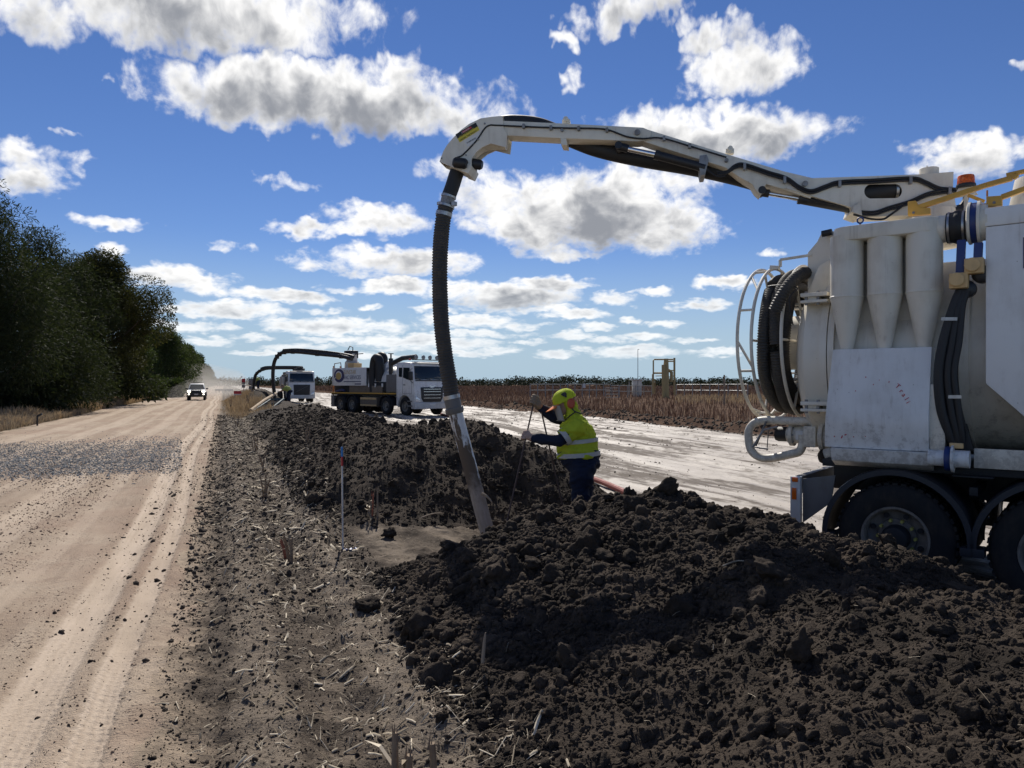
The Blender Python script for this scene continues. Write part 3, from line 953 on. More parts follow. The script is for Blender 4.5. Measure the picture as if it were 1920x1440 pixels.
def build_scatter():
    rng = RNG
    # ---- near heap: big clods as parts
    meshes = [mesh_from('clod', V, Fc, [M_HEAP], smooth=True) for V, Fc in CLOD_HI]
    n = 270
    s = 0.6 + 7.4 * rng.random(n) ** 0.9; t = 1.15 + 3.5 * rng.random(n) ** 1.0
    r = pareto(rng, n, .050, .15, 2.2) * np.clip(s / 4.5, .75, 1.1)
    kk = on_heap(s, t, .1); s, t, r = s[kk], t[kk], r[kk]; n = len(s)
    P = soil_pos(s, t, -.1, r)
    for k in range(n):
        o = link('clod', meshes[k % len(meshes)], HEAP1)
        o.location = P[k]; o.scale = (r[k],) * 3; o.rotation_euler = tuple(rng.uniform(0, 6.28, 3))
    # a few that stand out on the crest, and the broken slab by the wheel
    for (px, py, D, sc, rot) in ((1176, 912, 6.6, (.045, .06, .085), (.1, .25, 1.0)), (1140, 922, 6.75, (.09, .08, .06), (0, 0, 1)), (1832, 1074, 4.4, (.20, .09, .045), (.1, .22, -.3)), (1665, 1040, 5.2, (.07, .06, .06), (0, 1, 0)), (690, 1138, 5.7, (.10, .09, .09), (0, 0, 1)),
                                (820, 1290, 4.15, (.11, .10, .08), (1, 0, 0)), (1440, 1120, 4.3, (.13, .10, .08), (.3, .2, .5)), (1560, 1080, 4.6, (.12, .09, .08), (.3, 1.2, .5)), (1500, 1230, 3.4, (.09, .08, .08), (1, 2, 0)), (1010, 1200, 4.6, (.08, .07, .09), (0, 0, 0)), (850, 1055, 7.0, (.17, .12, .09), (.2, .35, .4)), (730, 1000, 8.5, (.10, .10, .09), (0, 0, .4)), (1000, 1090, 5.4, (.10, .08, .08), (.2, 0, 1))):
        p = at(px, py, D)
        o = link('clod', meshes[int(px) % len(meshes)], HEAP1); o.location = p; o.scale = sc; o.rotation_euler = rot
        o.location.z = max(hz(p.x, p.y) + sc[2] * .45, min(p.z, hz(p.x, p.y) + sc[2]))
    # ---- the rest of the lumps on the near heap
    n = 30000
    s = 0.4 + 8.2 * rng.random(n) ** 1.15; t = 1.0 + 4.5 * rng.random(n)
    kk = on_heap(s, t); s, t = s[kk], t[kk]; n = len(s)
    r = pareto(rng, n, .014, .066, 1.9) * np.clip(s / 4.5, .75, 1.15)
    o = scatter_mesh('small_clods', CLOD_MID, soil_pos(s, t, .2, r), r, M_HEAP, rng, HEAP1, smooth=True); o["kind"] = "stuff"
    n = 90000
    s = 0.3 + 8.0 * rng.random(n) ** 1.3; t = 0.85 + 3.6 * rng.random(n)
    kk = on_heap(s, t); s, t = s[kk], t[kk]; n = len(s)
    r = pareto(rng, n, .006, .022, 1.5) * np.clip(s / 4.0, .6, 1.3)
    o = scatter_mesh('soil_crumbs', CLOD_LO, soil_pos(s, t, .1, r), r, M_HEAP, rng, HEAP1); o["kind"] = "stuff"
    # ---- far heap
    n = 200
    s = 8.6 + 13 * rng.random(n) ** 1.4; t = 1.1 + 3.0 * rng.random(n)
    r = pareto(rng, n, .055, .12, 2.2)
    kk = on_heap(s, t, .1); s, t, r = s[kk], t[kk], r[kk]; n = len(s)
    P = soil_pos(s, t, .15, r)
    for k in range(n):
        o = link('clod', meshes[k % len(meshes)], HEAP2)
        o.location = P[k]; o.scale = (r[k],) * 3; o.rotation_euler = tuple(rng.uniform(0, 6.28, 3))
    # upright lumps along its crest
    for k, px in enumerate((718, 742, 750, 757, 772, 800, 828, 900, 920)):
        D = 17.5 - .03 * (px - 718); x = (px - CX) / FPX * D
        o = link('clod', meshes[k % len(meshes)], HEAP2); q = .10 + .05 * rng.random(); o.scale = (q * .8, q * .8, q * 1.4)
        s0, t0 = st(x, D); t0 = 3.4; xx, yy = xy(D * 1.02 + .9, t0); o.location = (xx, yy, hz(xx, yy) + q * .4); o.rotation_euler = (.2, .3, k)
    n = 7000
    s = 8.4 + 30 * rng.random(n) ** 1.9; t = 0.9 + 4.4 * rng.random(n)
    kk = on_heap(s, t); s, t = s[kk], t[kk]; n = len(s)
    r = pareto(rng, n, .022, .070, 2.0) * np.clip(s / 12, .8, 1.5)
    o = scatter_mesh('small_clods', CLOD_MID, soil_pos(s, t, .2, r), r, M_HEAP, rng, HEAP2, smooth=True); o["kind"] = "stuff"
    n = 22000
    s = 8.3 + 20 * rng.random(n) ** 1.7; t = 0.7 + 4.4 * rng.random(n)
    kk = on_heap(s, t); s, t = s[kk], t[kk]; n = len(s)
    r = pareto(rng, n, .012, .035, 1.6) * np.clip(s / 11, .8, 2)
    o = scatter_mesh('soil_crumbs', CLOD_LO, soil_pos(s, t, .1, r), r, M_HEAP, rng, HEAP2); o["kind"] = "stuff"
    # ---- crumbs over the cultivated shoulder and onto the road edge
    n = 60000
    s = 2.2 + 44 * rng.random(n) ** 2.3; t = np.where(rng.random(n) < .95, -0.35 + 1.75 * rng.random(n), -1.2 + .9 * rng.random(n))
    r = pareto(rng, n, .004, .034, 1.9) * np.clip(s / 6, .7, 1.7)
    o = scatter_mesh('soil_crumbs', CLOD_LO, soil_pos(s, t, .1, r), r, M_CRUMB, rng); tag(o, 'dark soil crumbs strewn over the roadside strip', 'soil', kind='stuff')
    n = 9000
    s = 4.5 + 50 * rng.random(n) ** 1.6; t = 5.6 + 13.2 * rng.random(n)
    kk = fbm(s * .25, t * 1.1, 3, 222) > .22 * rng.random(n) - .05; s, t = s[kk], t[kk]; n = len(s)
    r = pareto(rng, n, .008, .05, 1.9) * np.clip(s / 14, .7, 1.8)
    o = scatter_mesh('pad_crumbs', CLOD_LO, soil_pos(s, t, .2, r), r, M_CRUMB, rng); tag(o, 'dark soil crumbs dropped over the pale work pad', 'soil', kind='stuff')
    # ---- stones on the road
    n = 30000
    s = 2.0 + 17 * rng.random(n) ** 1.4; t = -7.4 + 7.0 * rng.random(n)
    keep = (fbm(s * .35, t * .9, 3, 123) > .28 * rng.random(n) - .04) & (np.abs(t + .98) > .17) & (np.abs(t + .62) > .08)
    s, t = s[keep], t[keep]
    r = pareto(rng, len(s), .0045, .017, 1.8) * np.clip(s / 7, .7, 1.7)
    o = scatter_mesh('road_stones', CLOD_LO, soil_pos(s, t, .2, r), r, M_STONE, rng); tag(o, 'small brown stones lying on the dirt road', 'stones', kind='stuff')
    # ---- grey gravel patch across the road
    n = 30000
    u = rng.random(n); px = -60 + 400 * rng.random(n); py = 826 + 66 * rng.beta(1.3, 1.4, n) - (px - 150) * .035 + (4 + 9 * (rng.random(n) < .12)) * rng.normal(size=n)
    D = CAM_H * FPX / (py - CY); x = (px - CX) / FPX * D
    s, t = st(x, D); keep = (t < -.9 + .3 * rng.normal(size=n)) & (t > -8.2)
    s, t = s[keep], t[keep]
    r = pareto(rng, len(s), .010, .040, 1.6)
    o = scatter_mesh('gravel', CLOD_LO, soil_pos(s, t, .3, r), r, M_GRAVEL, rng); tag(o, 'patch of blue grey gravel spread across the dirt road', 'gravel', kind='stuff')
    # ---- straw and broken stalks
    def straw(n, s, t, lo, hi, wid, lift=.004):
        L = rng.uniform(lo, hi, n); w = np.where(rng.random(n) < .7, rng.uniform(wid[0] * .6, wid[0] * 1.4, n), rng.uniform(*wid, n)); a = rng.uniform(0, math.pi, n)
        x, y = xy(s, t); dx, dy = np.cos(a) * L / 2, np.sin(a) * L / 2
        z0 = height(x - dx, y - dy) + lift; z1 = height(x + dx, y + dy) + lift + rng.random(n) * .02
        zm = np.maximum((z0 + z1) / 2, height(x, y) + lift) + rng.random(n) * .004
        nx, ny = -np.sin(a) * w / 2, np.cos(a) * w / 2
        V = np.zeros((n, 9, 3))
        bend = rng.normal(size=n) * L * .03
        for k, (q, zz) in enumerate(((-1, z0), (0, zm), (1, z1))):
            bx, by = (nx * 0 + (-np.sin(a)) * bend * (1 - abs(q)), np.cos(a) * bend * (1 - abs(q)))
            V[:, k * 3] = np.stack([x + dx * q + nx + bx, y + dy * q + ny + by, zz], -1)
            V[:, k * 3 + 1] = np.stack([x + dx * q + bx, y + dy * q + by, zz + w * .6], -1)
            V[:, k * 3 + 2] = np.stack([x + dx * q - nx + bx, y + dy * q - ny + by, zz], -1)
        Fc = np.array([[0, 1, 4, 3], [1, 2, 5, 4], [3, 4, 7, 6], [4, 5, 8, 7]])
        return V.reshape(-1, 3), (Fc[None] + (np.arange(n) * 9)[:, None, None]).reshape(-1, 4)
    n = 6800
    s = 2.4 + 40 * rng.random(n) ** 1.9; t = -0.35 + 1.75 * rng.beta(2.0, 1.5, n)
    extra = sstep(10, 18, s); t = t + extra * .4 * rng.random(n)
    V, Fc = straw(n, s, t, .015, .10, (.004, .016))
    sc = (np.clip(s / 7, .75, 1.3) * rng.uniform(.45, 1.5, n) ** 1.3).repeat(9)[:, None]; ctr = V.reshape(-1, 9, 3).mean(1).repeat(9, 0); V = ctr + (V - ctr) * sc
    o = link('straw', mesh_from('straw', V, Fc, [M_STRAW])); tag(o, 'pale broken straw and stalks littered over the roadside strip', 'straw', kind='stuff')
    n = 170
    s = 1.5 + 18 * rng.random(n) ** 1.1; t = 1.2 + 2.6 * rng.random(n)
    V, Fc = straw(n, s, t, .015, .08, (.002, .004), .03)
    o = link('straw', mesh_from('straw', V, Fc, [M_STRAW])); tag(o, 'few straw bits caught in the black soil heaps', 'straw', kind='stuff')


def m_var(name, c0, c1, rough=.9, spec=.15, scale=8.0):
    m, nb = new_mat(name)
    geo = nb.n('ShaderNodeNewGeometry')
    rnd = nb.m('FRACT', nb.m('ADD', geo.outputs['Random Per Island'], nb.n('ShaderNodeObjectInfo').outputs['Random']))
    c = nb.mix(rnd, c0, c1)
    c = nb.mix(nb.ramp(nb.noise(geo.outputs['Position'], scale, 3.0), .4, .7), c, tuple(q * .7 for q in c0))
    finish(nb, c, rough, 0, spec)
    return m


M_CRUMB = m_var('soil_crumb', (0.030, 0.023, 0.018), (0.12, 0.094, 0.071))
M_STONE = m_var('road_stone', (0.10, 0.07, 0.052), (0.30, 0.215, 0.155))
M_GRAVEL = m_var('blue_gravel', (0.08, 0.087, 0.095), (0.25, 0.255, 0.255), .8, .3)
M_STRAW = m_var('straw_fibre', (0.20, 0.155, 0.10), (0.74, 0.64, 0.48), .8, .2)
build_scatter()

# ------------------------------------------------------------------ the near vacuum truck
TR_TH = 38.0
TR_O = Vector((3.67, 7.10, -0.26))


def plane_frame(origin, rz):
    """pixel -> local (a, z) on the plane b = const of a standing frame"""
    th = rz
    d = Vector((math.cos(th), math.sin(th))); n = Vector((-math.sin(th), math.cos(th)))
    def f(px, py, b=0.0):
        rx, rzz = ray(px, py)
        D = (origin[0] * n.x + origin[1] * n.y + b) / (rx * n.x + n.y)
        x, y = D * rx - origin[0], D - origin[1]
        return (x * d.x + y * d.y, CAM_H + D * rzz - origin[2])
    return f


TP = plane_frame(TR_O, -math.radians(TR_TH))


def tp3(px, py, b):
    a, z = TP(px, py, b)
    return Vector((a, b, z))


def tyre_profile(R, w, rim):
    h = R - rim
    return [(rim, -w * .40), (rim + h * .12, -w * .47), (rim + h * .5, -w * .5), (R - h * .16, -w * .46), (R - .012, -w * .40), (R, -w * .33),
            (R, w * .33), (R - .012, w * .40), (R - h * .16, w * .46), (rim + h * .5, w * .5), (rim + h * .12, w * .47), (rim, w * .40)]


def make_wheel(parent, c, R=0.52, w=0.28, rim=0.29, face=-1, dish=0.10, hub=True, nuts=True, n=48, lugs=44, matr=None):
    """wheel = tyre (> rim, hub, nuts)"""
    ty = MB(); ty.lathe(tyre_profile(R, w, rim), c, 'y', n, False, False)
    # tread blocks
    for k in range(lugs):
        a = 2 * math.pi * k / lugs
        for sgn in (-1, 1):
            p = Vector((c[0] + math.sin(a) * (R + .004), c[1] + sgn * w * .26, c[2] + math.cos(a) * (R + .004)))
            Rm = Matrix.Rotation(a, 3, 'Y')
            ty.box(p, (R * 2 * math.pi / lugs * .62, w * .26, .022), Rm)
    t = ty.build('wheel', M_TYRE, parent, angle=50)
    f = face
    rm = MB()
    rm.lathe([(rim + .012, f * w * .42), (rim + .008, f * w * .46), (rim - .012, f * w * .45), (rim - .03, f * w * .36), (rim - .035, f * (w * .5 - dish) + 0), (rim * .62, f * (w * .5 - dish - .02)), (rim * .58, f * (w * .5 - dish)), (0.0, f * (w * .5 - dish))], c, 'y', 40, cap0=False)
    r = rm.build('rim', matr or M_RIM, t, angle=40)
    if hub:
        hb = MB(); hb.lathe([(.125, f * (w * .5 - dish - .01)), (.125, f * (w * .5 - dish + .09)), (.105, f * (w * .5 - dish + .12)), (.06, f * (w * .5 - dish + .13)), (0, f * (w * .5 - dish + .13))], c, 'y', 24)
        hb.build('hub', M_CHASSIS, t, angle=40)
        hh = MB()
        for k in range(8):
            a = 2 * math.pi * (k + .5) / 8
            rr = rim * .76
            y0 = c[1] + f * (w * .5 - dish + .004)
            hh.cyl((c[0] + rr * math.cos(a), y0 - .02, c[2] + rr * math.sin(a)), (c[0] + rr * math.cos(a), y0 + f * .006 + .0, c[2] + rr * math.sin(a)), .027, n=10)
        hh.build('hand_hole', M_CHASSIS, t)["kind"] = 'stuff'
    if nuts:
        nm = MB()
        for k in range(10):
            a = 2 * math.pi * k / 10
            rr = .165
            y0 = c[1] + f * (w * .5 - dish)
            nm.cyl((c[0] + rr * math.cos(a), y0, c[2] + rr * math.sin(a)), (c[0] + rr * math.cos(a), y0 + f * .05, c[2] + rr * math.sin(a)), .019, .014, n=6)
        nm.build('wheel_nuts', M_NUT, t)["kind"] = 'stuff'
    return t


def corrugated(path, r, pitch=0.03, depth=0.10, n=14):
    """rings of a ribbed hose along a path"""
    P = [Vector(p) for p in path]
    L = [0.0]
    for i in range(1, len(P)): L.append(L[-1] + (P[i] - P[i - 1]).length)
    total = L[-1]; m = int(total / (pitch / 4))
    out = []; rs = []; j = 0
    for i in range(m + 1):
        d = total * i / m
        while j < len(L) - 2 and L[j + 1] < d: j += 1
        q = (d - L[j]) / max(1e-9, L[j + 1] - L[j])
        out.append(P[j].lerp(P[j + 1], q))
        ph = i % 4
        rs.append(r * (1.0 if ph in (0, 1) else 1.0 - depth))
    mb = MB(); mb.tube(out, rs, n)
    return mb


def build_near_truck():
    root = empty('vacuum_truck', TR_O, -math.radians(TR_TH))
    tag(root, 'near cream vacuum excavation truck with hose reel at its rear, cropped by the frame', 'truck')
    # ---------------- chassis and running gear
    ch = MB()
    ch.bb(-0.75, 6.2, 0.78, 0.88, 0.86, 1.16); ch.bb(-0.75, 6.2, 1.62, 1.72, 0.86, 1.16)
    for a in (-.7, .64, 2.0, 3.5, 5.0): ch.bb(a - .05, a + .05, .88, 1.62, .9, 1.12)
    ch.bb(-.70, 6.2, .15, 2.35, 1.165, 1.235)
    ch.build('chassis_frame', M_CHASSIS, root, bevel=.006)
    for k, a in enumerate((0.0, 1.28)):
        for b, f in ((.15, -1), (.50, -1), (2.0, 1), (2.35, 1)):
            outer = b in (.15, 2.35)
            make_wheel(root, (a, b, .52), R=.52, w=.27, rim=.295, face=f, dish=.11, hub=outer, nuts=outer)
        ax = MB(); ax.cyl((a, .3, .52), (a, 2.2, .52), .085, n=14); ax.lathe([(.02, -.17), (.19, -.11), (.21, 0), (.19, .11), (.02, .17)], (a, 1.25, .52), 'y', 16)
        ax.build('axle', M_CHASSIS, root)
    make_wheel(root, (4.6, .16, .52), R=.52, w=.28, rim=.295, face=-1, dish=.02)
    make_wheel(root, (4.6, 2.34, .52), R=.52, w=.28, rim=.295, face=1, dish=.02)
    # mudguards: rolled plastic arcs with a lip
    for a0 in (0.0, 1.28):
        for b0, b1 in ((-.03, .66), (1.84, 2.53)):
            g = MB(); N = 28
            rings = []
            for k in range(N + 1):
                th = math.radians(-4 + 188 * k / N)
                ca, sa = -math.cos(th), math.sin(th)
                prof = [(.605, b0), (.655, b0), (.665, b0 + .05), (.665, b1 - .05), (.655, b1), (.605, b1), (.635, b1 - .04), (.635, b0 + .04)]
                rings.append([Vector((a0 + ca * r, b, .53 + sa * r)) for r, b in prof])
            g.loft(rings)
            mg = g.build('mudguard', M_GUARD, root, angle=50)
            e = MB()
            for sg in (-1, 1): e.bb(a0 + sg * .60 - .055, a0 + sg * .60 + .055, b0 - .006, b0 + .20, .44, .52)
            e.build('guard_end', M_GUARD, mg, bevel=.008)
    br = MB()
    for a in (.64,): br.bb(a - .035, a + .035, .1, .8, .98, 1.06); br.bb(a - .16, a + .16, .02, .14, 1.155, 1.17)
    br.build('guard_bracket', M_CHASSIS, root, bevel=.005)
    # lamp / hose box between the guards
    lb = MB(); lb.bb(1.03, 1.11, .06, .30, .98, 1.155)
    l1 = lb.build('side_box', M_WHITE, root, bevel=.006)
    sw = MB(); sw.cyl((1.07, .062, 1.03), (1.07, .045, 1.03), .016, n=12); sw.build('button', M_LENS_R, l1)
    sw = MB(); sw.bar((1.05, .056, 1.085), (1.085, .052, 1.10), .01, .012); sw.build('toggle', M_BLACK, l1)
    # airtank and springs
    at_ = MB(); at_.lathe([(0, -.40), (.10, -.38), (.14, -.33), (.14, .33), (.10, .38), (0, .40)], (2.35, .45, .80), 'x', 20); at_.build('air_tank', M_CHASSIS, root)
    bg = MB()
    for b in (.95, 1.55): bg.lathe([(.10, .0), (.13, .03), (.10, .08), (.13, .12), (.10, .17), (.12, .2)], (-.42, b - .2, .62), 'z', 16)
    bg.build('air_spring', M_RUBBER, root)
    # rear corner plate with amber markers
    pl = MB(); pl.bb(-.985, -.885, .02, .10, .50, 1.045)
    rp = pl.build('rear_corner_post', M_WHITE, root, bevel=.006)
    pl = MB(); pl.prism([(-.882, .56), (-.60, .80), (-.56, 1.08), (-.882, 1.02)], .10, .12); pl.build('rear_bracket', M_GREYP, root)
    for z, h in ((1.015, .045), (.87, .12)):
        q = MB(); q.bb(-.965, -.905 if h < .1 else -.92, .006, .022, z - h / 2, z + h / 2); q.build('amber_marker', M_LENS_A, rp, bevel=.004)
    q = MB(); q.bb(-.98, -.90, .14, 2.4, .86, 1.04); q.build('rear_bumper', M_GREYP, root, bevel=.01)
    # ---------------- debris tank
    tk = MB(); TZ, TRD = 2.30, 1.00
    tk.lathe([(.0, -.70), (TRD * .97, -.70), (TRD, -.66), (TRD, 3.4), (0, 3.4)], (0, 1.22, TZ), 'x', 72)
    tank = tk.build('debris_tank', M_CREAM, root, angle=30)
    fl = MB(); fl.lathe([(TRD * .9, -.60), (TRD + .05, -.60), (TRD + .05, -.66), (TRD * .9, -.66)], (0, 1.22, TZ), 'x', 72)
    fl.build('tank_flange', M_CREAM, tank, angle=30)
    dr = MB(); dr.lathe([(TRD * .95, -.665), (TRD + .055, -.67), (TRD + .055, -.74), (TRD + .015, -.75), (TRD + .01, -.91), (TRD - .01, -.93), (TRD * .93, -.985), (TRD * .75, -1.06), (TRD * .5, -1.11), (.2, -1.14), (0, -1.142)], (0, 1.22, TZ), 'x', 72)
    door = dr.build('tank_door', M_CREAM, root, angle=35)
    # rolling ring bands on the tank
    for a in (.55, 1.6, 2.6):
        rg = MB(); rg.lathe([(TRD * .98, a - .04), (TRD + .025, a - .04), (TRD + .025, a + .04), (TRD * .98, a + .04)], (0, 1.22, TZ), 'x', 72); rg.build('tank_band', M_CREAM, tank, angle=30)
    # door clamps top and bottom on the near side
    for (p0, p1) in ((TP(1508, 546, .30), TP(1558, 566, .30)), (TP(1508, 745, .30), TP(1558, 770, .30))):
        a0, z1 = p0; a1, z0 = p1
        c = MB(); c.bb(a0, a1, .16, .42, z0 + .055, z0 + .095); c.bb(a0, a1, .16, .42, z0 - .01, z0 + .02); c.bb(a0 + .07, a1 - .1, .2, .4, z0 + .02, z0 + .055)
        cl = c.build('door_clamp', M_CREAM, door, bevel=.005)
        bo = MB()
        for a in (a0 + .05, a0 + .17): bo.cyl((a, .2, z0 - .03), (a, .2, z0 + .115), .017, n=8)
        bo.build('clamp_bolt', M_DULL, door)
    # hinge plate above the door with gusset
    a0, z0 = TP(1522, 545, .75); a1, z1 = TP(1557, 440, .75)
    h = MB(); h.prism([(a0, z0 - .1), (a1 + .2, z0 - .1), (a1 + .2, z1), (a1 - .05, z1 + .01), (a0 + .10, z1 - .09), (a0, z1 - .20)], .60, .64)
    h.prism([(a0, z0 - .1), (a1 + .2, z0 - .1), (a1 + .2, z1), (a1 - .05, z1 + .01), (a0 + .10, z1 - .09), (a0, z1 - .20)], 1.80, 1.84)
    h.cyl((a1 + .06, .55, z1 - .05), (a1 + .06, 1.9, z1 - .05), .045, n=16)
    hn = h.build('door_hinge', M_CREAM, root, bevel=.004)
    g = MB(); b_ = .55
    q = [TP(1516, 553, b_), TP(1537, 500, b_), TP(1558, 488, b_), TP(1560, 545, b_)]
    g.prism([q[0], q[3], q[2], q[1]], .50, .60); g.build('door_gusset', M_CREAM, door, bevel=.006)
    m = MB(); m.cyl((a1 - .02, .5, z1 - .03), (a1 + .08, .5, z1 - .02), .035, n=12); m.build('rubber_stop', M_RUBBER, hn)
    # camera arm
    A0 = tp3(1522, 478, .6); A1 = tp3(1463, 487, .6)
    c = MB(); c.bar(A0, A1, .025, .028); c.bar(A1, A1 + Vector((0, 0, -.08)), .03, .03); ca = c.build('camera_arm', M_CREAM, root, bevel=.003)
    c = MB(); c.box(A1 + Vector((-.06, 0, -.085)), (.10, .07, .045), Matrix.Rotation(.15, 3, 'Y')); c.build('reversing_camera', M_CREAM, ca, bevel=.006)
    # ---------------- hose reel on the door
    RZ, RB, RR = 2.50, 1.20, .90
    rings = (-1.66, -1.50, -1.17)
    reel = MB()
    for k, a in enumerate(rings):
        rr = RR
        reel.tube([(a, RB + rr * math.cos(q), RZ + rr * math.sin(q)) for q in np.linspace(0, 2 * math.pi, 72, endpoint=False)], .019, 10, closed=True)
    for q in np.linspace(0, 2 * math.pi, 8, endpoint=False):
        cq, sq = math.cos(q + .39), math.sin(q + .39)
        reel.tube([(rings[0], RB + RR * cq, RZ + RR * sq), (rings[1], RB + RR * cq, RZ + RR * sq)], .014, 8)
    for q in np.linspace(0, 2 * math.pi, 6, endpoint=False):
        cq, sq = math.cos(q), math.sin(q)
        cq2, sq2 = math.cos(q + .35), math.sin(q + .35)
        reel.tube([(rings[0], RB + RR * cq, RZ + RR * sq), (rings[0] + .16, RB + RR * cq2, RZ + RR * sq2)], .014, 8)
        reel.tube([(rings[1], RB + .30 * cq, RZ + .30 * sq), (rings[1], RB + RR * cq, RZ + RR * sq)], .015, 8)
        reel.tube([(rings[2], RB + .30 * cq, RZ + .30 * sq), (rings[2], RB + RR * cq, RZ + RR * sq)], .015, 8)
        reel.tube([(rings[1], RB + .50 * cq, RZ + .50 * sq), (rings[2], RB + .50 * cq, RZ + .50 * sq)], .017, 8)
    rl = reel.build('hose_reel', M_CREAM, root)
    pl = MB(); pl.lathe([(.05, -1.52), (.32, -1.52), (.32, -1.14), (.05, -1.14)], (0, RB, RZ), 'x', 32); pl.build('reel_drum', M_CREAM, rl)
    hose_r = .072
    for k, (a, r) in enumerate(((-1.42, .765), (-1.27, .80), (-1.35, .63), (-1.225, .66))):
        P = []
        for q in np.linspace(0, 2 * math.pi * (0.985 if k else .97), 150):
            w = .02 * math.sin(q * 3 + k); q2 = q + 2.3 + k
            P.append((a + w, RB + (r + .5 * w) * math.cos(q2), RZ + (r + .5 * w) * math.sin(q2)))
        corrugated(P, hose_r, .030, .13, 12).build('stored_hose', M_HOSE, rl, angle=60)
    # loose hose end hanging over the coil, and the strap holding it
    E0 = tp3(1512, 520, .36); E1 = tp3(1478, 545, .26); E2 = tp3(1453, 582, .26)
    P = catmull([tp3(1519, 512, .75), tp3(1503, 514, .5), tp3(1484, 530, .33), tp3(1466, 556, .26), E2], 12)
    corrugated(P, hose_r, .030, .13, 12).build('hose_end', M_HOSE, rl, angle=60)
    s_ = MB(); s_.tube(catmull([tp3(1440, 537, .42), tp3(1460, 535, .30), tp3(1495, 540, .28), tp3(1480, 560, .22), tp3(1487, 610, .24)], 6), .007, 6); s_.build('hose_strap', M_BLACK, rl)
    # ---------------- rear outlet and bump loop
    b = .62
    pts = [tp3(1540, 790, b), tp3(1500, 790, b), tp3(1440, 788, b), tp3(1417, 792, b), tp3(1405, 805, b), tp3(1404, 825, b), tp3(1409, 845, b), tp3(1424, 857, b), tp3(1445, 859, b), tp3(1485, 851, b), tp3(1499, 846, b), tp3(1505, 832, b), tp3(1505, 815, b)]
    lp = MB(); lp.tube(catmull(pts, 5), .047, 14); lp.build('outlet_loop', M_CREAM, root)
    v = MB(); A = TP(1455, 815, b)[0]; zc = TP(1470, 815, b)[1]
    v.lathe([(.06, -.0), (.085, .0), (.085, .03), (.13, .035), (.13, .075), (.10, .08), (.10, .20), (.14, .205), (.14, .24), (.1, .25)], (A + .10, b + .10, zc), 'x', 28)
    ov = v.build('outlet_valve', M_CREAM, root)
    v = MB(); v.lathe([(.02, -.03), (.075, -.03), (.085, .0), (.085, .10), (.06, .10)], (A, b + .10, zc), 'x', 20); v.build('rubber_plug', M_RUBBER, ov)
    v = MB()
    for k in range(8):
        q = 2 * math.pi * k / 8
        v.cyl((A + .125, b + .10 + .11 * math.cos(q), zc + .11 * math.sin(q)), (A + .19, b + .10 + .11 * math.cos(q), zc + .11 * math.sin(q)), .011, n=6)
    v.build('flange_bolt', M_DULL, ov)
    v = MB(); v.bb(A + .22, A + .32, b - .010, b - .004, zc - .05, zc + .05); v.build('valve_label', M_STICKER_W, ov)
    v = MB(); v.bb(A + .33, A + .46, b - .10, b + .3, zc - .12, zc + .11); v.build('valve_box', M_CREAM, root, bevel=.01)
    v = MB(); v.lathe([(.05, -.05), (.13, -.05), (.155, -.045), (.155, 0), (.13, .005), (.13, .30)], (A + .55, b - .05, zc), 'x', 28); v.build('suction_port', M_CREAM, root)
    v = MB(); v.tube([tp3(1440, 842, b - .08), tp3(1412, 838, b - .08), tp3(1432, 806, b - .08), tp3(1458, 800, b - .08)], [.012, .018, .014, .01], 8); v.build('release_lever', M_DULL, ov)
    v = MB(); v.tube([tp3(1417, 836, b - .06), tp3(1437, 790, b - .06)], .012, 8); v.tube([tp3(1438, 845, b), tp3(1441, 805, b)], .006, 6); v.build('tie_rope', M_GREYP, ov)
    v = MB(); v.tube([tp3(1548, 855, .45), tp3(1562, 850, .45)], .075, 18); dp = v.build('drain_pipe', M_CREAM, root)
    v = MB(); v.tube([tp3(1536, 858, .45), tp3(1543, 857, .45), tp3(1549, 855, .45)], [.05, .085, .082], 14); v.build('mud_plug', M_HEAP, dp)
    # ---------------- cyclone bank
    cyc = MB(); top_z = TP(1600, 453, .10)[1]; cone_z = TP(1660, 551, 0)[1]; bot_z = TP(1660, 660, .05)[1]
    for px in (1588, 1659, 1733):
        a = TP(px, 520, .14)[0]
        cyc = MB(); R_ = .158
        cyc.lathe([(.055, bot_z - .15), (.055, bot_z), (.060, bot_z + .04), (R_, cone_z - .004), (R_ + .004, cone_z), (R_ + .004, cone_z + .012), (R_, cone_z + .016), (R_, top_z + .06)], (a, .14, 0), 'z', 36)
        cyc.build('cyclone', M_CREAM, root, angle=25)
    aL = TP(1558, 430, .0)[0]; aR = TP(1745, 430, .0)[0]; zt = TP(1558, 428, 0)[1]
    mf = MB()
    # manifold: rounded near-rear corner in plan, top falls slightly to the rear
    plan = [(aL, .75), (aL, .13)] + [(aL + .15 - .15 * math.cos(q), .13 - .15 * math.sin(q)) for q in np.linspace(.2, math.pi / 2, 6)] + [(aR - .02, -.02), (aR + .06, .05), (aR + .06, .75)]
    mf.prism(plan, top_z, zt + .0, 'xy'); mf.build('cyclone_manifold', M_CREAM, root, bevel=.015)
    bk = MB(); bk.bb(aL + .06, aR + .0, .28, .62, cone_z - .25, top_z - .002); bk.build('cyclone_backplate', M_CREAM, root, bevel=.01)
    # transfer duct with rubber sleeve and blue valve
    zc = TP(1760, 430, .16)[1]; ad = TP(1745, 430, .16)[0]
    a1, a2, a3, a4 = (TP(p, 425, .16)[0] for p in (1776, 1814, 1822, 1850))
    d = MB(); d.lathe([(.14, ad - .15), (.125, ad), (.125, a1 + .01)], (0, .16, zc), 'x', 32); du = d.build('transfer_duct', M_CREAM, root)
    d = MB(); d.lathe([(.12, a1), (.142, a1), (.142, a1 + .05), (.155, a1 + .07), (.155, a2 - .05), (.142, a2 - .03), (.142, a2), (.12, a2)], (0, .16, zc), 'x', 32); d.build('rubber_sleeve', M_RUBBER, du)
    d = MB()
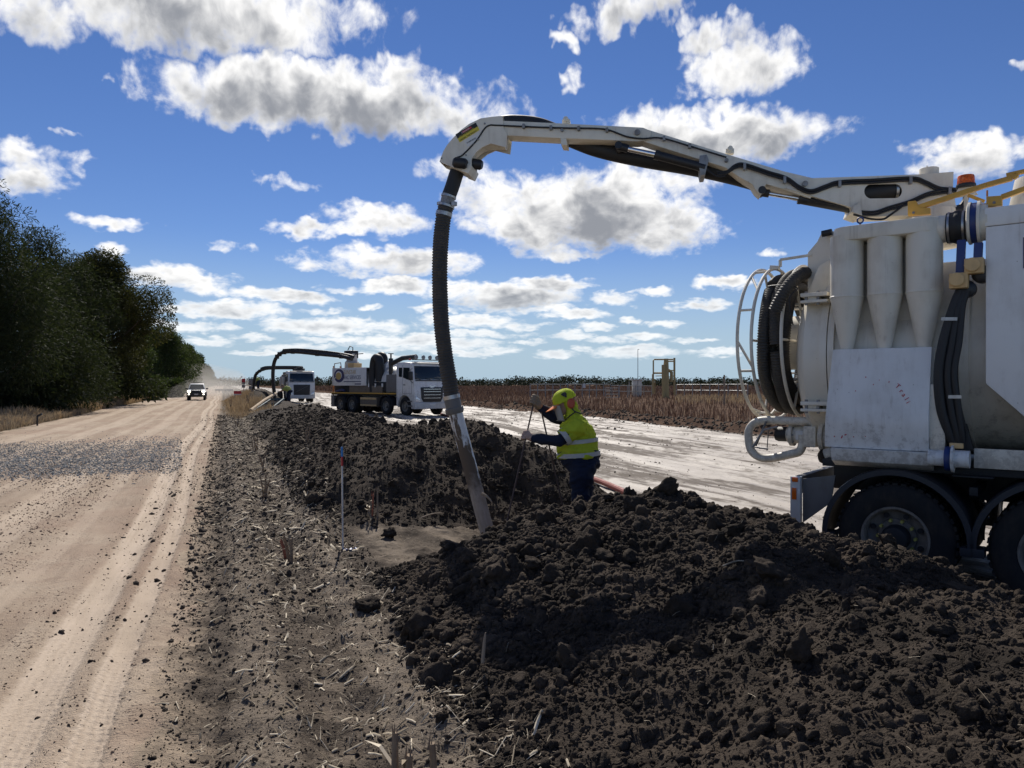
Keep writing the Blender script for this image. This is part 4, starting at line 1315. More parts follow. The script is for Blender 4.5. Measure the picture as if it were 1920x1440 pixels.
    for q in (a1 + .02, a2 - .025): d.lathe([(.140, q - .009), (.147, q - .009), (.147, q + .009), (.14, q + .009)], (0, .16, zc), 'x', 32)
    d.build('hose_clamp', M_STEEL, du)
    d = MB(); d.lathe([(.12, a2), (.175, a3 - .03), (.195, a3 - .02), (.195, a3), (.12, a3)], (0, .16, zc + .02), 'x', 32); d.build('duct_flange', M_CREAM, du)
    d = MB(); d.lathe([(.1, a3 + .002), (.185, a3 + .002), (.185, a3 + .05), (.1, a3 + .05)], (0, .16, zc + .02), 'x', 32); d.build('butterfly_valve', M_BLUE, du)
    d = MB(); d.lathe([(.1, a3 + .053), (.20, a3 + .053), (.20, a3 + .075), (.17, a3 + .08), (.17, a4 + .02), (.1, a4 + .02)], (0, .16, zc + .02), 'x', 32); d.build('duct_flange', M_CREAM, du)
    for (px, py, p2x, p2y) in ((1803, 450, 1800, 520), (1835, 455, 1833, 495)):
        d = MB(); A = tp3(px, py, .02); B = tp3(p2x, p2y, .02)
        d.bar(A, B, .07, .055, (0, 1, 0)); d.build('valve_stem', M_BLUE, du, bevel=.01)
    for (px, py) in ((1797, 526), (1826, 498)):
        A = tp3(px, py, -.06)
        d = MB(); d.box(A + Vector((.0, .05, 0)), (.15, .13, .14)); ac = d.build('valve_actuator', M_TAN, root, bevel=.012)
        d = MB(); d.lathe([(.062, 0), (.062, -.03), (.055, -.035), (0, -.035)], (A.x - .01, A.y - .016, A.z + .006), 'y', 24); d.build('actuator_cap', M_TAN, ac)
        d = MB(); d.lathe([(.05, .0), (.08, .02), (.08, .10), (.03, .12)], (A.x + .05, A.y + .07, A.z - .07), 'y', 20); d.build('actuator_body', M_BLACK, ac)
    # hose bundle down the side of the tank
    for k, (dx, r) in enumerate(((0, .038), (15, .034), (27, .03), (-6, .026))):
        P = [tp3(1800 + dx * .5, 545, .02), tp3(1788 + dx * .6, 575, .0), tp3(1771 + dx, 640, -.02), tp3(1762 + dx, 700, -.03), tp3(1767 + dx * 1.1, 765, -.02), tp3(1782 + dx * .8, 815, .0), tp3(1796 + dx * .3, 850, .05)]
        d = MB(); d.tube(catmull(P, 8), r, 12); d.build('hydraulic_hose', M_RUBBER, root)
    d = MB(); d.tube(catmull([tp3(1812, 545, .0), tp3(1795, 640, -.02), tp3(1790, 690, -.03), tp3(1800, 760, -.03), tp3(1812, 810, .02)], 8), .012, 8); d.build('cable', M_BLACK, root)
    for y_ in (598, 744):
        d = MB(); A = tp3(1765 if y_ == 598 else 1778, y_, -.055); B = tp3(1795 if y_ == 598 else 1803, y_, -.055); d.bar(A, B, .012, .03); d.build('hose_clip', M_STEEL, root)
    d = MB(); A = tp3(1763, 780, .05); d.prism([TP(1765, 790, .05), TP(1812, 795, .05), TP(1826, 845, .05), TP(1762, 845, .05)], .05, .12); d.build('hose_boot', M_RUBBER, root, bevel=.01)
    # ---------------- curved side cover
    z1 = TP(1650, 653, .02)[1]; z0 = TP(1650, 842, .0)[1]
    cv = MB(); rings = []
    aTL, aTR, aBL, aBR = TP(1560, 655, .0)[0], TP(1746, 651, .0)[0], TP(1547, 832, -.02)[0], TP(1742, 838, -.02)[0]
    prof = []
    for q in np.linspace(0, 1, 14):
        z = z1 + (z0 - z1) * q
        bb_ = .03 - .115 * math.sin(min(1, q * 1.15) * math.pi / 2 * 1.0) ** 1.2 + (.05 * max(0, q - .75) / .25)
        prof.append((bb_, z, q))
    for q2 in (0, 1):
        ring = []
        for bb_, z, q in prof:
            a = (aTL + (aBL - aTL) * q) if q2 == 0 else (aTR + (aBR - aTR) * q)
            ring.append(Vector((a, bb_, z)))
        for bb_, z, q in reversed(prof):
            a = (aTL + (aBL - aTL) * q) if q2 == 0 else (aTR + (aBR - aTR) * q)
            ring.append(Vector((a, bb_ + .30, z)))
        rings.append(ring)
    cv.loft(rings); cover = cv.build('side_cover', M_WHITE, root, bevel=.006, angle=30)
    sk = MB(); sk.prism([(-.085, z0 - .005), (-.03, z0 - .13), (.10, z0 - .19), (.3, z0 - .19), (.3, z0 - .005)], TP(1559, 850, -.03)[0], TP(1745, 850, -.03)[0], 'yz'); sk.build('cover_skirt', M_WHITE, root, bevel=.006)
    rs = MB(); rs.bb(aBR + .002, aBR + .13, -.02, .30, z0 - .02, z1 - .35); rs.build('cover_return', M_CREAM, root, bevel=.01)
    # worn red lettering
    for (px, py, ch_, rot) in ((1681, 722, 'T', -38), (1689, 731, 'r', -44), (1694, 738, 'a', -48), (1700, 746, 'l', -54), (1703, 752, 'i', -58), (1668, 714, 's', -22), (1650, 710, '.', -10)):
        a, z = TP(px - 5, py + 3, -.078)
        qq = min(1, max(0, (z1 - z) / (z1 - z0))); bb_ = .03 - .115 * math.sin(min(1, qq * 1.15) * math.pi / 2) ** 1.2 + (.05 * max(0, qq - .75) / .25)
        text_part('lettering', ch_, .062 if ch_ != 's' else .035, M_RED, Matrix.Translation((a, bb_ - .004, z)) @ Matrix.Rotation(math.pi / 2, 4, 'X') @ Matrix.Rotation(math.radians(rot), 4, 'Z'), cover)
    for (px, py, w) in ((1565, 818, .010), (1579, 819, .03), (1586, 815, .02), (1601, 819, .008), (1623, 818, .006), (1637, 721, .008), (1622, 707, .01), (1604, 733, .008)):
        a, z = TP(px, py, -.05); qq = min(1, max(0, (z1 - z) / (z1 - z0))); bb_ = .03 - .115 * math.sin(min(1, qq * 1.15) * math.pi / 2) ** 1.2 + (.05 * max(0, qq - .75) / .25)
        d = MB(); d.box((a, bb_ - .002, z), (w, .006, .009), Matrix.Rotation(px, 3, 'Y')); d.build('lettering_remnant', M_RED, cover)
    # lower valve on the near side
    zc = TP(1780, 860, -.05)[1]; ac_ = TP(1752, 860, -.05)[0]; ae = TP(1818, 860, -.05)[0]; L_ = ae - ac_
    d = MB(); d.lathe([(.075, ac_ - .05), (.075, ac_ + L_ * .30)], (0, -.03, zc), 'x', 24); vp = d.build('drain_valve', M_WHITE, root)
    d = MB(); d.lathe([(.06, ac_ + L_ * .30), (.112, ac_ + L_ * .30), (.112, ac_ + L_ * .48), (.06, ac_ + L_ * .48)], (0, -.03, zc), 'x', 24); d.build('valve_ring', M_BLUE, vp, bevel=.01)
    d = MB(); d.lathe([(.06, ac_ + L_ * .49), (.125, ac_ + L_ * .49), (.125, ac_ + L_ * .56), (.08, ac_ + L_ * .57), (.08, ae), (.062, ae), (.055, ae - .03), (0, ae - .03)], (0, -.03, zc), 'x', 24); d.build('valve_outlet', M_WHITE, vp)
    d = MB(); d.box((ac_ + L_ * .62, .0, zc + .12), (.11, .09, .05)); d.build('valve_handle', M_TAN, vp, bevel=.01)
    # ---------------- enclosure box at the frame edge
    aB = TP(1848, 500, .0)[0]; zt2 = TP(1848, 390, 0)[1]; zb2 = TP(1850, 719, 0)[1]; ach, zch = TP(1920, 781, 0)
    bx = MB(); bx.prism([(aB, zb2), (ach, zch), (ach + .5, zch - .25), (5.6, zch - .25), (5.6, zt2 - .17), (aB, zt2 - .17)], .0, 2.45); bx.build('equipment_body', M_WHITE, root, bevel=.012)
    bx = MB(); bx.bb(aB - .008, 5.6, -.006, 2.456, zt2 - .167, zt2 - .002); bx.build('body_roof', M_WHITE, root, bevel=.012)
    a, z = TP(1921, 475, -.004); bx = MB(); bx.bb(a - .01, a + .5, -.008, -.001, z - .13, z + .14); bx.build('blue_sign', M_NAVY, root)
    sb = MB(); sb.bb(TP(1826, 840, .1)[0], 5.5, .10, .13, 1.24, 1.42); sb.build('sub_frame', M_CREAM, root, bevel=.005)
    # ---------------- handrails folded on top
    def rail(pts, b, w=.05, h=.045, name='handrail'):
        r = MB()
        for i in range(len(pts) - 1):
            r.bar(tp3(*pts[i], b), tp3(*pts[i + 1], b), w, h)
        return r.build(name, M_YELLOW, root, bevel=.004)
    b = .22
    k0 = MB(); q = [TP(1703, 405, b), TP(1745, 402, b), TP(1745, 391, b), TP(1724, 389, b), TP(1718, 377, b), TP(1703, 379, b)]
    k0.prism(q, b - .03, b + .04); br_ = k0.build('rail_bracket', M_YELLOW, root, bevel=.004)
    d = MB(); A = tp3(1713, 399, b - .03); d.cyl(A, A + Vector((0, -.012, 0)), .012, n=10); d.build('bracket_bolt', M_DULL, br_)
    rail([(1722, 389), (1850, 347), (1898, 334), (1908, 327)], b)
    rail([(1887, 329), (1935, 318)], b, .05, .035)
    rail([(1815, 366), (1846, 378)], b + .35, .03, .03)
    k1 = MB(); q = [TP(1850, 388, .1), TP(1879, 386, .1), TP(1879, 368, .1), TP(1850, 370, .1)]
    k1.prism(q, .06, .16); br2 = k1.build('rail_bracket', M_YELLOW, root, bevel=.004)
    d = MB(); A = tp3(1864, 380, .06); d.cyl(A, A + Vector((0, -.012, 0)), .012, n=10); d.build('bracket_bolt', M_DULL, br2)
    rail([(1878, 370), (1945, 346)], .12)
    d = MB(); d.tube([tp3(1851, 368, .12), tp3(1851, 357, .12)], .008, 8); d.build('rail_pin', M_ORANGE, root)
    tb = MB(); A = tp3(1925, 375, .9); tb.lathe([(.0, -.05), (.30, -.05), (.36, .1), (.30, .42), (.0, .5)], (A.x + .2, .9, zt2 - .02), 'z', 24); tb.build('filter_housing', M_CREAM, root)
    eb = MB(); A = tp3(1613, 413, .15); eb.tube([(A.x + .028 * math.cos(q), .15, A.z + .028 * math.sin(q)) for q in np.linspace(0, 2 * math.pi, 16, endpoint=False)], .008, 6, closed=True); eb.cyl((A.x, .15, zt - .01), (A.x, .15, A.z - .028), .01, n=8); eb.build('lifting_eye', M_BLUE, root)
    # beacon
    A = tp3(1811, 350, .75)
    d = MB(); d.prism([(A.x - .10, A.z - .09), (A.x + .10, A.z - .09), (A.x + .06, A.z - .01), (A.x - .06, A.z - .01)], .72, .80); d.cyl((A.x, .76, A.z - .3), (A.x, .76, A.z - .08), .02, n=10); bc = d.build('beacon_mount', M_CREAM, root, bevel=.004)
    d = MB(); d.lathe([(.085, -.012), (.09, .0), (.085, .025), (0, .025)], (A.x, .76, A.z), 'z', 28); d.build('beacon_base', M_BLACK, bc)
    d = MB(); d.lathe([(.080, .026), (.078, .05), (.075, .10), (.068, .112), (0, .114)], (A.x, .76, A.z), 'z', 28); d.build('beacon_lens', M_LENS_O, bc)
    return root


NEAR_TRUCK = build_near_truck()

# ------------------------------------------------------------------ boom and suction hose of the near truck
def build_boom():
    base = Vector((4.78, 7.93, 0.0)); tip = Vector((-0.75, 9.02, 0.0))
    d = (base - tip); rz = math.atan2(d.y, d.x)
    BP = plane_frame(base, rz)
    M = NEAR_TRUCK.matrix_basis.inverted() @ (Matrix.Translation(base) @ Matrix.Rotation(rz, 4, 'Z'))
    T = NEAR_TRUCK
    # boom frame coordinates are turned into truck coordinates when each part is built
    def B(mb, name, mat, parent=T, **kw): return mb.build(name, mat, parent, M=M, **kw)
    def p3(px, py, b): a, z = BP(px, py, b); return Vector((a, b, z))
    def poly(pts, b): return [BP(x, y, b) for x, y in pts]
    hw = .13
    # base section with an oval slot (slot cut by a keyhole outline)
    outer = [(1521, 334), (1612, 331), (1720, 327), (1788, 322), (1787, 352), (1792, 384), (1800, 398), (1760, 404), (1690, 404), (1612, 407), (1600, 399), (1594, 388), (1520, 367), (1470, 352)]
    slot = []
    for q in np.linspace(0, 2 * math.pi, 22, endpoint=False):
        cx = 1656 + (22 if math.cos(q) > 0 else -22)
        slot.append((cx + 13.5 * math.cos(q), 358.5 + 13.5 * math.sin(q) - (cx - 1656) * .02))
    op = poly(outer, -hw); sp = poly(slot, -hw)
    # two side plates, rim strips and a hollow middle
    mb = MB()
    def plate(b0, b1):
        bm = bmesh.new()
        lo = [bm.verts.new((p[0], 0, p[1])) for p in op]; li = [bm.verts.new((p[0], 0, p[1])) for p in sp]
        es = [bm.edges.new((l[i], l[(i + 1) % len(l)])) for l in (lo, li) for i in range(len(l))]
        bmesh.ops.triangle_fill(bm, edges=es, use_beauty=True, use_dissolve=False)
        bm.verts.index_update()
        vs = [v.co.copy() for v in bm.verts]; fs = [tuple(v.index for v in f.verts) for f in bm.faces]; bm.free()
        n = len(vs)
        mb.add([(v.x, b0, v.z) for v in vs] + [(v.x, b1, v.z) for v in vs], fs + [tuple(i + n for i in reversed(f)) for f in fs])
        m = len(sp)
        for i in range(m):
            A, C = sp[i], sp[(i + 1) % m]; mb.add([(A[0], b0, A[1]), (C[0], b0, C[1]), (C[0], b1, C[1]), (A[0], b1, A[1])], [(0, 1, 2, 3)])
    plate(-hw, -hw + .015); plate(hw - .015, hw)
    for i in range(len(op)):
        A, C = op[i], op[(i + 1) % len(op)]
        mb.add([(A[0], -hw, A[1]), (C[0], -hw, C[1]), (C[0], hw, C[1]), (A[0], hw, A[1])], [(0, 1, 2, 3)])
    B(mb, 'boom_base', M_CREAM, smooth=False)
    # inner boom
    inner = [(1206, 240), (1360, 288), (1470, 321), (1525, 334), (1540, 336), (1520, 372), (1470, 355), (1437, 345), (1431, 354), (1427, 366), (1418, 358), (1410, 345), (1385, 331), (1360, 314), (1240, 276), (1197, 262), (1195, 248)]
    mb = MB(); mb.prism(poly(inner, -hw * .85), -hw * .85, hw * .85); ib = B(mb, 'inner_boom', M_CREAM, bevel=.006)
    outerb = [(938, 226), (1050, 231), (1206, 239), (1222, 246), (1218, 262), (1195, 265), (1152, 263), (1050, 259), (950, 254)]
    mb = MB(); mb.prism(poly(outerb, -hw * 1.0), -hw * 1.0, hw * .7); ob = B(mb, 'outer_boom', M_CREAM, bevel=.006)
    # joint pins and lugs
    for (px, py, r) in ((1195, 249, .032), (1509, 345, .03), (1054, 245, .018), (1362, 301, .02)):
        A = p3(px, py, -hw); mb = MB(); mb.cyl(A + Vector((0, -.03, 0)), A + Vector((0, 2 * hw + .03, 0)), r, n=16); B(mb, 'boom_pin', M_DULL)
    for (px, py) in ((1062, 230), (1368, 285)):
        mb = MB(); A = p3(px, py, 0); mb.box(A, (.09, .10, .05)); mb.cyl(A + Vector((0, -.08, .02)), A + Vector((0, .08, .02)), .03, n=12); B(mb, 'boom_lug', M_CREAM, bevel=.004)
    mb = MB(); mb.prism(poly([(1051, 259), (1062, 260), (1063, 272), (1052, 271)], -hw), -hw, hw * .7); B(mb, 'hose_hanger', M_CREAM)
    mb = MB(); mb.prism(poly([(1312, 292), (1325, 290), (1329, 300), (1322, 328), (1314, 329), (1310, 310)], -hw * 1.2), -hw * 1.25, hw * 1.1); B(mb, 'cylinder_lug', M_DULL, bevel=.004)
    # slewing post on the truck roof
    mb = MB(); A = p3(1742, 322, 0); mb.lathe([(.095, -.06), (.095, .03), (.085, .036), (0, .036)], tuple(A), 'z', 28); mb.cyl(A + Vector((-.02, 0, .036)), A + Vector((-.02, 0, .065)), .008, n=6); B(mb, 'boom_cap', M_CREAM)
    mb = MB(); A = p3(1745, 405, 0); mb.lathe([(.30, -.34), (.26, -.12), (.24, .05), (0, .05)], tuple(A), 'z', 28); B(mb, 'slew_post', M_CREAM)
    mb = MB(); A = p3(1765, 397, -.1); mb.cyl(A + Vector((-.18, 0, 0)), A + Vector((.25, 0, .01)), .045, n=12); B(mb, 'slew_motor', M_BLACK)
    # lift cylinder
    mb = MB(); mb.cyl(p3(1598, 391, -.02), p3(1500, 373, -.02), .055, n=18); mb.cyl(p3(1502, 373, -.02), p3(1497, 372, -.02), .062, n=18); c1 = B(mb, 'lift_cylinder', M_BLACK)
    mb = MB(); mb.cyl(p3(1500, 373, -.02), p3(1438, 362.5, -.02), .026, n=14); B(mb, 'piston_rod', M_CHROME)
    mb = MB(); mb.cyl(p3(1442, 363, -.02), p3(1428, 361, -.02), .045, n=14); A = p3(1427, 360, -.02); mb.cyl(A + Vector((0, -.10, 0)), A + Vector((0, .10, 0)), .042, n=14); B(mb, 'rod_eye', M_BLACK)
    mb = MB(); mb.tube([p3(1588, 387, -.09), p3(1530, 378, -.09), p3(1515, 370, -.09), p3(1508, 372, -.06)], .010, 8); B(mb, 'steel_line', M_BLACK)
    mb = MB(); mb.prism(poly([(1596, 398), (1616, 405), (1612, 378), (1606, 384), (1600, 386)], -.17), -.19, .19); B(mb, 'cylinder_mount', M_CREAM, bevel=.004)
    # fold cylinder beneath the knuckle
    mb = MB(); mb.cyl(p3(1232, 291, -.12), p3(1322, 315, -.12), .050, n=18); mb.cyl(p3(1228, 290, -.12), p3(1236, 292, -.12), .056, n=18); B(mb, 'fold_cylinder', M_BLACK)
    mb = MB(); mb.cyl(p3(1232, 291, -.12), p3(1176, 279, -.12), .030, n=14); B(mb, 'piston_rod', M_CHROME)
    mb = MB(); mb.cyl(p3(1178, 279, -.12), p3(1158, 274, -.12), .047, n=14); A = p3(1160, 274, -.12); mb.cyl(A + Vector((0, -.05, 0)), A + Vector((0, .2, 0)), .042, n=14); B(mb, 'rod_eye', M_BLACK)
    # suction hose slung under and beside the boom
    P = catmull([p3(925, 236, .12), p3(960, 231, .16), p3(1010, 236, .2), p3(1060, 256, .2), p3(1120, 279, .16), p3(1200, 297, .13), p3(1290, 312, .13), p3(1370, 329, .14), p3(1450, 350, .18), p3(1530, 366, .16), p3(1600, 366, .02), p3(1660, 358, .0), p3(1720, 352, .0)], 10)
    R_ = [.098] * len(P)
    mb = MB(); mb.tube(P, R_, 20); B(mb, 'boom_suction_hose', M_RUBBER)
    mb = MB(); mb.cyl(p3(1676, 357.5, 0), p3(1681, 357, 0), .106, n=20); B(mb, 'hose_clamp', M_STEEL)
    # hoses strapped along the boom's near face
    def line(pts, b, r, nm='hydraulic_line'):
        q = MB(); q.tube(catmull([p3(x, y, b) for x, y in pts], 6), r, 8); B(q, nm, M_RUBBER)
    line([(857, 295), (868, 290), (893, 264), (908, 242), (918, 235), (932, 235), (1000, 238), (1060, 240), (1120, 241), (1145, 245), (1175, 256), (1205, 260), (1240, 259), (1300, 276), (1362, 295)], -hw - .018, .010)
    for k in range(2):
        dy = k * 5
        line([(1345, 322 + dy), (1362, 322 + dy * .5), (1380, 309 + dy), (1398, 308 + dy), (1440, 322 + dy), (1475, 333 + dy), (1498, 349 + dy), (1521, 357 + dy), (1548, 348 + dy), (1575, 340 + dy), (1640, 337 + dy), (1710, 333 + dy), (1735, 340 + dy), (1762, 352 + dy), (1790, 354 + dy), (1812, 356 + dy)], -hw - .02, .0145)
        line([(1608, 396 + dy), (1640, 397 + dy), (1668, 388 + dy), (1705, 377 + dy), (1740, 362 + dy), (1775, 356 + dy)], -hw - .03, .013)
    line([(1600, 402), (1630, 410), (1655, 411), (1668, 404), (1690, 388)], -hw - .04, .011)
    line([(1808, 356), (1811, 372), (1803, 386), (1795, 390)], -hw + .05, .03)
    line([(1360, 330), (1345, 331), (1333, 324), (1325, 318)], -hw - .03, .010)
    for (px, py) in ((982, 237), (1033, 240), (1085, 241), (1138, 244), (1245, 260), (1293, 274), (1396, 310), (1471, 335), (1574, 342), (1707, 336), (1780, 355)):
        q = MB(); A = p3(px, py + (0 if px < 1350 else 2.5), -hw - .022); q.box(A, (.03, .05, .05 if px < 1350 else .075)); B(q, 'line_clip', M_DULL, bevel=.003)
    # ---- elbow head
    hb = .145
    top = [(942, 217), (921, 219), (901, 222), (880, 232), (864, 244), (849, 259), (838, 272), (831, 284), (824, 303)]
    low = [(878, 326), (884, 312), (884, 298), (893, 285), (904, 276), (920, 269), (948, 276), (951, 252), (944, 240)]
    mb = MB(); mb.prism(poly(top + low, -hb), -hb, -hb + .02); mb.prism(poly(top + low, -hb), hb - .02, hb)
    for i in range(len(top) - 1):
        A, C = BP(*top[i], -hb), BP(*top[i + 1], -hb)
        mb.add([(A[0], -hb + .021, A[1]), (C[0], -hb + .021, C[1]), (C[0], hb - .021, C[1]), (A[0], hb - .021, A[1])], [(0, 1, 2, 3)])
    hd = B(mb, 'boom_head', M_CREAM, smooth=False)
    # inner throat of the elbow
    mb = MB(); th = [p3(950, 262, 0), p3(920, 262, 0), p3(896, 270, 0), p3(878, 287, 0), p3(866, 308, 0), p3(860, 322, 0)]
    mb.tube(catmull(th, 6), .122, 20); B(mb, 'elbow_pipe', M_CREAM, hd)
    mb = MB(); mb.prism(poly([(873, 305), (886, 312), (879, 327), (866, 322)], -hb), -hb - .03, hb + .03); B(mb, 'head_collar', M_CREAM, hd, bevel=.006)
    # warning stickers
    def sticker(pts, mat, name='warning_sticker', off=.003):
        q = MB(); q.prism(poly(pts, -hb), -hb - off, -hb - .0005); return B(q, name, mat, hd, smooth=False)
    sticker([(854, 252), (892, 230), (896, 237), (858, 260)], M_STICKER_K)
    sticker([(858, 260), (896, 237), (899, 244), (862, 267)], M_STICKER_Y)
    sticker([(866, 247), (883, 237), (885, 240), (868, 250)], M_RED, off=.005)
    sticker([(871, 266), (898, 249), (903, 257), (877, 276)], M_STICKER_W)
    a, z = BP(861, 262, -hb)
    for (px, py, txt, sz, mt) in ((866, 251, 'DANGER', .028, M_STICKER_W), (862, 258.5, 'DO NOT STAND', .027, M_STICKER_Y), (863, 265, 'UNDER THE BOOM', .026, M_STICKER_K), (876, 270, 'WARNING', .026, M_STICKER_K)):
        a, z = BP(px, py, -hb)
        a2, z2 = BP(px + 38, py - 22.5, -hb)
        ang = math.atan2(z2 - z, a2 - a)
        text_part('sticker_text', txt, sz, mt, M @ Matrix.Translation((a, -hb - .0065, z)) @ Matrix.Rotation(-ang, 4, 'Y') @ Matrix.Rotation(math.pi / 2, 4, 'X'), hd, extrude=.0005)
    # work lamps
    for (px, py, b) in ((864, 306, -hb - .05), (893, 308, -hb * .3)):
        mb = MB(); A = p3(px, py, b); mb.tube([A + Vector((-.09, 0, .02)), A + Vector((-.07, 0, .015)), A + Vector((.05, 0, -.01)), A + Vector((.075, 0, -.015))], [.045, .062, .062, .045], 18); B(mb, 'work_lamp', M_BLACK, hd)
    mb = MB()
    for (px, py) in ((828, 297), (909, 232), (874, 291), (897, 262), (888, 270)): A = p3(px, py, -hb); mb.cyl(A, A + Vector((0, -.012, 0)), .010, n=8)
    B(mb, 'head_bolt', M_DULL, hd)
    # ---- hanging suction hose down to the hole
    W = lambda px, py, D: NEAR_TRUCK.matrix_basis.inverted() @ at(px, py, D)
    h0, h1, h2, h3, h4 = 9.03, 9.0, 8.96, 8.93, 8.90
    mb = MB(); mb.tube(catmull([W(862, 310, h0), W(855, 328, h0), W(848, 350, h0), W(842, 366, h0)], 6), .088, 24); mb.build('hose_sleeve', M_RUBBER, T)
    mb = MB(); mb.cyl(W(842.5, 362, h0), W(836, 388, h0), .083, n=24); mb.build('hose_coupling', M_DULL, T)
    mb = MB()
    for q, r in ((.12, .094), (.85, .104)):
        A = W(842.5, 364, h0).lerp(W(836, 388, h0), q); C = W(842.5, 364, h0).lerp(W(836, 388, h0), q + .16); mb.cyl(A, C, r, n=24)
    A = W(838, 382, h0); mb.box(A + Vector((-.12, 0, .02)), (.05, .05, .04)); mb.box(A + Vector((.12, 0, -.02)), (.05, .05, .05)); mb.build('coupling_clamp', M_STEEL, T)
    P = [W(836.5, 386, h0), W(832, 405, h0), W(828, 435, h0), W(825.5, 470, h1), W(824.5, 510, h1), W(825, 550, h1), W(826.5, 590, h2), W(830, 630, h2), W(836, 675, h2), W(842, 710, h3), W(847, 745, h3), W(849, 752, h3)]
    corrugated(catmull(P, 8), .097, .034, .09, 24).build('hanging_suction_hose', M_HOSE, T, angle=60)
    mb = MB(); mb.cyl(W(833, 398, h0), W(831.5, 405, h0), .101, n=24); mb.cyl(W(846, 741, h3), W(847.5, 748, h3), .102, n=24); mb.build('hose_clamp', M_STEEL, T)
    mb = MB(); mb.tube([W(847.5, 748, h3), W(851, 764, h3), W(851.3, 765, h3), W(853, 772, h3), W(854, 776, h3)], [.098, .098, .112, .112, .096], 24); mb.build('hose_cuff', M_GREYP, T)
    A, C = at(853.5, 773, h3), at(925, 1040, 8.82)
    dv = (C - A); L = dv.length
    pm = MB(); pm.tube([(0, 0, 0), (0, 0, -L)], .086, 28)
    o = pm.build('suction_wand', M_MUDPIPE, T, M=None)
    wm = Matrix.Translation(A) @ (dv.to_track_quat('-Z', 'X').to_matrix().to_4x4())
    o.matrix_local = NEAR_TRUCK.matrix_basis.inverted() @ wm
    # root caught on the wand
    mb = MB(); mb.tube(catmull([W(903, 925, 8.72), W(912, 930, 8.7), W(920, 938, 8.68), W(923, 944, 8.68)], 4), [.02, .019, .018, .017, .016, .014, .013, .012, .011, .01, .008, .006, .004], 7); mb.build('caught_root', M_WOOD, T)


build_boom()

# ------------------------------------------------------------------ roadside trees, grass, paddock stubble, far treeline
def leaf_mat(name, c0, c1, trans=.35, tint=(1.15, 1.2, .6)):
    m, nb = new_mat(name)
    geo = nb.n('ShaderNodeNewGeometry')
    c = nb.mix(geo.outputs['Random Per Island'], c0, c1)
    d = nb.n('ShaderNodeBsdfPrincipled', {'Base Color': c, 'Roughness': .75, 'Specular IOR Level': .12})
    tr = nb.n('ShaderNodeBsdfTranslucent', {'Color': nb.mix(1.0, c, tint, 'MULTIPLY')})
    mx = nb.n('ShaderNodeMixShader', {0: trans, 1: d.outputs[0], 2: tr.outputs[0]})
    nb.n('ShaderNodeOutputMaterial', {'Surface': mx.outputs[0]})
    return m


M_LEAF_A = leaf_mat('casuarina_needles', (0.020, 0.028, 0.015), (0.044, 0.054, 0.026), .28)
M_LEAF_B = leaf_mat('olive_leaves', (0.026, 0.029, 0.012), (0.066, 0.066, 0.026), .3)
M_LEAF_C = leaf_mat('green_leaves', (0.028, 0.042, 0.016), (0.066, 0.088, 0.033), .3)
M_LEAF_FAR = leaf_mat('far_leaves', (0.022, 0.028, 0.018), (0.040, 0.048, 0.030), .1)
M_BARK = paint('bark', (0.085, 0.065, 0.05), 0.9, (0.04, 0.03, 0.025), 0.7, 6.0)
M_DRYGRASS = leaf_mat('dry_grass', (0.24, 0.18, 0.115), (0.44, 0.345, 0.225), .25, (1.1, 1.0, .85))
M_GREYGRASS = leaf_mat('grey_grass', (0.19, 0.155, 0.115), (0.34, 0.28, 0.20), .3, (1.1, 1.0, .85))
M_STUBBLE = leaf_mat('stubble', (0.070, 0.042, 0.032), (0.22, 0.15, 0.11), .15, (1.1, .95, .8))
M_STUB_PALE = leaf_mat('pale_stubble', (0.24, 0.18, 0.13), (0.44, 0.36, 0.27), .2, (1.1, 1.0, .85))


def crown_mesh(name, lumps, n, size, mat, rng, droop=.5, elong=2.6, shell=.72):
    """leaf sprays spread through lumps (cx, cy, cz, rx, ry, rz)"""
    L = np.array(lumps, float); vol = (L[:, 3] * L[:, 4] * L[:, 5]) ** (2 / 3.)
    pick = rng.choice(len(L), n, p=vol / vol.sum())
    u = rng.normal(size=(n, 3)); u /= np.linalg.norm(u, axis=1)[:, None]
    # leaves gather towards the outside of each lump, in smaller tufts
    rad = shell + (1.08 - shell) * rng.random(n) ** .7
    inner = rng.random(n) < .22; rad[inner] *= rng.random(inner.sum())
    tuft = 1 + .22 * noise3(u * 2.2 + L[pick, :3], 3, 2.1)
    C = L[pick, :3] + u * L[pick, 3:] * (rad * tuft)[:, None]
    # spray direction: outwards and hanging
    dr = u * .8 + rng.normal(size=(n, 3)) * .55; dr[:, 2] -= droop
    dr /= np.linalg.norm(dr, axis=1)[:, None]
    sd = np.cross(dr, rng.normal(size=(n, 3))); sd /= np.linalg.norm(sd, axis=1)[:, None] + 1e-9
    ln = size * rng.uniform(.6, 1.5, n); w = ln / elong
    V = np.stack([C - sd * (w / 2)[:, None], C + dr * (ln * .55)[:, None] - sd * (w * .35)[:, None] * 0 + sd * (w * .5)[:, None], C + dr * ln[:, None], C + dr * (ln * .4)[:, None] - sd * (w * .7)[:, None]], 1)
    Fc = np.arange(n * 4).reshape(-1, 4)
    return mesh_from(name, V.reshape(-1, 3), Fc, [mat])


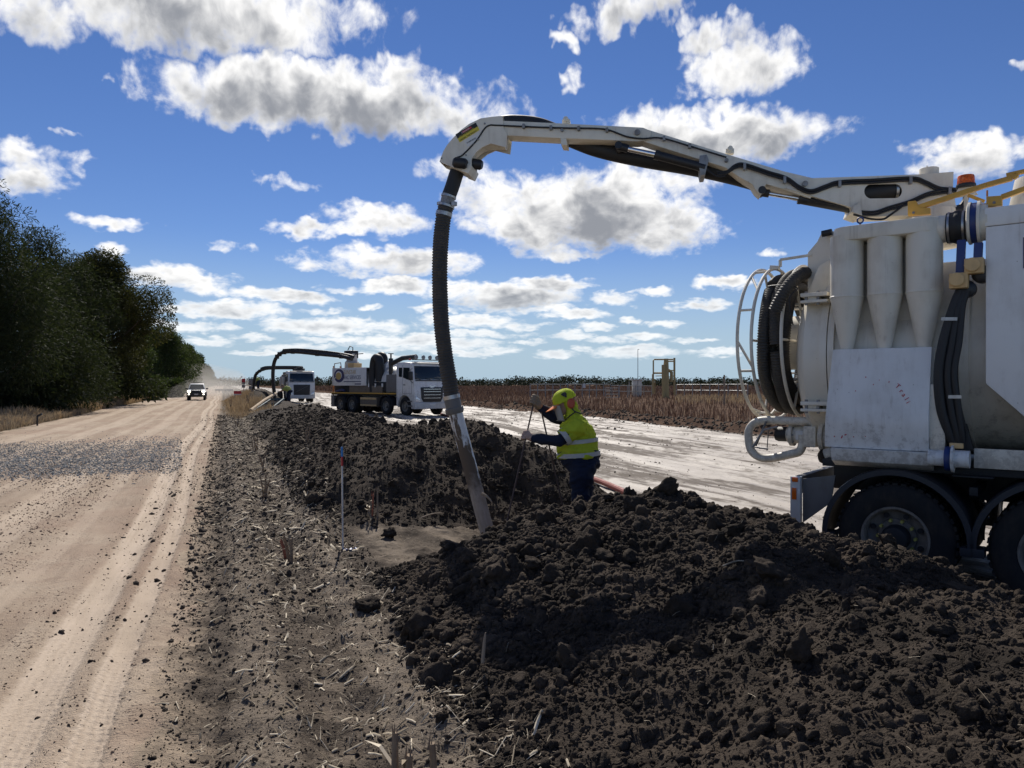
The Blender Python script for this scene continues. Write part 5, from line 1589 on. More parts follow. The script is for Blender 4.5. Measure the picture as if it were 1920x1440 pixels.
def trunk_mesh(h, lumps, rng, r=.22, lean=.3):
    mb = MB()
    top = Vector((rng.normal() * lean, rng.normal() * lean, h * .8))
    P = catmull([Vector((0, 0, -.3)), Vector((rng.normal() * .1, rng.normal() * .1, h * .25)), Vector((top.x * .6, top.y * .6, h * .55)), top], 4)
    mb.tube(P, [r * (1 - .8 * i / (len(P) - 1)) + .02 for i in range(len(P))], 9)
    for c in lumps[::2]:
        k = min(len(P) - 2, max(1, int((c[2] / h) * .75 * len(P))))
        a = P[k]; e = Vector(c[:3]); mid = (a + e) / 2 + Vector((0, 0, -.3))
        q = catmull([a, mid, e], 4); mb.tube(q, [r * .38 * (1 - .85 * i / (len(q) - 1)) + .01 for i in range(len(q))], 6)
    return mb


def lumps_for(kind, h, w, rng, n):
    out = []
    for k in range(n):
        q = rng.random(); a = rng.uniform(0, 2 * math.pi)
        if kind == 'cone':
            z = h * (.12 + .80 * q); rr = w * (1.02 - .80 * q) * rng.uniform(.35, .95) * min(1, .62 + 1.8 * q); s_ = w * (.42 - .22 * q)
            out.append((rr * math.cos(a), rr * math.sin(a), z, s_, s_, s_ * rng.uniform(.9, 1.5)))
        else:
            z = h * (.20 + .68 * q); prof = math.sin(min(1, (q + .25) / 1.15) * math.pi) ** .6
            rr = w * prof * rng.uniform(.3, .88); s_ = w * rng.uniform(.24, .40)
            out.append((rr * math.cos(a), rr * math.sin(a), z, s_, s_, s_ * rng.uniform(.6, .85)))
    return out


def make_tree(name, label, loc, h, w, kind, leaf, n_lump, n_leaf, size, seed, group, droop=.5, extra=None, elong=2.6, rtr=.22):
    rng = np.random.default_rng(seed)
    root = empty(name, loc); tag(root, label, 'tree', group)
    L = lumps_for(kind, h, w, rng, n_lump) + (extra or [])
    trunk_mesh(h, L, rng, rtr).build('trunk', M_BARK, root)
    link('crown', crown_mesh('crown', L, n_leaf, size, leaf, rng, droop, elong), root)
    return root


def build_trees():
    def G(px, D):
        x = (px - CX) / FPX * D
        return (x, D, hz(x, D) - .05)
    grp = 'trees along the dirt road'
    # two dark casuarinas at the picture edge
    make_tree('casuarina_tree', 'tall dark casuarina cut by the frame edge, its pointed top highest of all trees', G(-40, 39), 13.2, 4.6, 'cone', M_LEAF_A, 60, 80000, .21, 1, grp, .25, elong=5.5)
    make_tree('casuarina_tree', 'dark feathery casuarina just behind the tallest tree, reaching low to the grass', G(62, 45), 11.4, 4.3, 'cone', M_LEAF_A, 60, 66000, .21, 2, grp, .25, elong=5.5, extra=[(1.5, -2, 2.2, 2.2, 2, 1.8), (-2.5, -2, 2, 2.4, 2, 1.8), (3.2, -1.0, 4.6, 1.7, 1.7, 1.6)])
    make_tree('wilga_tree', 'rounded olive green tree with overhanging crown beside the dark casuarinas', G(192, 62), 13.6, 4.9, 'round', M_LEAF_B, 64, 90000, .175, 3, grp, .35,
              extra=[(4.6, -1, 8.0, 1.7, 1.8, 1.4), (5.2, -.5, 6.9, 1.1, 1.3, 1.1), (3.6, 0, 9.6, 1.8, 1.6, 1.2), (4.4, .6, 8.8, 1.2, 1.2, .9), (-2, -2, 2.4, 3, 2.6, 2.2), (1.2, -2.5, 1.8, 2.4, 2, 1.7), (-4.5, -1, 3.5, 2.5, 2, 2.6)])
    make_tree('wilga_tree', 'small dark tree top showing just above the olive tree behind it', G(168, 74), 15.6, 4.6, 'round', M_LEAF_B, 38, 26000, .22, 4, grp, .3)
    make_tree('casuarina_tree', 'dark tree filling the gap between the feathery casuarina and the olive tree', G(128, 56), 12.6, 4.4, 'round', M_LEAF_A, 50, 50000, .21, 14, grp, .25, elong=5.0)
    make_tree('gum_tree', 'light green bushy sapling standing low beneath the overhanging olive crown', G(255, 84), 7.6, 2.9, 'round', M_LEAF_C, 24, 12000, .24, 5, grp, .5, extra=[(0, 0, 1.5, 2.2, 2, 1.4)])
    make_tree('gum_tree', 'spreading mid green gum right of the olive tree, sky showing through', G(308, 104), 10.6, 4.4, 'round', M_LEAF_C, 38, 26000, .22, 6, grp, .4, extra=[(-2.5, 0, 2, 2.5, 2, 1.8), (2.5, 0, 1.8, 2, 2, 1.5)])
    make_tree('gum_tree', 'dark green gum in the gap between sapling and spreading gum', G(268, 112), 11.5, 4.2, 'round', M_LEAF_C, 34, 14000, .32, 7, grp, .4, extra=[(0, 0, 1.5, 3.2, 2, 1.6)])
    labels = ['gum behind the spreading gum at its outer edge', 'gum with thin upper branches, next beyond the spreading gum', 'hazy gum in the receding row, third past the spreading gum', 'hazy gum in the receding row, fourth past the spreading gum', 'dusty gum half lost in road dust behind the white utility', 'faint far gum in dust, sixth past the spreading gum', 'faint far gum in dust, seventh past the spreading gum', 'faintest last gum where the dirt road vanishes']
    protos = []
    for k, (h, w, seed) in enumerate(((13.5, 4.8, 21), (14.5, 5.2, 22))):
        rng = np.random.default_rng(seed); L = lumps_for('round', h, w, rng, 34) + [(0, 0, 1.6, w * .7, w * .7, 1.8)]
        protos.append((trunk_mesh(h, L, rng, .25), crown_mesh('crown', L, 11000, .42, M_LEAF_C, rng, .4)))
    for k, D in enumerate((135, 165, 200, 245, 300, 370, 470, 620)):
        px = 420 - (9.5 + 1.5 * (k % 2)) / .9317 / D * FPX
        root = empty('gum_tree', G(px, D), k * 1.7); tag(root, labels[k], 'tree', grp)
        tr, cm = protos[k % 2]
        tr.build('trunk', M_BARK, root); link('crown', cm, root)
        root.scale = (1, 1, (.80, .92, .95, 1.0, 1.05, 1.0, 1.0, 1.05)[k])
    # bushes filling beneath
    rng = np.random.default_rng(55)
    bl = ['low dark shrub under the tallest casuarina', 'low dark shrub at the foot of the olive tree', 'dark shrub beside the road under the sapling', 'rounded green shrub at the road edge below the spreading gum', 'low shrub between the two casuarinas', 'shrub at the foot of the far gums by the road bend']
    for k, (px, D, h, w) in enumerate(((20, 42, 2.6, 3.2), (190, 62, 3.0, 4.2), (262, 80, 2.6, 3.0), (318, 96, 2.4, 2.0), (105, 52, 3.0, 3.4), (345, 140, 2.6, 2.6))):
        root = empty('shrub', G(px, D)); tag(root, bl[k], 'shrub', 'shrubs under the roadside trees')
        L = [(rng.normal() * w * .45, rng.normal() * w * .3, h * rng.uniform(.25, .7), w * .4, w * .4, h * .36) for _ in range(9)]
        st_ = MB()
        for c in L[:5]: st_.tube([(c[0] * .2, c[1] * .2, -.1), (c[0] * .6, c[1] * .6, c[2] * .6), c[:3]], [.05, .035, .01], 6)
        st_.build('stems', M_BARK, root)
        link('foliage', crown_mesh('foliage', L, 3500, .3, M_LEAF_C if k in (2, 3, 5) else M_LEAF_A, rng, .2), root)


def blades(name, x, y, h, w, mat, rng, lean=.35, label=None, cat='grass', zoff=-.02, kink=False):
    n = len(x); z = height(x, y) + zoff
    a = rng.uniform(0, 2 * math.pi, n); l = h * lean * rng.normal(size=n)
    b = rng.uniform(0, 2 * math.pi, n); lx, ly = np.cos(b) * l, np.sin(b) * l
    wx, wy = np.cos(a) * w / 2, np.sin(a) * w / 2
    V = np.zeros((n, 5, 3))
    V[:, 0] = np.stack([x - wx, y - wy, z], -1); V[:, 1] = np.stack([x + wx, y + wy, z], -1)
    V[:, 2] = np.stack([x + wx * .8 + lx * .35, y + wy * .8 + ly * .35, z + h * .6], -1); V[:, 3] = np.stack([x - wx * .8 + lx * .35, y - wy * .8 + ly * .35, z + h * .6], -1)
    V[:, 4] = np.stack([x + lx, y + ly, z + h * rng.uniform(.8, 1.1, n)], -1)
    i = np.arange(n) * 5
    F3 = np.concatenate([np.stack([i, i + 1, i + 2], -1), np.stack([i, i + 2, i + 3], -1), np.stack([i + 3, i + 2, i + 4], -1)])
    o = link(name, mesh_from(name, V.reshape(-1, 3), F3, [mat]))
    tag(o, label, cat, kind='stuff')
    return o


def build_cover():
    rng = np.random.default_rng(77)
    # roadside grass on the far side of the road: grey near, golden further on
    n = 46000; s = 18 + 90 * rng.random(n) ** 1.3; t = -7.7 - 5.5 * rng.random(n) ** 1.4
    k = fbm(s * .25, t * .5, 3, 5) + .012 * (s - 48)
    x, y = xy(s, t); hh = rng.uniform(.18, .6, n) * (1 + .3 * np.clip(k, -1, 1)); w = .012 + s * .0006
    g = k > 0
    blades('dry_grass', x[g], y[g], hh[g], w[g], M_DRYGRASS, rng, .5, 'golden dry grass along the tree side of the road')
    blades('dry_grass', x[~g], y[~g], hh[~g] * .75, w[~g], M_GREYGRASS, rng, .6, 'grey dry grass at the road edge beneath the casuarinas')
    # golden tuft between road and far trucks
    n = 9000; s = 40 + 45 * rng.random(n); t = -.3 + 3.0 * rng.beta(2, 2, n) + .5 * fbm(s * .4, s * 0, 2, 8)
    x, y = xy(s, t)
    blades('dry_grass', x, y, rng.uniform(.15, .65, n) * np.clip(1.4 * fbm(s * .3, t, 2, 9) + .9, .15, 1.3) * np.clip((s - 39) / 10, .2, 1) * np.clip((t + .2) / .9, .2, 1), .022 + 0 * x, M_DRYGRASS, rng, .35, 'golden dry grass between the road and the distant trucks')
    # sorghum stubble paddock: rows along the road direction
    n = 30000
    t = 19.9 + 170 * rng.random(n) ** 2.2; t = np.round(t / .75) * .75 + rng.normal(size=n) * .09
    s = -2 + 150 * rng.random(n) ** 1.15 + 8
    x, y = xy(s, t); vis = (y > 8) & (np.abs(x / np.maximum(y, 1)) < .8)
    x, y, t, s = x[vis], y[vis], t[vis], s[vis]; n = len(x)
    hh = rng.uniform(.28, .68, n); w = .022 + y * .0006
    pale = rng.random(n) < .14
    blades('stubble', x[~pale], y[~pale], hh[~pale], w[~pale], M_STUBBLE, rng, .28, 'reddish brown sorghum stubble filling the paddock beyond the pad', 'stubble')
    blades('stubble', x[pale], y[pale], hh[pale] * .7, w[pale] * .8, M_STUB_PALE, rng, .7, 'pale broken leaves hanging in the paddock stubble', 'stubble')
    n = 26000; D = 110 + 420 * rng.random(n) ** 1.3; px = 560 + 1400 * rng.random(n); x = (px - CX) / FPX * D
    ok = st(x, D)[1] > 20.5; x, D = x[ok], D[ok]; n = len(x)
    blades('stubble', x, D, rng.uniform(.4, .8, n), .05 + D * .0014, M_STUBBLE, rng, .3, 'far brown stubble of the paddock running back to the treeline', 'stubble')
    # pale grass strip by the well site
    n = 6000; D = rng.uniform(66, 105, n); px = 1265 + 700 * rng.random(n); x = (px - CX) / FPX * D
    blades('dry_grass', x, D, rng.uniform(.3, .7, n), .06 + 0 * x, M_DRYGRASS, rng, .3, 'pale grass strip around the distant well site')
    # clods along the paddock edge
    n = 2600; s = 3 + 60 * rng.random(n) ** 1.3; t = 19.4 + .5 * rng.normal(size=n); r = pareto(rng, n, .05, .16, 2)
    o = scatter_mesh('soil_clods', CLOD_LO, soil_pos(s, t, .2, r), r, M_CRUMB, rng); tag(o, 'row of turned soil lumps along the paddock edge', 'soil', kind='stuff')
    # far trees on the horizon
    L = []
    for k in range(560):
        D = rng.uniform(560, 760); px = -200 + 2500 * (k + rng.random()) / 560
        x = (px - CX) / FPX * D; h = rng.uniform(5.0, 8.5) * (1.25 if 1020 < px < 1110 else 1)
        w = rng.uniform(4.5, 9)
        for q in range(3): L.append((x + rng.normal() * w * .6, D + rng.normal() * 6, h * rng.uniform(.25, .7), w * .75, w * .6, h * .38))
    o = link('treeline', crown_mesh('treeline', L, 80000, 1.1, M_LEAF_FAR, rng, .1, 1.3, .2)); tag(o, 'low dark line of trees along the horizon', 'trees', kind='stuff')


build_trees()
build_cover()

# ------------------------------------------------------------------ people
def cloth_mat(name, col, var=.25, rough=.85, scale=18.0, trans=0.0):
    m, nb = new_mat(name)
    tc = nb.n('ShaderNodeTexCoord').outputs['Object']
    a = nb.noise(tc, scale, 4.0, .6); w = nb.noise(nb.n('ShaderNodeMapping', {'Vector': tc, 'Scale': (1, 1, .4)}).outputs[0], 9.0, 3.0, .6, 1.2)
    c = nb.mix(nb.m('MULTIPLY', nb.ramp(a, .35, .7), var), col, tuple(q * .55 for q in col))
    b = finish(nb, c, rough, 0, .25, bump(nb, w, .55, .03), **({'Transmission Weight': 0.0}))
    if trans:
        out = nb.t.nodes['Material Output'] if 'Material Output' in nb.t.nodes else [n for n in nb.t.nodes if n.type == 'OUTPUT_MATERIAL'][0]
        tr = nb.n('ShaderNodeBsdfTranslucent', {'Color': c})
        mx = nb.n('ShaderNodeMixShader', {0: trans, 1: b.outputs[0], 2: tr.outputs[0]})
        nb.t.links.new(mx.outputs[0], out.inputs['Surface'])
    return m


M_HIVIS = cloth_mat('hivis_cloth', (0.60, 0.70, 0.05), .2, .8, trans=.30)
M_HIVIS_DULL = cloth_mat('faded_hivis', (0.50, 0.56, 0.16), .3, .8, trans=.2)
M_NAVYCLOTH = cloth_mat('navy_cloth', (0.012, 0.018, 0.040), .4)
M_BAND = cloth_mat('reflective_band', (0.46, 0.46, 0.44), .15, .4)
M_SKIN = m_simple('skin', (0.42, 0.24, 0.17), .55)
M_GLOVE = cloth_mat('work_glove', (0.26, 0.20, 0.14), .3)
M_GLOVE_P = cloth_mat('pale_glove', (0.42, 0.30, 0.25), .3)
M_HELMET = m_simple('helmet_shell', (0.58, 0.70, 0.10), .4)
M_PEAK = m_simple('orange_peak', (0.75, 0.20, 0.03), .45)
M_MUFF = m_simple('earmuff_red', (0.42, 0.07, 0.03), .5)
M_VISOR = m_simple('grey_visor', (0.30, 0.30, 0.29), .2)
M_BOOT = m_simple('boot_leather', (0.05, 0.035, 0.025), .7)


def fused(name, mb, mat, parent, voxel=.012, wrinkle=0.0, seed=1, loc=None, smooth_it=6):
    """grow one continuous skin around overlapping shapes"""
    o = mb.build(name, mat, None)
    mod = o.modifiers.new('r', 'REMESH'); mod.mode = 'VOXEL'; mod.voxel_size = voxel
    sm = o.modifiers.new('s', 'SMOOTH'); sm.iterations = smooth_it; sm.factor = .5
    dg = bpy.context.evaluated_depsgraph_get()
    me = bpy.data.meshes.new_from_object(o.evaluated_get(dg))
    bpy.data.objects.remove(o)
    n = len(me.vertices)
    if wrinkle > 0 and n:
        V = np.zeros(n * 3, dtype=np.float32); me.vertices.foreach_get('co', V); V = V.reshape(-1, 3)
        N = np.zeros(n * 3, dtype=np.float32); me.vertices.foreach_get('normal', N); N = N.reshape(-1, 3)
        f = vnoise(V[:, 0] * 7 + 3 * V[:, 2], V[:, 2] * 22 + V[:, 1] * 9, seed) + .6 * vnoise(V[:, 0] * 16 - 5 * V[:, 2], V[:, 2] * 40 + V[:, 1] * 14, seed + 3)
        V = V + N * (wrinkle * f)[:, None]
        me.vertices.foreach_set('co', V.ravel().astype(np.float32))
    me.polygons.foreach_set('use_smooth', np.ones(len(me.polygons), dtype=bool))
    me.materials.clear(); me.materials.append(mat); me.update(); me.name = name
    return link(name, me, parent)


def ell(c, rx, ry, tilt=0.0, n=24, ax=(1, 0, 0)):
    """one horizontal-ish body ring: rx along x, ry along y, tilted about y"""
    out = []
    for k in range(n):
        a = 2 * math.pi * k / n
        x, y = rx * math.cos(a), ry * math.sin(a)
        out.append(Vector((c[0] + x * math.cos(tilt), c[1] + y, c[2] + x * math.sin(tilt))))
    return out


def hand(parent, name, c, d, mat, axis, size=1.0):
    """fist closed on a bar: palm, four fingers wrapped round it, thumb"""
    c = Vector(c); ax = Vector(axis).normalized(); d = Vector(d).normalized(); side = ax.cross(d).normalized()
    mb = MB(); s = size
    mb.tube([c - d * .075 * s, c - d * .04 * s, c + d * .005 * s], [.030 * s, .040 * s, .034 * s], 12)
    mb.tube([c - d * .02 * s - ax * .035 * s, c - d * .02 * s + ax * .035 * s], [.030 * s, .030 * s], 10)
    for k, L in zip(range(4), (.92, 1.0, .96, .8)):
        o = c + ax * (-.036 + .024 * k) * s
        P = [o + side * .026 * s, o + d * .030 * s * L + side * .026 * s, o + d * .045 * s * L, o + d * .034 * s * L - side * .024 * s, o + d * .008 * s - side * .028 * s]
        mb.tube(catmull(P, 3), .0105 * s, 8)
    P = [c - d * .035 * s + ax * .03 * s + side * .02 * s, c + ax * .052 * s + side * .012 * s, c + d * .03 * s + ax * .048 * s - side * .018 * s]
    mb.tube(catmull(P, 3), .012 * s, 8)
    return fused(name, mb, mat, parent, .005, 0, smooth_it=2)


def build_worker():
    D = 8.75
    def W(px, py, dy=0.0): return at(px, py, D) + Vector((0, dy, 0)) - O
    O = Vector((0, 0, 0)); O = at(1090, 1000, D); O.z = hz(O.x, O.y)
    root = empty('person', O); tag(root, 'worker in yellow hi-vis shirt and hooded helmet leaning on two steel bars in the trench', 'person')
    ground = 0.0
    hipN, hipF = W(1092, 868, -.11), W(1092, 866, .11)
    pel = W(1092, 862)
    kneeN, kneeF = Vector((W(1086, 950).x, -.13, .52)), Vector((W(1096, 950).x, .14, .52))
    ankN, ankF = Vector((W(1090, 990).x, -.14, .09)), Vector((W(1100, 990).x + .03, .15, .09))
    shN, shF = W(1080, 800, -.20), W(1074, 793, .20)
    elN, haN = W(1046, 823, -.24), W(989, 820, -.12)
    elF, haF = W(1038, 782, .16), W(1003, 756, .06)
    # -------- torso rings (centre px, py, half depth in x, half width in y, tilt)
    torso = [((1088, 872), .205, .200, .06), ((1085, 856), .250, .225, .06), ((1083, 838), .246, .222, .05), ((1082, 818), .230, .215, .02), ((1083, 800), .195, .215, -.12), ((1082, 784), .135, .19, -.3), ((1078, 774), .085, .12, -.45), ((1074, 766), .07, .075, -.5)]
    def torso_rings(k=1.0, lo=0, hi=99): return [ell(W(*c), rx * k, ry * k, t) for i, (c, rx, ry, t) in enumerate(torso) if lo <= i <= hi]
    # body: one continuous figure
    b = MB(); b.loft(torso_rings(.78))
    for h_, k_, a_, in ((hipN, kneeN, ankN), (hipF, kneeF, ankF)):
        b.tube([h_, (h_ + k_) / 2, k_, (k_ + a_) / 2, a_, a_ + Vector((-.10, 0, -.04))], [.115, .095, .07, .065, .045, .04], 14)
    for s_, e_, w_ in ((shN, elN, haN), (shF, elF, haF)):
        b.tube([s_, (s_ + e_) / 2, e_, (e_ + w_) / 2, w_], [.075, .06, .05, .042, .032], 12)
    hc = W(1058, 757); nk = W(1076, 775)
    b.tube([nk, (nk + hc) / 2, hc], [.07, .062, .05], 12)
    b.loft([ell(hc + Vector((-.02, 0, -.12)), .045, .05, -.4), ell(hc + Vector((-.03, 0, -.08)), .075, .062, -.4), ell(hc + Vector((-.015, 0, -.02)), .095, .072, -.4), ell(hc + Vector((.0, 0, .05)), .092, .075, -.4), ell(hc + Vector((.015, 0, .105)), .05, .04, -.4)])
    nose = hc + Vector((-.115, 0, -.05)); b.tube([hc + Vector((-.085, 0, .0)), nose, hc + Vector((-.09, 0, -.06))], [.010, .016, .012], 8)
    fused('body', b, M_SKIN, root, .014)
    # trousers
    t = MB(); t.loft([ell(W(1092, 882), .19, .195, .05), ell(W(1089, 866), .232, .212, .06), ell(W(1086, 850), .235, .212, .06), ell(W(1085, 842), .22, .20, .06)])
    for h_, k_, a_ in ((hipN, kneeN, ankN), (hipF, kneeF, ankF)):
        t.tube([h_ + Vector((0, 0, .02)), (h_ * .6 + k_ * .4), k_, (k_ + a_) / 2, a_ + Vector((0, 0, .02))], [.165, .155, .118, .105, .095], 16)
    fused('trousers', t, M_NAVYCLOTH, root, .013, .03, 4, smooth_it=6)
    for a_ in (ankN, ankF):
        bt = MB(); bt.loft([ell(a_ + Vector((-.06, 0, -.09)), .14, .05), ell(a_ + Vector((-.06, 0, -.05)), .145, .052), ell(a_ + Vector((-.03, 0, -.01)), .10, .05), ell(a_ + Vector((0, 0, .08)), .065, .055)]); fused('boot', bt, M_BOOT, root, .01)
    # shirt with short sleeves over a navy long-sleeved layer
    s = MB(); s.loft(torso_rings(1.0, 1, 7))
    s.tube([shN + Vector((.03, .05, .01)), shN, shN.lerp(elN, .45), shN.lerp(elN, .80)], [.10, .115, .105, .092], 16)
    s.tube([shF + Vector((.03, -.05, .01)), shF, shF.lerp(elF, .5)], [.10, .105, .09], 16)
    fused('hivis_shirt', s, M_HIVIS, root, .012, .036, 9, smooth_it=5)
    u = MB(); u.tube([shN.lerp(elN, .55), elN, elN.lerp(haN, .5), elN.lerp(haN, .86)], [.078, .072, .062, .050], 14)
    fused('sleeve', u, M_NAVYCLOTH, root, .009, .016, 5, smooth_it=3)
    u = MB(); u.tube([shF.lerp(elF, .2), elF, elF.lerp(haF, .5), elF.lerp(haF, .82)], [.082, .075, .062, .05], 14)
    fused('sleeve', u, M_NAVYCLOTH, root, .009, .016, 6, smooth_it=3)
    # reflective bands: around hem, waist, sleeve
    def band(px, py, rx, ry, tilt, hgt, k=1.03):
        q = MB(); c = W(px, py); n = 40
        r0 = ell(c + Vector((0, 0, -hgt / 2)), rx * k, ry * k, tilt, n); r1 = ell(c + Vector((0, 0, hgt / 2)), rx * k * .995, ry * k * .995, tilt, n)
        r1i = ell(c + Vector((0, 0, hgt / 2)), rx * k * .94, ry * k * .94, tilt, n); r0i = ell(c + Vector((0, 0, -hgt / 2)), rx * k * .94, ry * k * .94, tilt, n)
        q.loft([r0i, r0, r1, r1i, r0i], caps=False); q.build('reflective_band', M_BAND, root)
    band(1084.5, 851, .254, .232, .075, .050, 1.03); band(1082.5, 826, .238, .222, .09, .046, 1.04)
    q = MB(); A, C = shN.lerp(elN, .60), shN.lerp(elN, .82); q.cyl(A, C, .110, .103, 20, False); q.cyl(A, C, .106, .099, 20, False); q.build('reflective_band', M_BAND, root)
    # helmet, flap, peak, muffs, visor
    hcx = hc + Vector((.005, 0, .045)); tl = -.45
    Rt = Matrix.Rotation(tl, 3, 'Y')
    he = MB(); R_ = [(0.128, 0.0), (0.130, .02), (.124, .06), (.106, .10), (.07, .132), (.03, .146), (0.0, .149)]
    he.lathe(R_, (0, 0, 0), 'z', 32); Mh = Matrix.Translation(hcx + Vector((.004, 0, -.012))) @ Matrix.Rotation(tl, 4, 'Y') @ Matrix.Diagonal((1.12, .95, .98, 1))
    hel = he.build('helmet', M_HIVIS, root, M=Mh)
    pk = MB(); n = 14; r0 = []; r1 = []; r2 = []; r3 = []
    for k in range(n + 1):
        a = math.radians(-62 + 124 * k / n); ca, sa = -math.cos(a), math.sin(a)
        r0.append((ca * .135, sa * .118, .008)); r1.append((ca * .135 - .10 * math.cos(a) ** .7, sa * .120, -.018)); r2.append((ca * .135 - .10 * math.cos(a) ** .7, sa * .120, -.024)); r3.append((ca * .135, sa * .118, .0))
    V_ = r0 + r1 + r2 + r3; m_ = n + 1; fs = []
    for i in range(4):
        j = (i + 1) % 4
        for k in range(n): fs.append((i * m_ + k, i * m_ + k + 1, j * m_ + k + 1, j * m_ + k))
    pk.add(V_, fs); pk.build('helmet_peak', M_PEAK, root, M=Mh)
    fl = MB()
    fl.loft([ell(hcx + Vector((.02, 0, .03)), .128, .126, tl), ell(W(1067, 756), .122, .128, tl), ell(W(1073, 768), .125, .134, -.5), ell(W(1079, 778), .135, .165, -.5), ell(W(1082, 789), .150, .195, -.45)])
    fused('neck_flap', fl, M_HIVIS, root, .010, .018, 12, smooth_it=4)
    for sg in (-1, 1):
        mu = MB(); c = W(1069, 756) + Vector((0, sg * .118, 0))
        mu.loft([[c + Vector((.046 * math.cos(a), 0, .062 * math.sin(a))) for a in np.linspace(0, 2 * math.pi, 20, endpoint=False)], [c + Vector((.046 * math.cos(a), sg * .03, .062 * math.sin(a))) for a in np.linspace(0, 2 * math.pi, 20, endpoint=False)], [c + Vector((.03 * math.cos(a), sg * .044, .042 * math.sin(a))) for a in np.linspace(0, 2 * math.pi, 20, endpoint=False)]])
        mu.build('earmuff', M_MUFF, root)
        mk = MB(); c2 = W(1056, 741) + Vector((0, sg * .127, 0)); mk.box(c2, (.07, .012, .022), Matrix.Rotation(.5, 3, 'Y')); mk.lathe([(.028, 0), (.028, sg * .012), (0, sg * .012)], (c2.x + .004, c2.y, c2.z + .012), 'y', 14); mk.build('visor_mount', M_BLACK, root)
    vs = MB(); n = 16; top = []; bot = []
    for k in range(n + 1):
        a = math.radians(-80 + 160 * k / n); ca, sa = math.cos(a), math.sin(a)
        top.append(W(1050, 760) + Vector((-.085 * ca, .118 * sa, 0))); bot.append(W(1059, 789) + Vector((-.085 * ca, .105 * sa, 0)))
    m_ = n + 1; vs.add(top + bot + [p + Vector((.006, 0, 0)) for p in top] + [p + Vector((.006, 0, 0)) for p in bot], [(k, k + 1, m_ + k + 1, m_ + k) for k in range(n)] + [(2 * m_ + k, 2 * m_ + k + 1, 3 * m_ + k + 1, 3 * m_ + k) for k in range(n)])
    vs.build('face_visor', M_VISOR, root)
    q = MB(); q.tube([p + Vector((-.003, 0, 0)) for p in bot], .007, 6); q.build('visor_rim', M_BLACK, root)
    q = MB(); q.tube(catmull([W(1070, 765, -.165), W(1077, 771, -.165), W(1090, 774, -.155), W(1098, 767, -.12)], 5), .007, 6); q.tube(catmull([W(1077, 771, -.166), W(1066, 779, -.17), W(1058, 787, -.13)], 5), .007, 6); q.build('flap_cord', M_BLACK, root)
    # hands closed on the bars
    barA = (at(952, 972, 8.35), at(1004, 741, D + .05)); barB = (at(1046, 908, 8.8), at(1013, 762, D + .07))
    # solve where the near hand meets its bar
    pA = barA[0].lerp(barA[1], (972 - 820) / (972 - 741.)) - O
    hand(root, 'glove', pA, pA - elN, M_GLOVE_P, (barA[1] - barA[0]), 1.15)
    pB = barA[0].lerp(barA[1], .945) - O
    hand(root, 'glove', pB + Vector((.012, 0, 0)), Vector((-.6, -.2, .5)), M_GLOVE, (barA[1] - barA[0]), 1.3)
    cu = MB(); cu.tube([elF.lerp(haF, .78), pB - Vector((-.05, 0, .03))], [.052, .046], 12); fused('glove_cuff', cu, M_GLOVE, root, .008)
    cu = MB(); cu.tube([elN.lerp(haN, .84), pA + (elN - pA).normalized() * .05], [.048, .042], 12); fused('glove_cuff', cu, M_GLOVE_P, root, .008)
    for (p0, p1), lab, zlo in ((barA, 'rusty steel probe bar gripped by the worker, the longer one slanting to the hole', -.35), (barB, 'dark steel bar slanting from the worker\'s raised glove back to the soil', None)):
        dv = (p1 - p0).normalized(); q = MB(); q.tube([p0 - dv * .25, p1 + dv * .03], .0095, 10)
        o = q.build('probe_bar', M_RUSTBAR, None); tag(o, lab, 'steel bar', 'steel bars held by the worker')
    return root


M_RUSTBAR = paint('rusty_bar', (0.075, 0.050, 0.045), 0.6, (0.16, 0.09, 0.06), 0.6, 9.0, metal=.3)
build_worker()


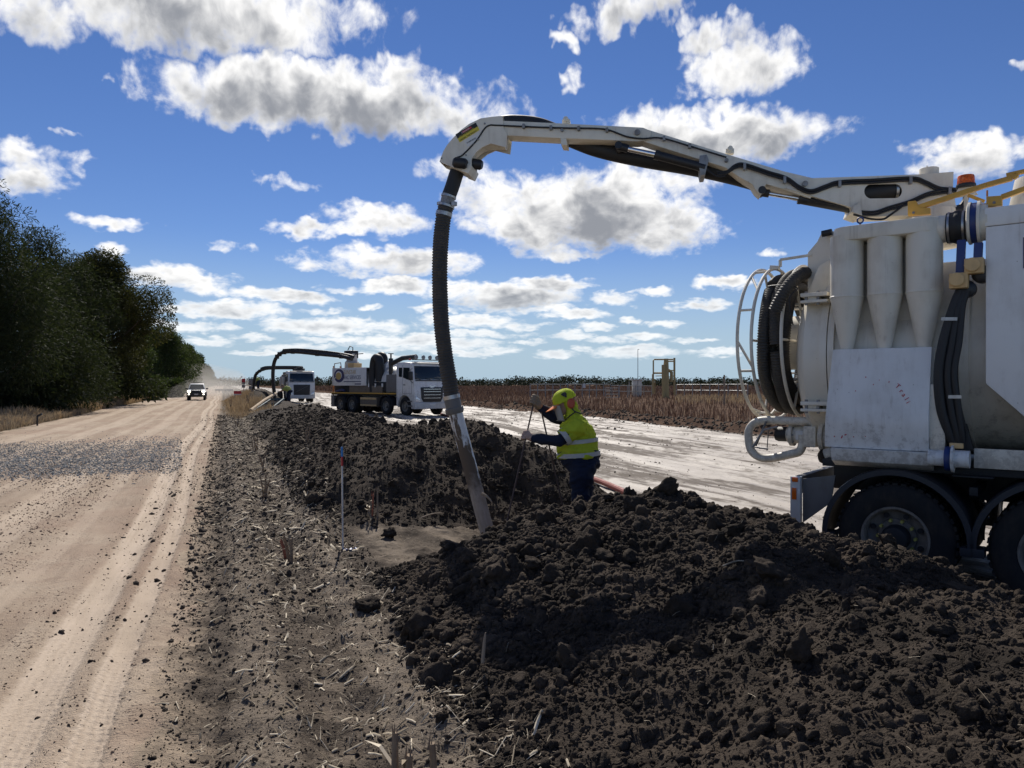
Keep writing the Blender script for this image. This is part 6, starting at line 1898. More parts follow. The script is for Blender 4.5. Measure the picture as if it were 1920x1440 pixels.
def build_far_person(px, py_top, D, lab, lean, seed, h=.75):
    """small bent figure behind the soil: head, back and arm"""
    base = at(px, 740, D); base.z = hz(base.x, base.y)
    root = empty('person', base); tag(root, lab, 'person')
    sc = 1.0; z0 = at(px, py_top, D).z - base.z
    hip = Vector((.28 * lean, 0, .88)); sh = Vector((-.10 * lean, 0, max(1.1, z0 - .30))); hd = sh + Vector((-.20 * lean, 0, .14))
    b = MB(); b.tube([hip, hip.lerp(sh, .5) + Vector((.03, 0, .04)), sh, sh.lerp(hd, .5), hd], [.16, .19, .17, .08, .07], 14)
    for sg in (-1, 1):
        b.tube([hip + Vector((0, sg * .1, 0)), Vector((.16 * lean, sg * .14, .45)), Vector((.22 * lean, sg * .14, .06)), Vector((.10 * lean, sg * .14, .03))], [.10, .08, .055, .045], 10)
        b.tube([sh + Vector((0, sg * .19, -.03)), sh + Vector((-.20 * lean, sg * .2, -.22)), sh + Vector((-.45 * lean, sg * .1, -.28))], [.06, .05, .035], 10)
    b.loft([ell(hd + Vector((-.03, 0, -.09)), .05, .05), ell(hd, .10, .075), ell(hd + Vector((0, 0, .09)), .07, .06)])
    fused('body', b, M_SKIN, root, .025)
    s = MB(); s.tube([hip.lerp(sh, .05), hip.lerp(sh, .5) + Vector((.03, 0, .04)), sh, sh.lerp(hd, .35)], [.19, .22, .20, .09], 16)
    for sg in (-1, 1): s.tube([sh + Vector((0, sg * .17, -.03)), sh + Vector((-.13 * lean, sg * .2, -.15))], [.09, .075], 10)
    fused('hivis_shirt', s, M_HIVIS_DULL, root, .022, .02, seed)
    t = MB(); t.tube([hip + Vector((0, 0, .05)), hip + Vector((0, 0, -.1))], [.19, .18], 14)
    for sg in (-1, 1): t.tube([hip + Vector((0, sg * .1, 0)), Vector((.16 * lean, sg * .14, .45)), Vector((.22 * lean, sg * .14, .08))], [.125, .10, .08], 10)
    fused('trousers', t, M_NAVYCLOTH, root, .022, .02, seed + 1)
    hm = MB(); hm.lathe([(.135, 0), (.13, .05), (.09, .11), (0, .14)], (hd.x, hd.y, hd.z + .03), 'z', 18); hm.lathe([(.19, -.012), (.19, 0), (.1, .02)], (hd.x - .02 * lean, hd.y, hd.z + .03), 'z', 18); hm.build('wide_brim_hat', M_GLOVE, root)


build_far_person(537, 724, 57, 'stooping worker in faded yellow shirt at the foot of the far white truck', 1.0, 3)
build_far_person(482, 722, 80, 'small distant worker in yellow half hidden behind the farthest heap', .6, 7)

# ------------------------------------------------------------------ the two distant trucks and the oncoming utility
M_SCREEN = m_simple('windscreen', (0.012, 0.018, 0.024), .06, 0.0, spec=.6)
M_HEADLIT = None


def lit_mat(name, col, strength):
    m, nb = new_mat(name)
    finish(nb, (0.8, 0.8, 0.8), .2, 0, .5, **{'Emission Color': (*col, 1), 'Emission Strength': strength})
    return m


M_HEADLIT = lit_mat('headlamp_lit', (1.0, .93, .75), 6.0)


def truck_wheel(root, a, b, face, R=.52, w=.28, nm='wheel'):
    ty = MB(); ty.lathe(tyre_profile(R, w, R * .56), (a, b, R), 'y', 28, False, False); t = ty.build(nm, M_TYRE, root)
    f = face; rm = MB(); rm.lathe([(R * .58, f * w * .42), (R * .53, f * w * .36), (R * .50, f * w * .1), (R * .3, f * w * .05), (.12, f * w * .12), (.10, f * w * .40), (0, f * w * .42)], (a, b, R), 'y', 24, cap0=False); rm.build('rim', M_RIM, t)
    return t


def truck_cab(root, style):
    """cab with its front at a = 0; near side b = 0, far side b = 2.45"""
    W_ = 2.45
    arch = [(-.90 + .64 * math.cos(q), .52 + .64 * math.sin(q)) for q in np.linspace(math.radians(-5), math.radians(185), 14)]
    prof = [(.03, .40), (.05, .95), (.02, 1.88), (-.05, 2.02), (-.22, 2.84), (-.36, 2.98), (-.9, 3.03), (-1.5, 3.02), (-1.68, 2.93), (-1.68, .62)] + list(reversed(arch)) + [(-.24, .40)]
    c = MB(); c.prism(prof, 0, W_); cab = c.build('cab', M_WHITE, root, bevel=.03, seg=2)
    # windscreen lies on the raked front
    def fr(b, z):
        a = -.05 + (-.17) * (z - 2.02) / .82 if z > 2.02 else .02
        return a
    zl, zh = (1.93, 2.80)
    g = MB(); z0, z1 = 2.04, 2.80
    g.add([(fr(0, z0) + .012, .10, z0), (fr(0, z0) + .012, W_ - .10, z0), (fr(0, z1) + .012, W_ - .16, z1), (fr(0, z1) + .012, .16, z1), (fr(0, z0) - .01, .10, z0), (fr(0, z0) - .01, W_ - .10, z0), (fr(0, z1) - .01, W_ - .16, z1), (fr(0, z1) - .01, .16, z1)], [(0, 1, 2, 3), (7, 6, 5, 4), (0, 4, 5, 1), (1, 5, 6, 2), (2, 6, 7, 3), (3, 7, 4, 0)])
    g.build('windscreen', M_SCREEN, cab, bevel=.006)
    q = MB(); q.bb(.022, .035, .08, W_ - .08, 1.955, 2.01); q.build('wiper_cowl', M_BLACK, cab)
    for b0 in (.5, 1.2, 1.9):
        q = MB(); q.bar((.02, b0, 2.0), (-.03, b0 - .35, 2.10), .015, .02); q.build('wiper', M_BLACK, cab)
    # doors: side windows, seam, handle on both sides
    for b, sg in ((0, -1), (W_, 1)):
        w_ = MB(); w_.prism([(-.30, 2.04), (-.40, 2.70), (-.98, 2.72), (-1.02, 2.16), (-.62, 2.04)], b + sg * .003, b + sg * .014); w_.build('side_window', M_SCREEN, cab)
        w_ = MB(); w_.prism([(-1.12, 2.18), (-1.10, 2.72), (-1.42, 2.72), (-1.42, 2.20)], b + sg * .003, b + sg * .014); w_.build('rear_quarter_window', M_SCREEN, cab)
        for (p0, p1) in (((-.22, 1.25), (-.22, 2.02)), ((-1.06, 1.25), (-1.06, 2.86)), ((-.22, 1.25), (-1.06, 1.25))):
            w_ = MB(); w_.bar((p0[0], b + sg * .002, p0[1]), (p1[0], b + sg * .002, p1[1]), .008, .014); w_.build('door_seam', M_GREYP, cab)
        w_ = MB(); w_.bb(-.98, -.80, b + sg * .002, b + sg * .035, 1.72, 1.76); w_.build('door_handle', M_BLACK, cab)
        w_ = MB(); w_.bb(-.62, -.14, b + sg * .002, b + sg * .03, .52, .60); w_.bb(-.60, -.16, b + sg * .002, b + sg * .03, .80, .86); w_.build('step', M_GREYP, cab)
        mr = MB(); mr.bb(-.05, .08, b + sg * .12, b + sg * .34, 2.00, 2.48); mi = mr.build('mirror', M_BLACK, cab, bevel=.02)
        mr = MB(); mr.tube([(-.15, b, 2.65), (0, b + sg * .22, 2.60), (0, b + sg * .22, 1.95), (-.12, b, 1.85)], .018, 6); mr.build('mirror_arm', M_BLACK, mi)
    # front: grille, bars, lamps, bumper, plate
    if style == 'wide':
        g = MB(); g.prism([(.48, .98), (.62, .78), (1.83, .78), (1.97, .98), (2.02, 1.60), (1.45, 1.62), (1.225, 1.54), (1.0, 1.62), (.43, 1.60)], .045, .075, 'yz'); gr = g.build('grille', M_BLACK, cab, bevel=.006)
        for z in (1.0, 1.18, 1.36, 1.5): q = MB(); q.bb(.076, .095, .62, 1.83, z - .014, z + .014); q.build('grille_bar', M_CHROME, gr)
        q = MB(); q.add([(.055, 1.02, 1.70), (.055, 1.225, 1.60), (.055, 1.43, 1.70), (.055, 1.40, 1.72), (.055, 1.225, 1.645), (.055, 1.05, 1.72)], [(0, 1, 4, 5), (1, 2, 3, 4)]); q.build('front_badge', M_CHROME, cab)
        lam = ((.05, .40), (2.05, 2.40))
    else:
        g = MB(); g.prism([(.50, .62), (1.95, .62), (2.0, 1.72), (.45, 1.72)], .045, .075, 'yz'); gr = g.build('grille', M_BLACK, cab, bevel=.006)
        for z in (.82, 1.02, 1.22, 1.42): q = MB(); q.bb(.076, .086, .56, 1.9, z - .012, z + .012); q.build('grille_bar', M_GUARD, gr)
        q = MB(); q.bar((.09, .62, 1.0), (.09, 1.82, 1.62), .012, .05, (1, 0, 0)); q.build('diagonal_bar', M_DULL, gr)
        lam = ((.06, .42), (2.03, 2.39))
    for b0, b1 in lam:
        z0 = .82 if style == 'wide' else .74
        q = MB(); q.prism([(b0, z0 + .02), (b1, z0 - .06), (b1 - .05 if b0 < 1 else b1, z0 + .14), (b0 + .04, z0 + .30)] if b0 < 1 else [(b0, z0 - .06), (b1, z0 + .02), (b1 - .04, z0 + .30), (b0 + .05, z0 + .14)], .05, .075, 'yz'); q.build('headlamp', M_LENS_C, cab, bevel=.006)
        q = MB(); bc = (b0 + b1) / 2; q.lathe([(.075, .05), (.075, .075), (.05, .085), (0, .085)], (0, bc, .62), 'x', 16); q.build('fog_lamp', M_BLACK if style == 'wide' else M_LENS_C, cab)
    q = MB(); q.prism([(.02, .38), (.10, .40), (.10, .72), (.05, .76), (.02, .76)], .0, W_); q.build('bumper', M_WHITE, cab, bevel=.015)
    q = MB(); q.bb(.102, .108, 1.03, 1.42, .60, .70); q.build('number_plate', M_STICKER_W, cab)
    q = MB(); q.bb(-.5, -.1, .18, W_ - .18, 3.01, 3.05); q.build('roof_visor', M_WHITE, cab, bevel=.01)
    return cab


def suction_arm(root, pts_boom, pts_hose, rb, rh, clamps, M):
    """boom beam with rubber duct and clamps; points in world space"""
    inv = M.inverted()
    P = [inv @ Vector(p) for p in pts_boom]; H = [inv @ Vector(p) for p in pts_hose]
    q = MB(); q.tube(catmull(H, 8), rh, 14); q.build('suction_hose', M_RUBBER, root)
    q = MB()
    C = catmull(P, 6)
    for i in range(len(C) - 1): q.bar(C[i], C[i + 1], rb * 1.3, rb * 1.5)
    q.build('boom', M_BLACK, root)
    C2 = catmull(H, 8)
    for f in clamps:
        p = C2[int(f * (len(C2) - 1))]; q = MB(); q.box(p, (.14, .26, .30)); q.build('boom_clamp', M_BLACK, root, bevel=.02)


def build_second_truck():
    th = math.radians(46); O = Vector((-5.44, 41.0, 0)); O.z = hz(O.x + 1, O.y + 1) + .02
    root = empty('vacuum_truck', O, -th); tag(root, 'white vacuum truck with lettered tank side and roof spotlights, parked second behind the soil heap', 'truck', 'distant vacuum trucks')
    UP = plane_frame(O, -th)
    M = Matrix.Translation(O) @ Matrix.Rotation(-th, 4, 'Z')
    cab = truck_cab(root, 'wide')
    # chassis
    q = MB(); q.bb(-8.9, -.3, .75, .85, .72, .98); q.bb(-8.9, -.3, 1.6, 1.7, .72, .98); q.bb(-9.0, -1.75, .1, 2.35, 1.10, 1.20); q.build('chassis_frame', M_CHASSIS, root)
    q = MB(); q.bb(-8.9, -1.8, .02, .10, 1.20, 1.27); q.build('deck_edge', M_YELLOW, root)
    for a in (-.9, -2.8):
        truck_wheel(root, a, .16, -1); truck_wheel(root, a, 2.29, 1)
    for a in (-6.45, -7.8):
        for b, f in ((.15, -1), (.5, -1), (1.95, 1), (2.30, 1)): truck_wheel(root, a, b, f)
        g = MB(); rings = []
        for k in range(17):
            an = math.radians(10 + 160 * k / 16); rings.append([Vector((a - math.cos(an) * r, b, .52 + math.sin(an) * r)) for r, b in ((.62, .0), (.65, .0), (.65, .65), (.62, .65))])
        g.loft(rings); g.build('mudguard', M_GUARD, root)
    g = MB(); rings = []
    for k in range(17):
        an = math.radians(0 + 180 * k / 16); rings.append([Vector((-2.8 - math.cos(an) * r, b, .52 + math.sin(an) * r)) for r, b in ((.62, .0), (.65, .0), (.65, .4), (.62, .4))])
    g.loft(rings); g.build('mudguard', M_GUARD, root)
    q = MB(); q.bb(-8.95, -8.6, .05, 2.4, .35, 1.08); q.build('rear_mudflap', M_GREYP, root)
    # toolboxes under the deck
    q = MB(); q.bb(-5.55, -3.75, .06, .6, .45, 1.0); tb = q.build('toolbox', M_BROWNP, root, bevel=.01)
    q = MB(); q.bb(-5.5, -3.8, .03, .058, .86, .98); q.bb(-5.5, -3.8, .03, .058, .48, .56); q.build('toolbox_trim', M_TAN, tb)
    # tank, side panel and lettering
    q = MB(); q.lathe([(0, -8.75), (.75, -8.7), (1.0, -8.5), (1.0, -3.2), (.8, -2.9), (0, -2.8)], (0, 1.22, 1.82), 'x', 40); tk = q.build('debris_tank', M_OFFWHITE, root)
    (a0, z1), (a1, z0) = UP(623, 690.5, 0), UP(686, 723, 0)
    q = MB(); q.bb(a0, a1, .0, .06, z0, z1); pn = q.build('side_panel', M_WHITE, root, bevel=.012)
    q = MB(); q.bb(a0, a1, .06, 1.2, z1 - .05, z1 - .01); q.build('panel_top', M_OFFWHITE, root)
    q = MB(); q.bb(a0 + 1.9, a1 + 1.6, .08, .5, 1.27, z0 - .005); q.build('lower_locker', M_BROWNP, root, bevel=.01)
    q = MB(); q.bb(a0, a0 + 1.85, .20, .6, 1.27, z0 - .005); q.build('rear_locker', M_CHASSIS, root, bevel=.01)
    # emblem: ring sweeping round a golden disc
    (ca, cz) = UP(636, 704.5, 0); k = .42
    ring = []
    for an in np.linspace(math.radians(200), math.radians(-150), 30): ring.append((ca + .62 * math.cos(an), cz + k * math.sin(an)))
    inn = []
    for i, an in enumerate(np.linspace(math.radians(-150), math.radians(200), 30)): w = .60 + .0 * i; inn.append((ca - .06 + .38 * math.cos(an), cz + .02 + .27 * math.sin(an)))
    q = MB(); n = 30
    V_ = [(p[0], -.006, p[1]) for p in ring] + [(p[0], -.006, p[1]) for p in reversed(inn)]
    q.add(V_, [(i, i + 1, n + i + 1, n + i) for i in range(n - 1)]); q.build('emblem_ring', M_NAVY, pn)
    q = MB(); q.add([(ca - .08 + .33 * math.cos(a), -.007, cz - .02 + .23 * math.sin(a)) for a in np.linspace(0, 2 * math.pi, 24, endpoint=False)], [tuple(range(24))]); q.build('emblem_disc', M_GOLD, pn)
    def txt(body, px, py, hpx, wpx, mat):
        a, z = UP(px, py, 0); a2, _ = UP(px + wpx, py, 0); _, z2 = UP(px, py - hpx, 0)
        sz = (z2 - z) / .70
        o = text_part('panel_lettering', body, sz, mat, Matrix.Identity(4), pn, .001)
        xs = [v.co.x for v in o.data.vertices]; wd = max(xs) - min(xs)
        o.data.transform(Matrix.Translation((a, -.008, z)) @ Matrix.Rotation(math.pi / 2, 4, 'X') @ Matrix.Diagonal(((a2 - a) / wd, 1, 1, 1)))
    txt('SUNSTAR', 644.5, 701.5, 7.5, 23, M_GOLD); txt('VAC SERVICES', 644.5, 711, 6.8, 32, M_NAVY)
    for (x0, x1, y0, y1) in ((644.5, 677, 714.8, 716.2), (665.5, 677, 719, 721)):
        (p0, q1), (p1, q0) = UP(x0, y0, 0), UP(x1, y1, 0); q = MB(); q.bb(p0, p1, -.008, -.001, q0, q1); q.build('panel_line', M_NAVY, pn)
    # ladder and rails at the rear
    q = MB()
    for b in (.25, .75): q.bar((-9.02, b, .8), (-9.0, b, 2.95), .05, .05)
    for z in np.arange(1.0, 2.9, .3): q.bar((-9.01, .25, z), (-9.01, .75, z), .04, .04)
    q.build('rear_ladder', M_ORANGE, root)
    q = MB(); q.tube([(-8.95, .3, 2.7), (-8.95, .3, 3.1), (-8.2, .3, 3.15), (-8.1, .3, 2.75)], .03, 8); q.build('top_rail', M_DULL, root)
    q = MB(); q.bb(-8.0, -7.3, .7, 1.3, 2.75, 3.12); q.build('valve_box', M_TAN, root, bevel=.02)
    # turret, blower hoses, filter and exhaust
    (ta, tz) = UP(660, 690, 1.2)
    q = MB(); q.lathe([(.5, 2.6), (.45, 3.2), (.35, 3.3), (.35, 3.75), (0, 3.8)], (ta, 1.2, 0), 'z', 24); q.build('boom_turret', M_OFFWHITE, root)
    q = MB(); q.bb(ta - .5, ta + .3, .9, 1.5, 3.45, 3.95); q.build('turret_head', M_BLACK, root, bevel=.05)
    q = MB(); q.tube([(ta + .1, 1.2, 3.85), (ta + .1, 1.2, 4.15), (ta - .25, 1.2, 4.25), (ta - .5, 1.2, 4.0)], .03, 6); q.bar((ta + .2, 1.2, 3.7), (ta + 1.3, 1.2, 3.72), .05, .05); q.build('turret_lines', M_BLACK, root)
    A = [UP(px, py, .3) for px, py in ((701, 735), (700, 705), (702, 678), (707, 671), (712, 680), (712, 715))]
    q = MB(); q.tube(catmull([(a, .3, z) for a, z in A], 5), .26, 14); q.build('blower_duct', M_RUBBER, root)
    A = [UP(px, py, .9) for px, py in ((708, 673), (712, 666.5), (718, 666.5), (721, 673), (720, 684), (714, 690))]
    q = MB(); q.tube(catmull([(a, .9, z) for a, z in A], 5), .20, 14); q.build('intake_duct', M_RUBBER, root)
    (a0, z0), (a1, z1) = UP(694, 734, .15), UP(726, 716, .15)
    q = MB(); q.bb(a0, a1, .15, 1.0, z0, z1); q.build('pump_block', M_CHASSIS, root, bevel=.03)
    for px in (692, 704, 717):
        a, z = UP(px, 722, .1); q = MB(); q.cyl((a, .1, z - .12), (a, .1, z + .10), .05, n=12); q.build('filter_canister', M_WHITE, root)
    (a0, z0), (a1, z1) = UP(724, 735, .1), UP(742.5, 702, .1)
    q = MB(); q.bb(a0, a1, .1, 1.2, z0, z1); q.build('control_cabinet', M_GREYP, root, bevel=.02)
    a, z = UP(731, 690, 1.2); q = MB(); q.lathe([(0, -.6), (.45, -.5), (.5, 0), (.45, .5), (0, .6)], (a - .3, 1.2, z), 'x', 24); q.build('silencer', M_WHITE, root)
    a, z = UP(733, 672, .6); q = MB(); q.tube([(a, .6, 1.3), (a, .6, z - .35), (a, .6, z)], [.12, .13, .13], 14); q.lathe([(.16, -.02), (.16, .02), (0, .03)], (a, .6, z + .28), 'z', 14); q.cyl((a, .6, z), (a, .6, z + .26), .05, n=10); q.build('exhaust_stack', M_BLACK, root)
    q = MB(); q.tube([(a + .1, .6, 3.0), (a + .9, .8, 3.3), (-.9, .8, 3.35)], .14, 12); q.build('intake_snorkel', M_BLACK, root)
    # spotlights and markers on the cab roof
    q = MB(); q.bar((-.45, .2, 3.16), (-.45, 2.25, 3.16), .05, .05); rk = q.build('light_bar', M_BLACK, root)
    for b in (.45, .95, 1.42, 1.92):
        q = MB(); q.lathe([(.0, -.09), (.08, -.07), (.125, -.01), (.125, .03), (.11, .035), (0, .035)], (-.40, b, 3.30), 'x', 18); sp = q.build('spotlight', M_DULL, rk)
    for b in (.05, 2.30):
        q = MB(); q.lathe([(.07, 0), (.07, .06), (.05, .10), (0, .11)], (-.45, b, 3.12), 'z', 14); q.build('roof_marker', M_LENS_R, rk)
    # folded hoses on the deck
    q = MB(); q.tube([(-8.4, .12, 1.32), (-7.7, .1, 1.42), (-7.4, .12, 1.36)], .07, 8); q.build('blue_bag', M_NAVY, root)
    # boom
    f = lambda px, py, D: at(px, py, D)
    boom = [f(663, 669, 46.6), f(640, 664, 47.2), f(600, 659, 48.5), f(560, 656, 50), f(532, 657, 51)]
    hose = [f(660, 673, 46.5), f(640, 668, 47), f(600, 664, 48.5), f(560, 660, 50), f(535, 660, 51), f(523, 665, 51.3), f(515, 677, 51.5), f(512, 695, 51.6), f(512, 715, 51.7), f(514, 735, 51.8), f(516, 752, 51.9)]
    suction_arm(root, boom, hose, .13, .125, (.10, .22, .34, .42, .49, .545), M)
    return root


def build_third_truck():
    th = math.radians(64); O = Vector(((541 - CX) / FPX * 70, 70.0, 0)); O.z = hz(O.x, O.y)
    root = empty('vacuum_truck', O, -th); tag(root, 'farthest white vacuum truck facing the camera with its boom reaching towards the signs', 'truck', 'distant vacuum trucks')
    M = Matrix.Translation(O) @ Matrix.Rotation(-th, 4, 'Z')
    truck_cab(root, 'tall')
    for a in (-.9, -2.6, -5.6, -6.9): truck_wheel(root, a, .16, -1); truck_wheel(root, a, 2.29, 1)
    q = MB(); q.bb(-7.6, -.3, .7, 1.75, .72, 1.15); q.build('chassis_frame', M_CHASSIS, root)
    q = MB(); q.lathe([(0, -7.5), (.8, -7.4), (1.0, -7.2), (1.0, -2.2), (.8, -2.0), (0, -1.9)], (0, 1.22, 2.05), 'x', 32); q.build('debris_tank', M_OFFWHITE, root)
    q = MB(); q.bb(-3.6, -1.85, -.1, .5, 1.2, 2.7); q.build('filter_house', M_BROWNP, root, bevel=.05)
    for a in (-2.0, -2.6, -3.2): q = MB(); q.lathe([(.05, 1.3), (.16, 1.8), (.16, 2.5)], (a, -.14, 0), 'z', 14); q.build('cyclone', M_OFFWHITE, root)
    q = MB(); q.bb(-3.4, -1.9, .0, 1.0, 2.72, 2.95); q.build('roof_gear', M_BROWNP, root, bevel=.03)
    q = MB(); q.bb(-2.6, -1.0, .8, 1.7, 3.08, 3.3); q.bb(-2.2, -.7, 1.0, 1.5, 3.3, 3.45); q.build('boom_cradle', M_BLACK, root, bevel=.02)
    f = at
    boom = [f(566, 689, 72), f(545, 688.5, 72.5), f(520, 688.5, 73.5), f(500, 689, 74.5), f(490, 692, 75)]
    hose = [f(566, 690, 72), f(545, 690, 72.5), f(520, 690, 73.5), f(500, 691, 74.5), f(488, 695, 75), f(480, 702, 75.3), f(477, 712, 75.4), f(475.5, 722, 75.5), f(475, 733, 75.5)]
    suction_arm(root, boom, hose, .18, .15, (.08, .16, .45, .53, .60, .68), M)


def build_ute():
    D = 81.0; x = (369.5 - CX) / FPX * D
    fwd = math.atan2(-ROAD_U[1], -ROAD_U[0])
    root = empty('utility_vehicle', (x, D, hz(x, D)), fwd); tag(root, 'white utility vehicle driving towards the camera on the dirt road with headlights on', 'car')
    # local: a forward, b left, z up; front at a = 2.6
    hw = .90
    secs = [(-2.6, .55, .95, .86), (-2.55, .50, 1.12, .90), (-.9, .45, 1.14, .92), (.9, .45, 1.16, .92), (1.2, .45, 1.14, .91), (2.3, .50, 1.08, .88), (2.58, .55, 1.0, .82)]
    b = MB(); rings = []
    for a, z0, z1, w in secs: rings.append([Vector((a, -w, z0)), Vector((a, w, z0)), Vector((a, w, z1 - .14)), Vector((a, w - .06, z1)), Vector((a, -w + .06, z1)), Vector((a, -w, z1 - .14))])
    b.loft(rings); body = b.build('body', M_WHITE, root, bevel=.03)
    c = MB(); c.loft([[Vector((-1.0, -.84, 1.12)), Vector((-1.0, .84, 1.12)), Vector((1.15, .84, 1.14)), Vector((1.15, -.84, 1.14))], [Vector((-.8, -.68, 1.74)), Vector((-.8, .68, 1.74)), Vector((.35, .68, 1.76)), Vector((.35, -.68, 1.76))], [Vector((-.7, -.6, 1.80)), Vector((-.7, .6, 1.80)), Vector((.25, .6, 1.81)), Vector((.25, -.6, 1.81))]]); cb = c.build('cabin', M_WHITE, root, bevel=.03)
    def sl(z): q = (z - 1.14) / .62; return 1.15 - .8 * q + .012, .84 - .16 * q
    (a0, w0), (a1, w1) = sl(1.19), sl(1.70)
    g = MB(); g.add([(a0, -w0 + .06, 1.19), (a0, w0 - .06, 1.19), (a1, w1 - .06, 1.70), (a1, -w1 + .06, 1.70)], [(0, 1, 2, 3)]); g.build('windscreen', M_SCREEN, cb)
    for sg in (-1, 1):
        g = MB(); g.add([(.95, sg * (.845), 1.20), (-.85, sg * .845, 1.20), (-.70, sg * .715, 1.68), (.40, sg * .715, 1.68)], [(0, 1, 2, 3)]); g.build('side_window', M_SCREEN, cb)
        m = MB(); m.box((.85, sg * 1.03, 1.24), (.10, .22, .17)); m.build('mirror', M_BLACK, root, bevel=.03)
        h = MB(); h.box((2.60, sg * .69, .955), (.14, .30, .15), Matrix.Rotation(-sg * .35, 3, 'Z')); h.build('headlamp', M_HEADLIT, body, bevel=.02)
        h = MB(); h.lathe([(.07, 2.68), (.07, 2.72), (0, 2.725)], (.06, sg * .72, .66), 'x', 14); h.build('fog_lamp', M_HEADLIT, body)
        for a in (1.65, -1.55): truck_wheel(root, a, sg * .80, sg, R=.40, w=.26)
        f = MB(); rings = []
        for a in (1.65, -1.55):
            rings = []
            for k in range(13):
                an = math.pi * k / 12; rings.append([Vector((a + math.cos(an) * r, sg * bb_, .42 + math.sin(an) * r)) for r, bb_ in ((.44, .80), (.52, .80), (.52, .97), (.44, .97))])
            f.loft(rings)
        f.build('wheel_flare', M_GUARD, root)
    q = MB(); q.prism([(-.50, .62), (.50, .62), (.58, .98), (.45, 1.06), (-.45, 1.06), (-.58, .98)], 2.56, 2.62, 'yz'); q.build('grille', M_BLACK, body, bevel=.01)
    # bull bar
    q = MB(); q.prism([(-.86, .40), (.86, .40), (.90, .62), (.88, .82), (.5, .84), (-.5, .84), (-.88, .80), (-.90, .62)], 2.60, 2.76, 'yz'); bb2 = q.build('bull_bar', M_BLACK, root, bevel=.03)
    q = MB(); q.tube(catmull([(2.72, -.52, .82), (2.74, -.50, 1.06), (2.74, -.3, 1.14), (2.74, .3, 1.14), (2.74, .50, 1.06), (2.72, .52, .82)], 5), .032, 8); q.build('bar_hoop', M_BLACK, bb2)
    q = MB(); q.bb(2.762, 2.770, -.19, .19, .60, .70); q.build('number_plate', M_STICKER_W, bb2)
    q = MB(); q.bb(.0, .12, -.55, .55, 1.83, 1.90); q.bb(-.7, .2, -.6, -.55, 1.80, 1.86); q.bb(-.7, .2, .55, .6, 1.80, 1.86); q.build('roof_rack', M_BLACK, root, bevel=.01)
    q = MB(); q.bb(-2.5, 2.3, -.55, .55, .36, .56); q.build('underbody', M_CHASSIS, root)


build_second_truck()
build_third_truck()
build_ute()

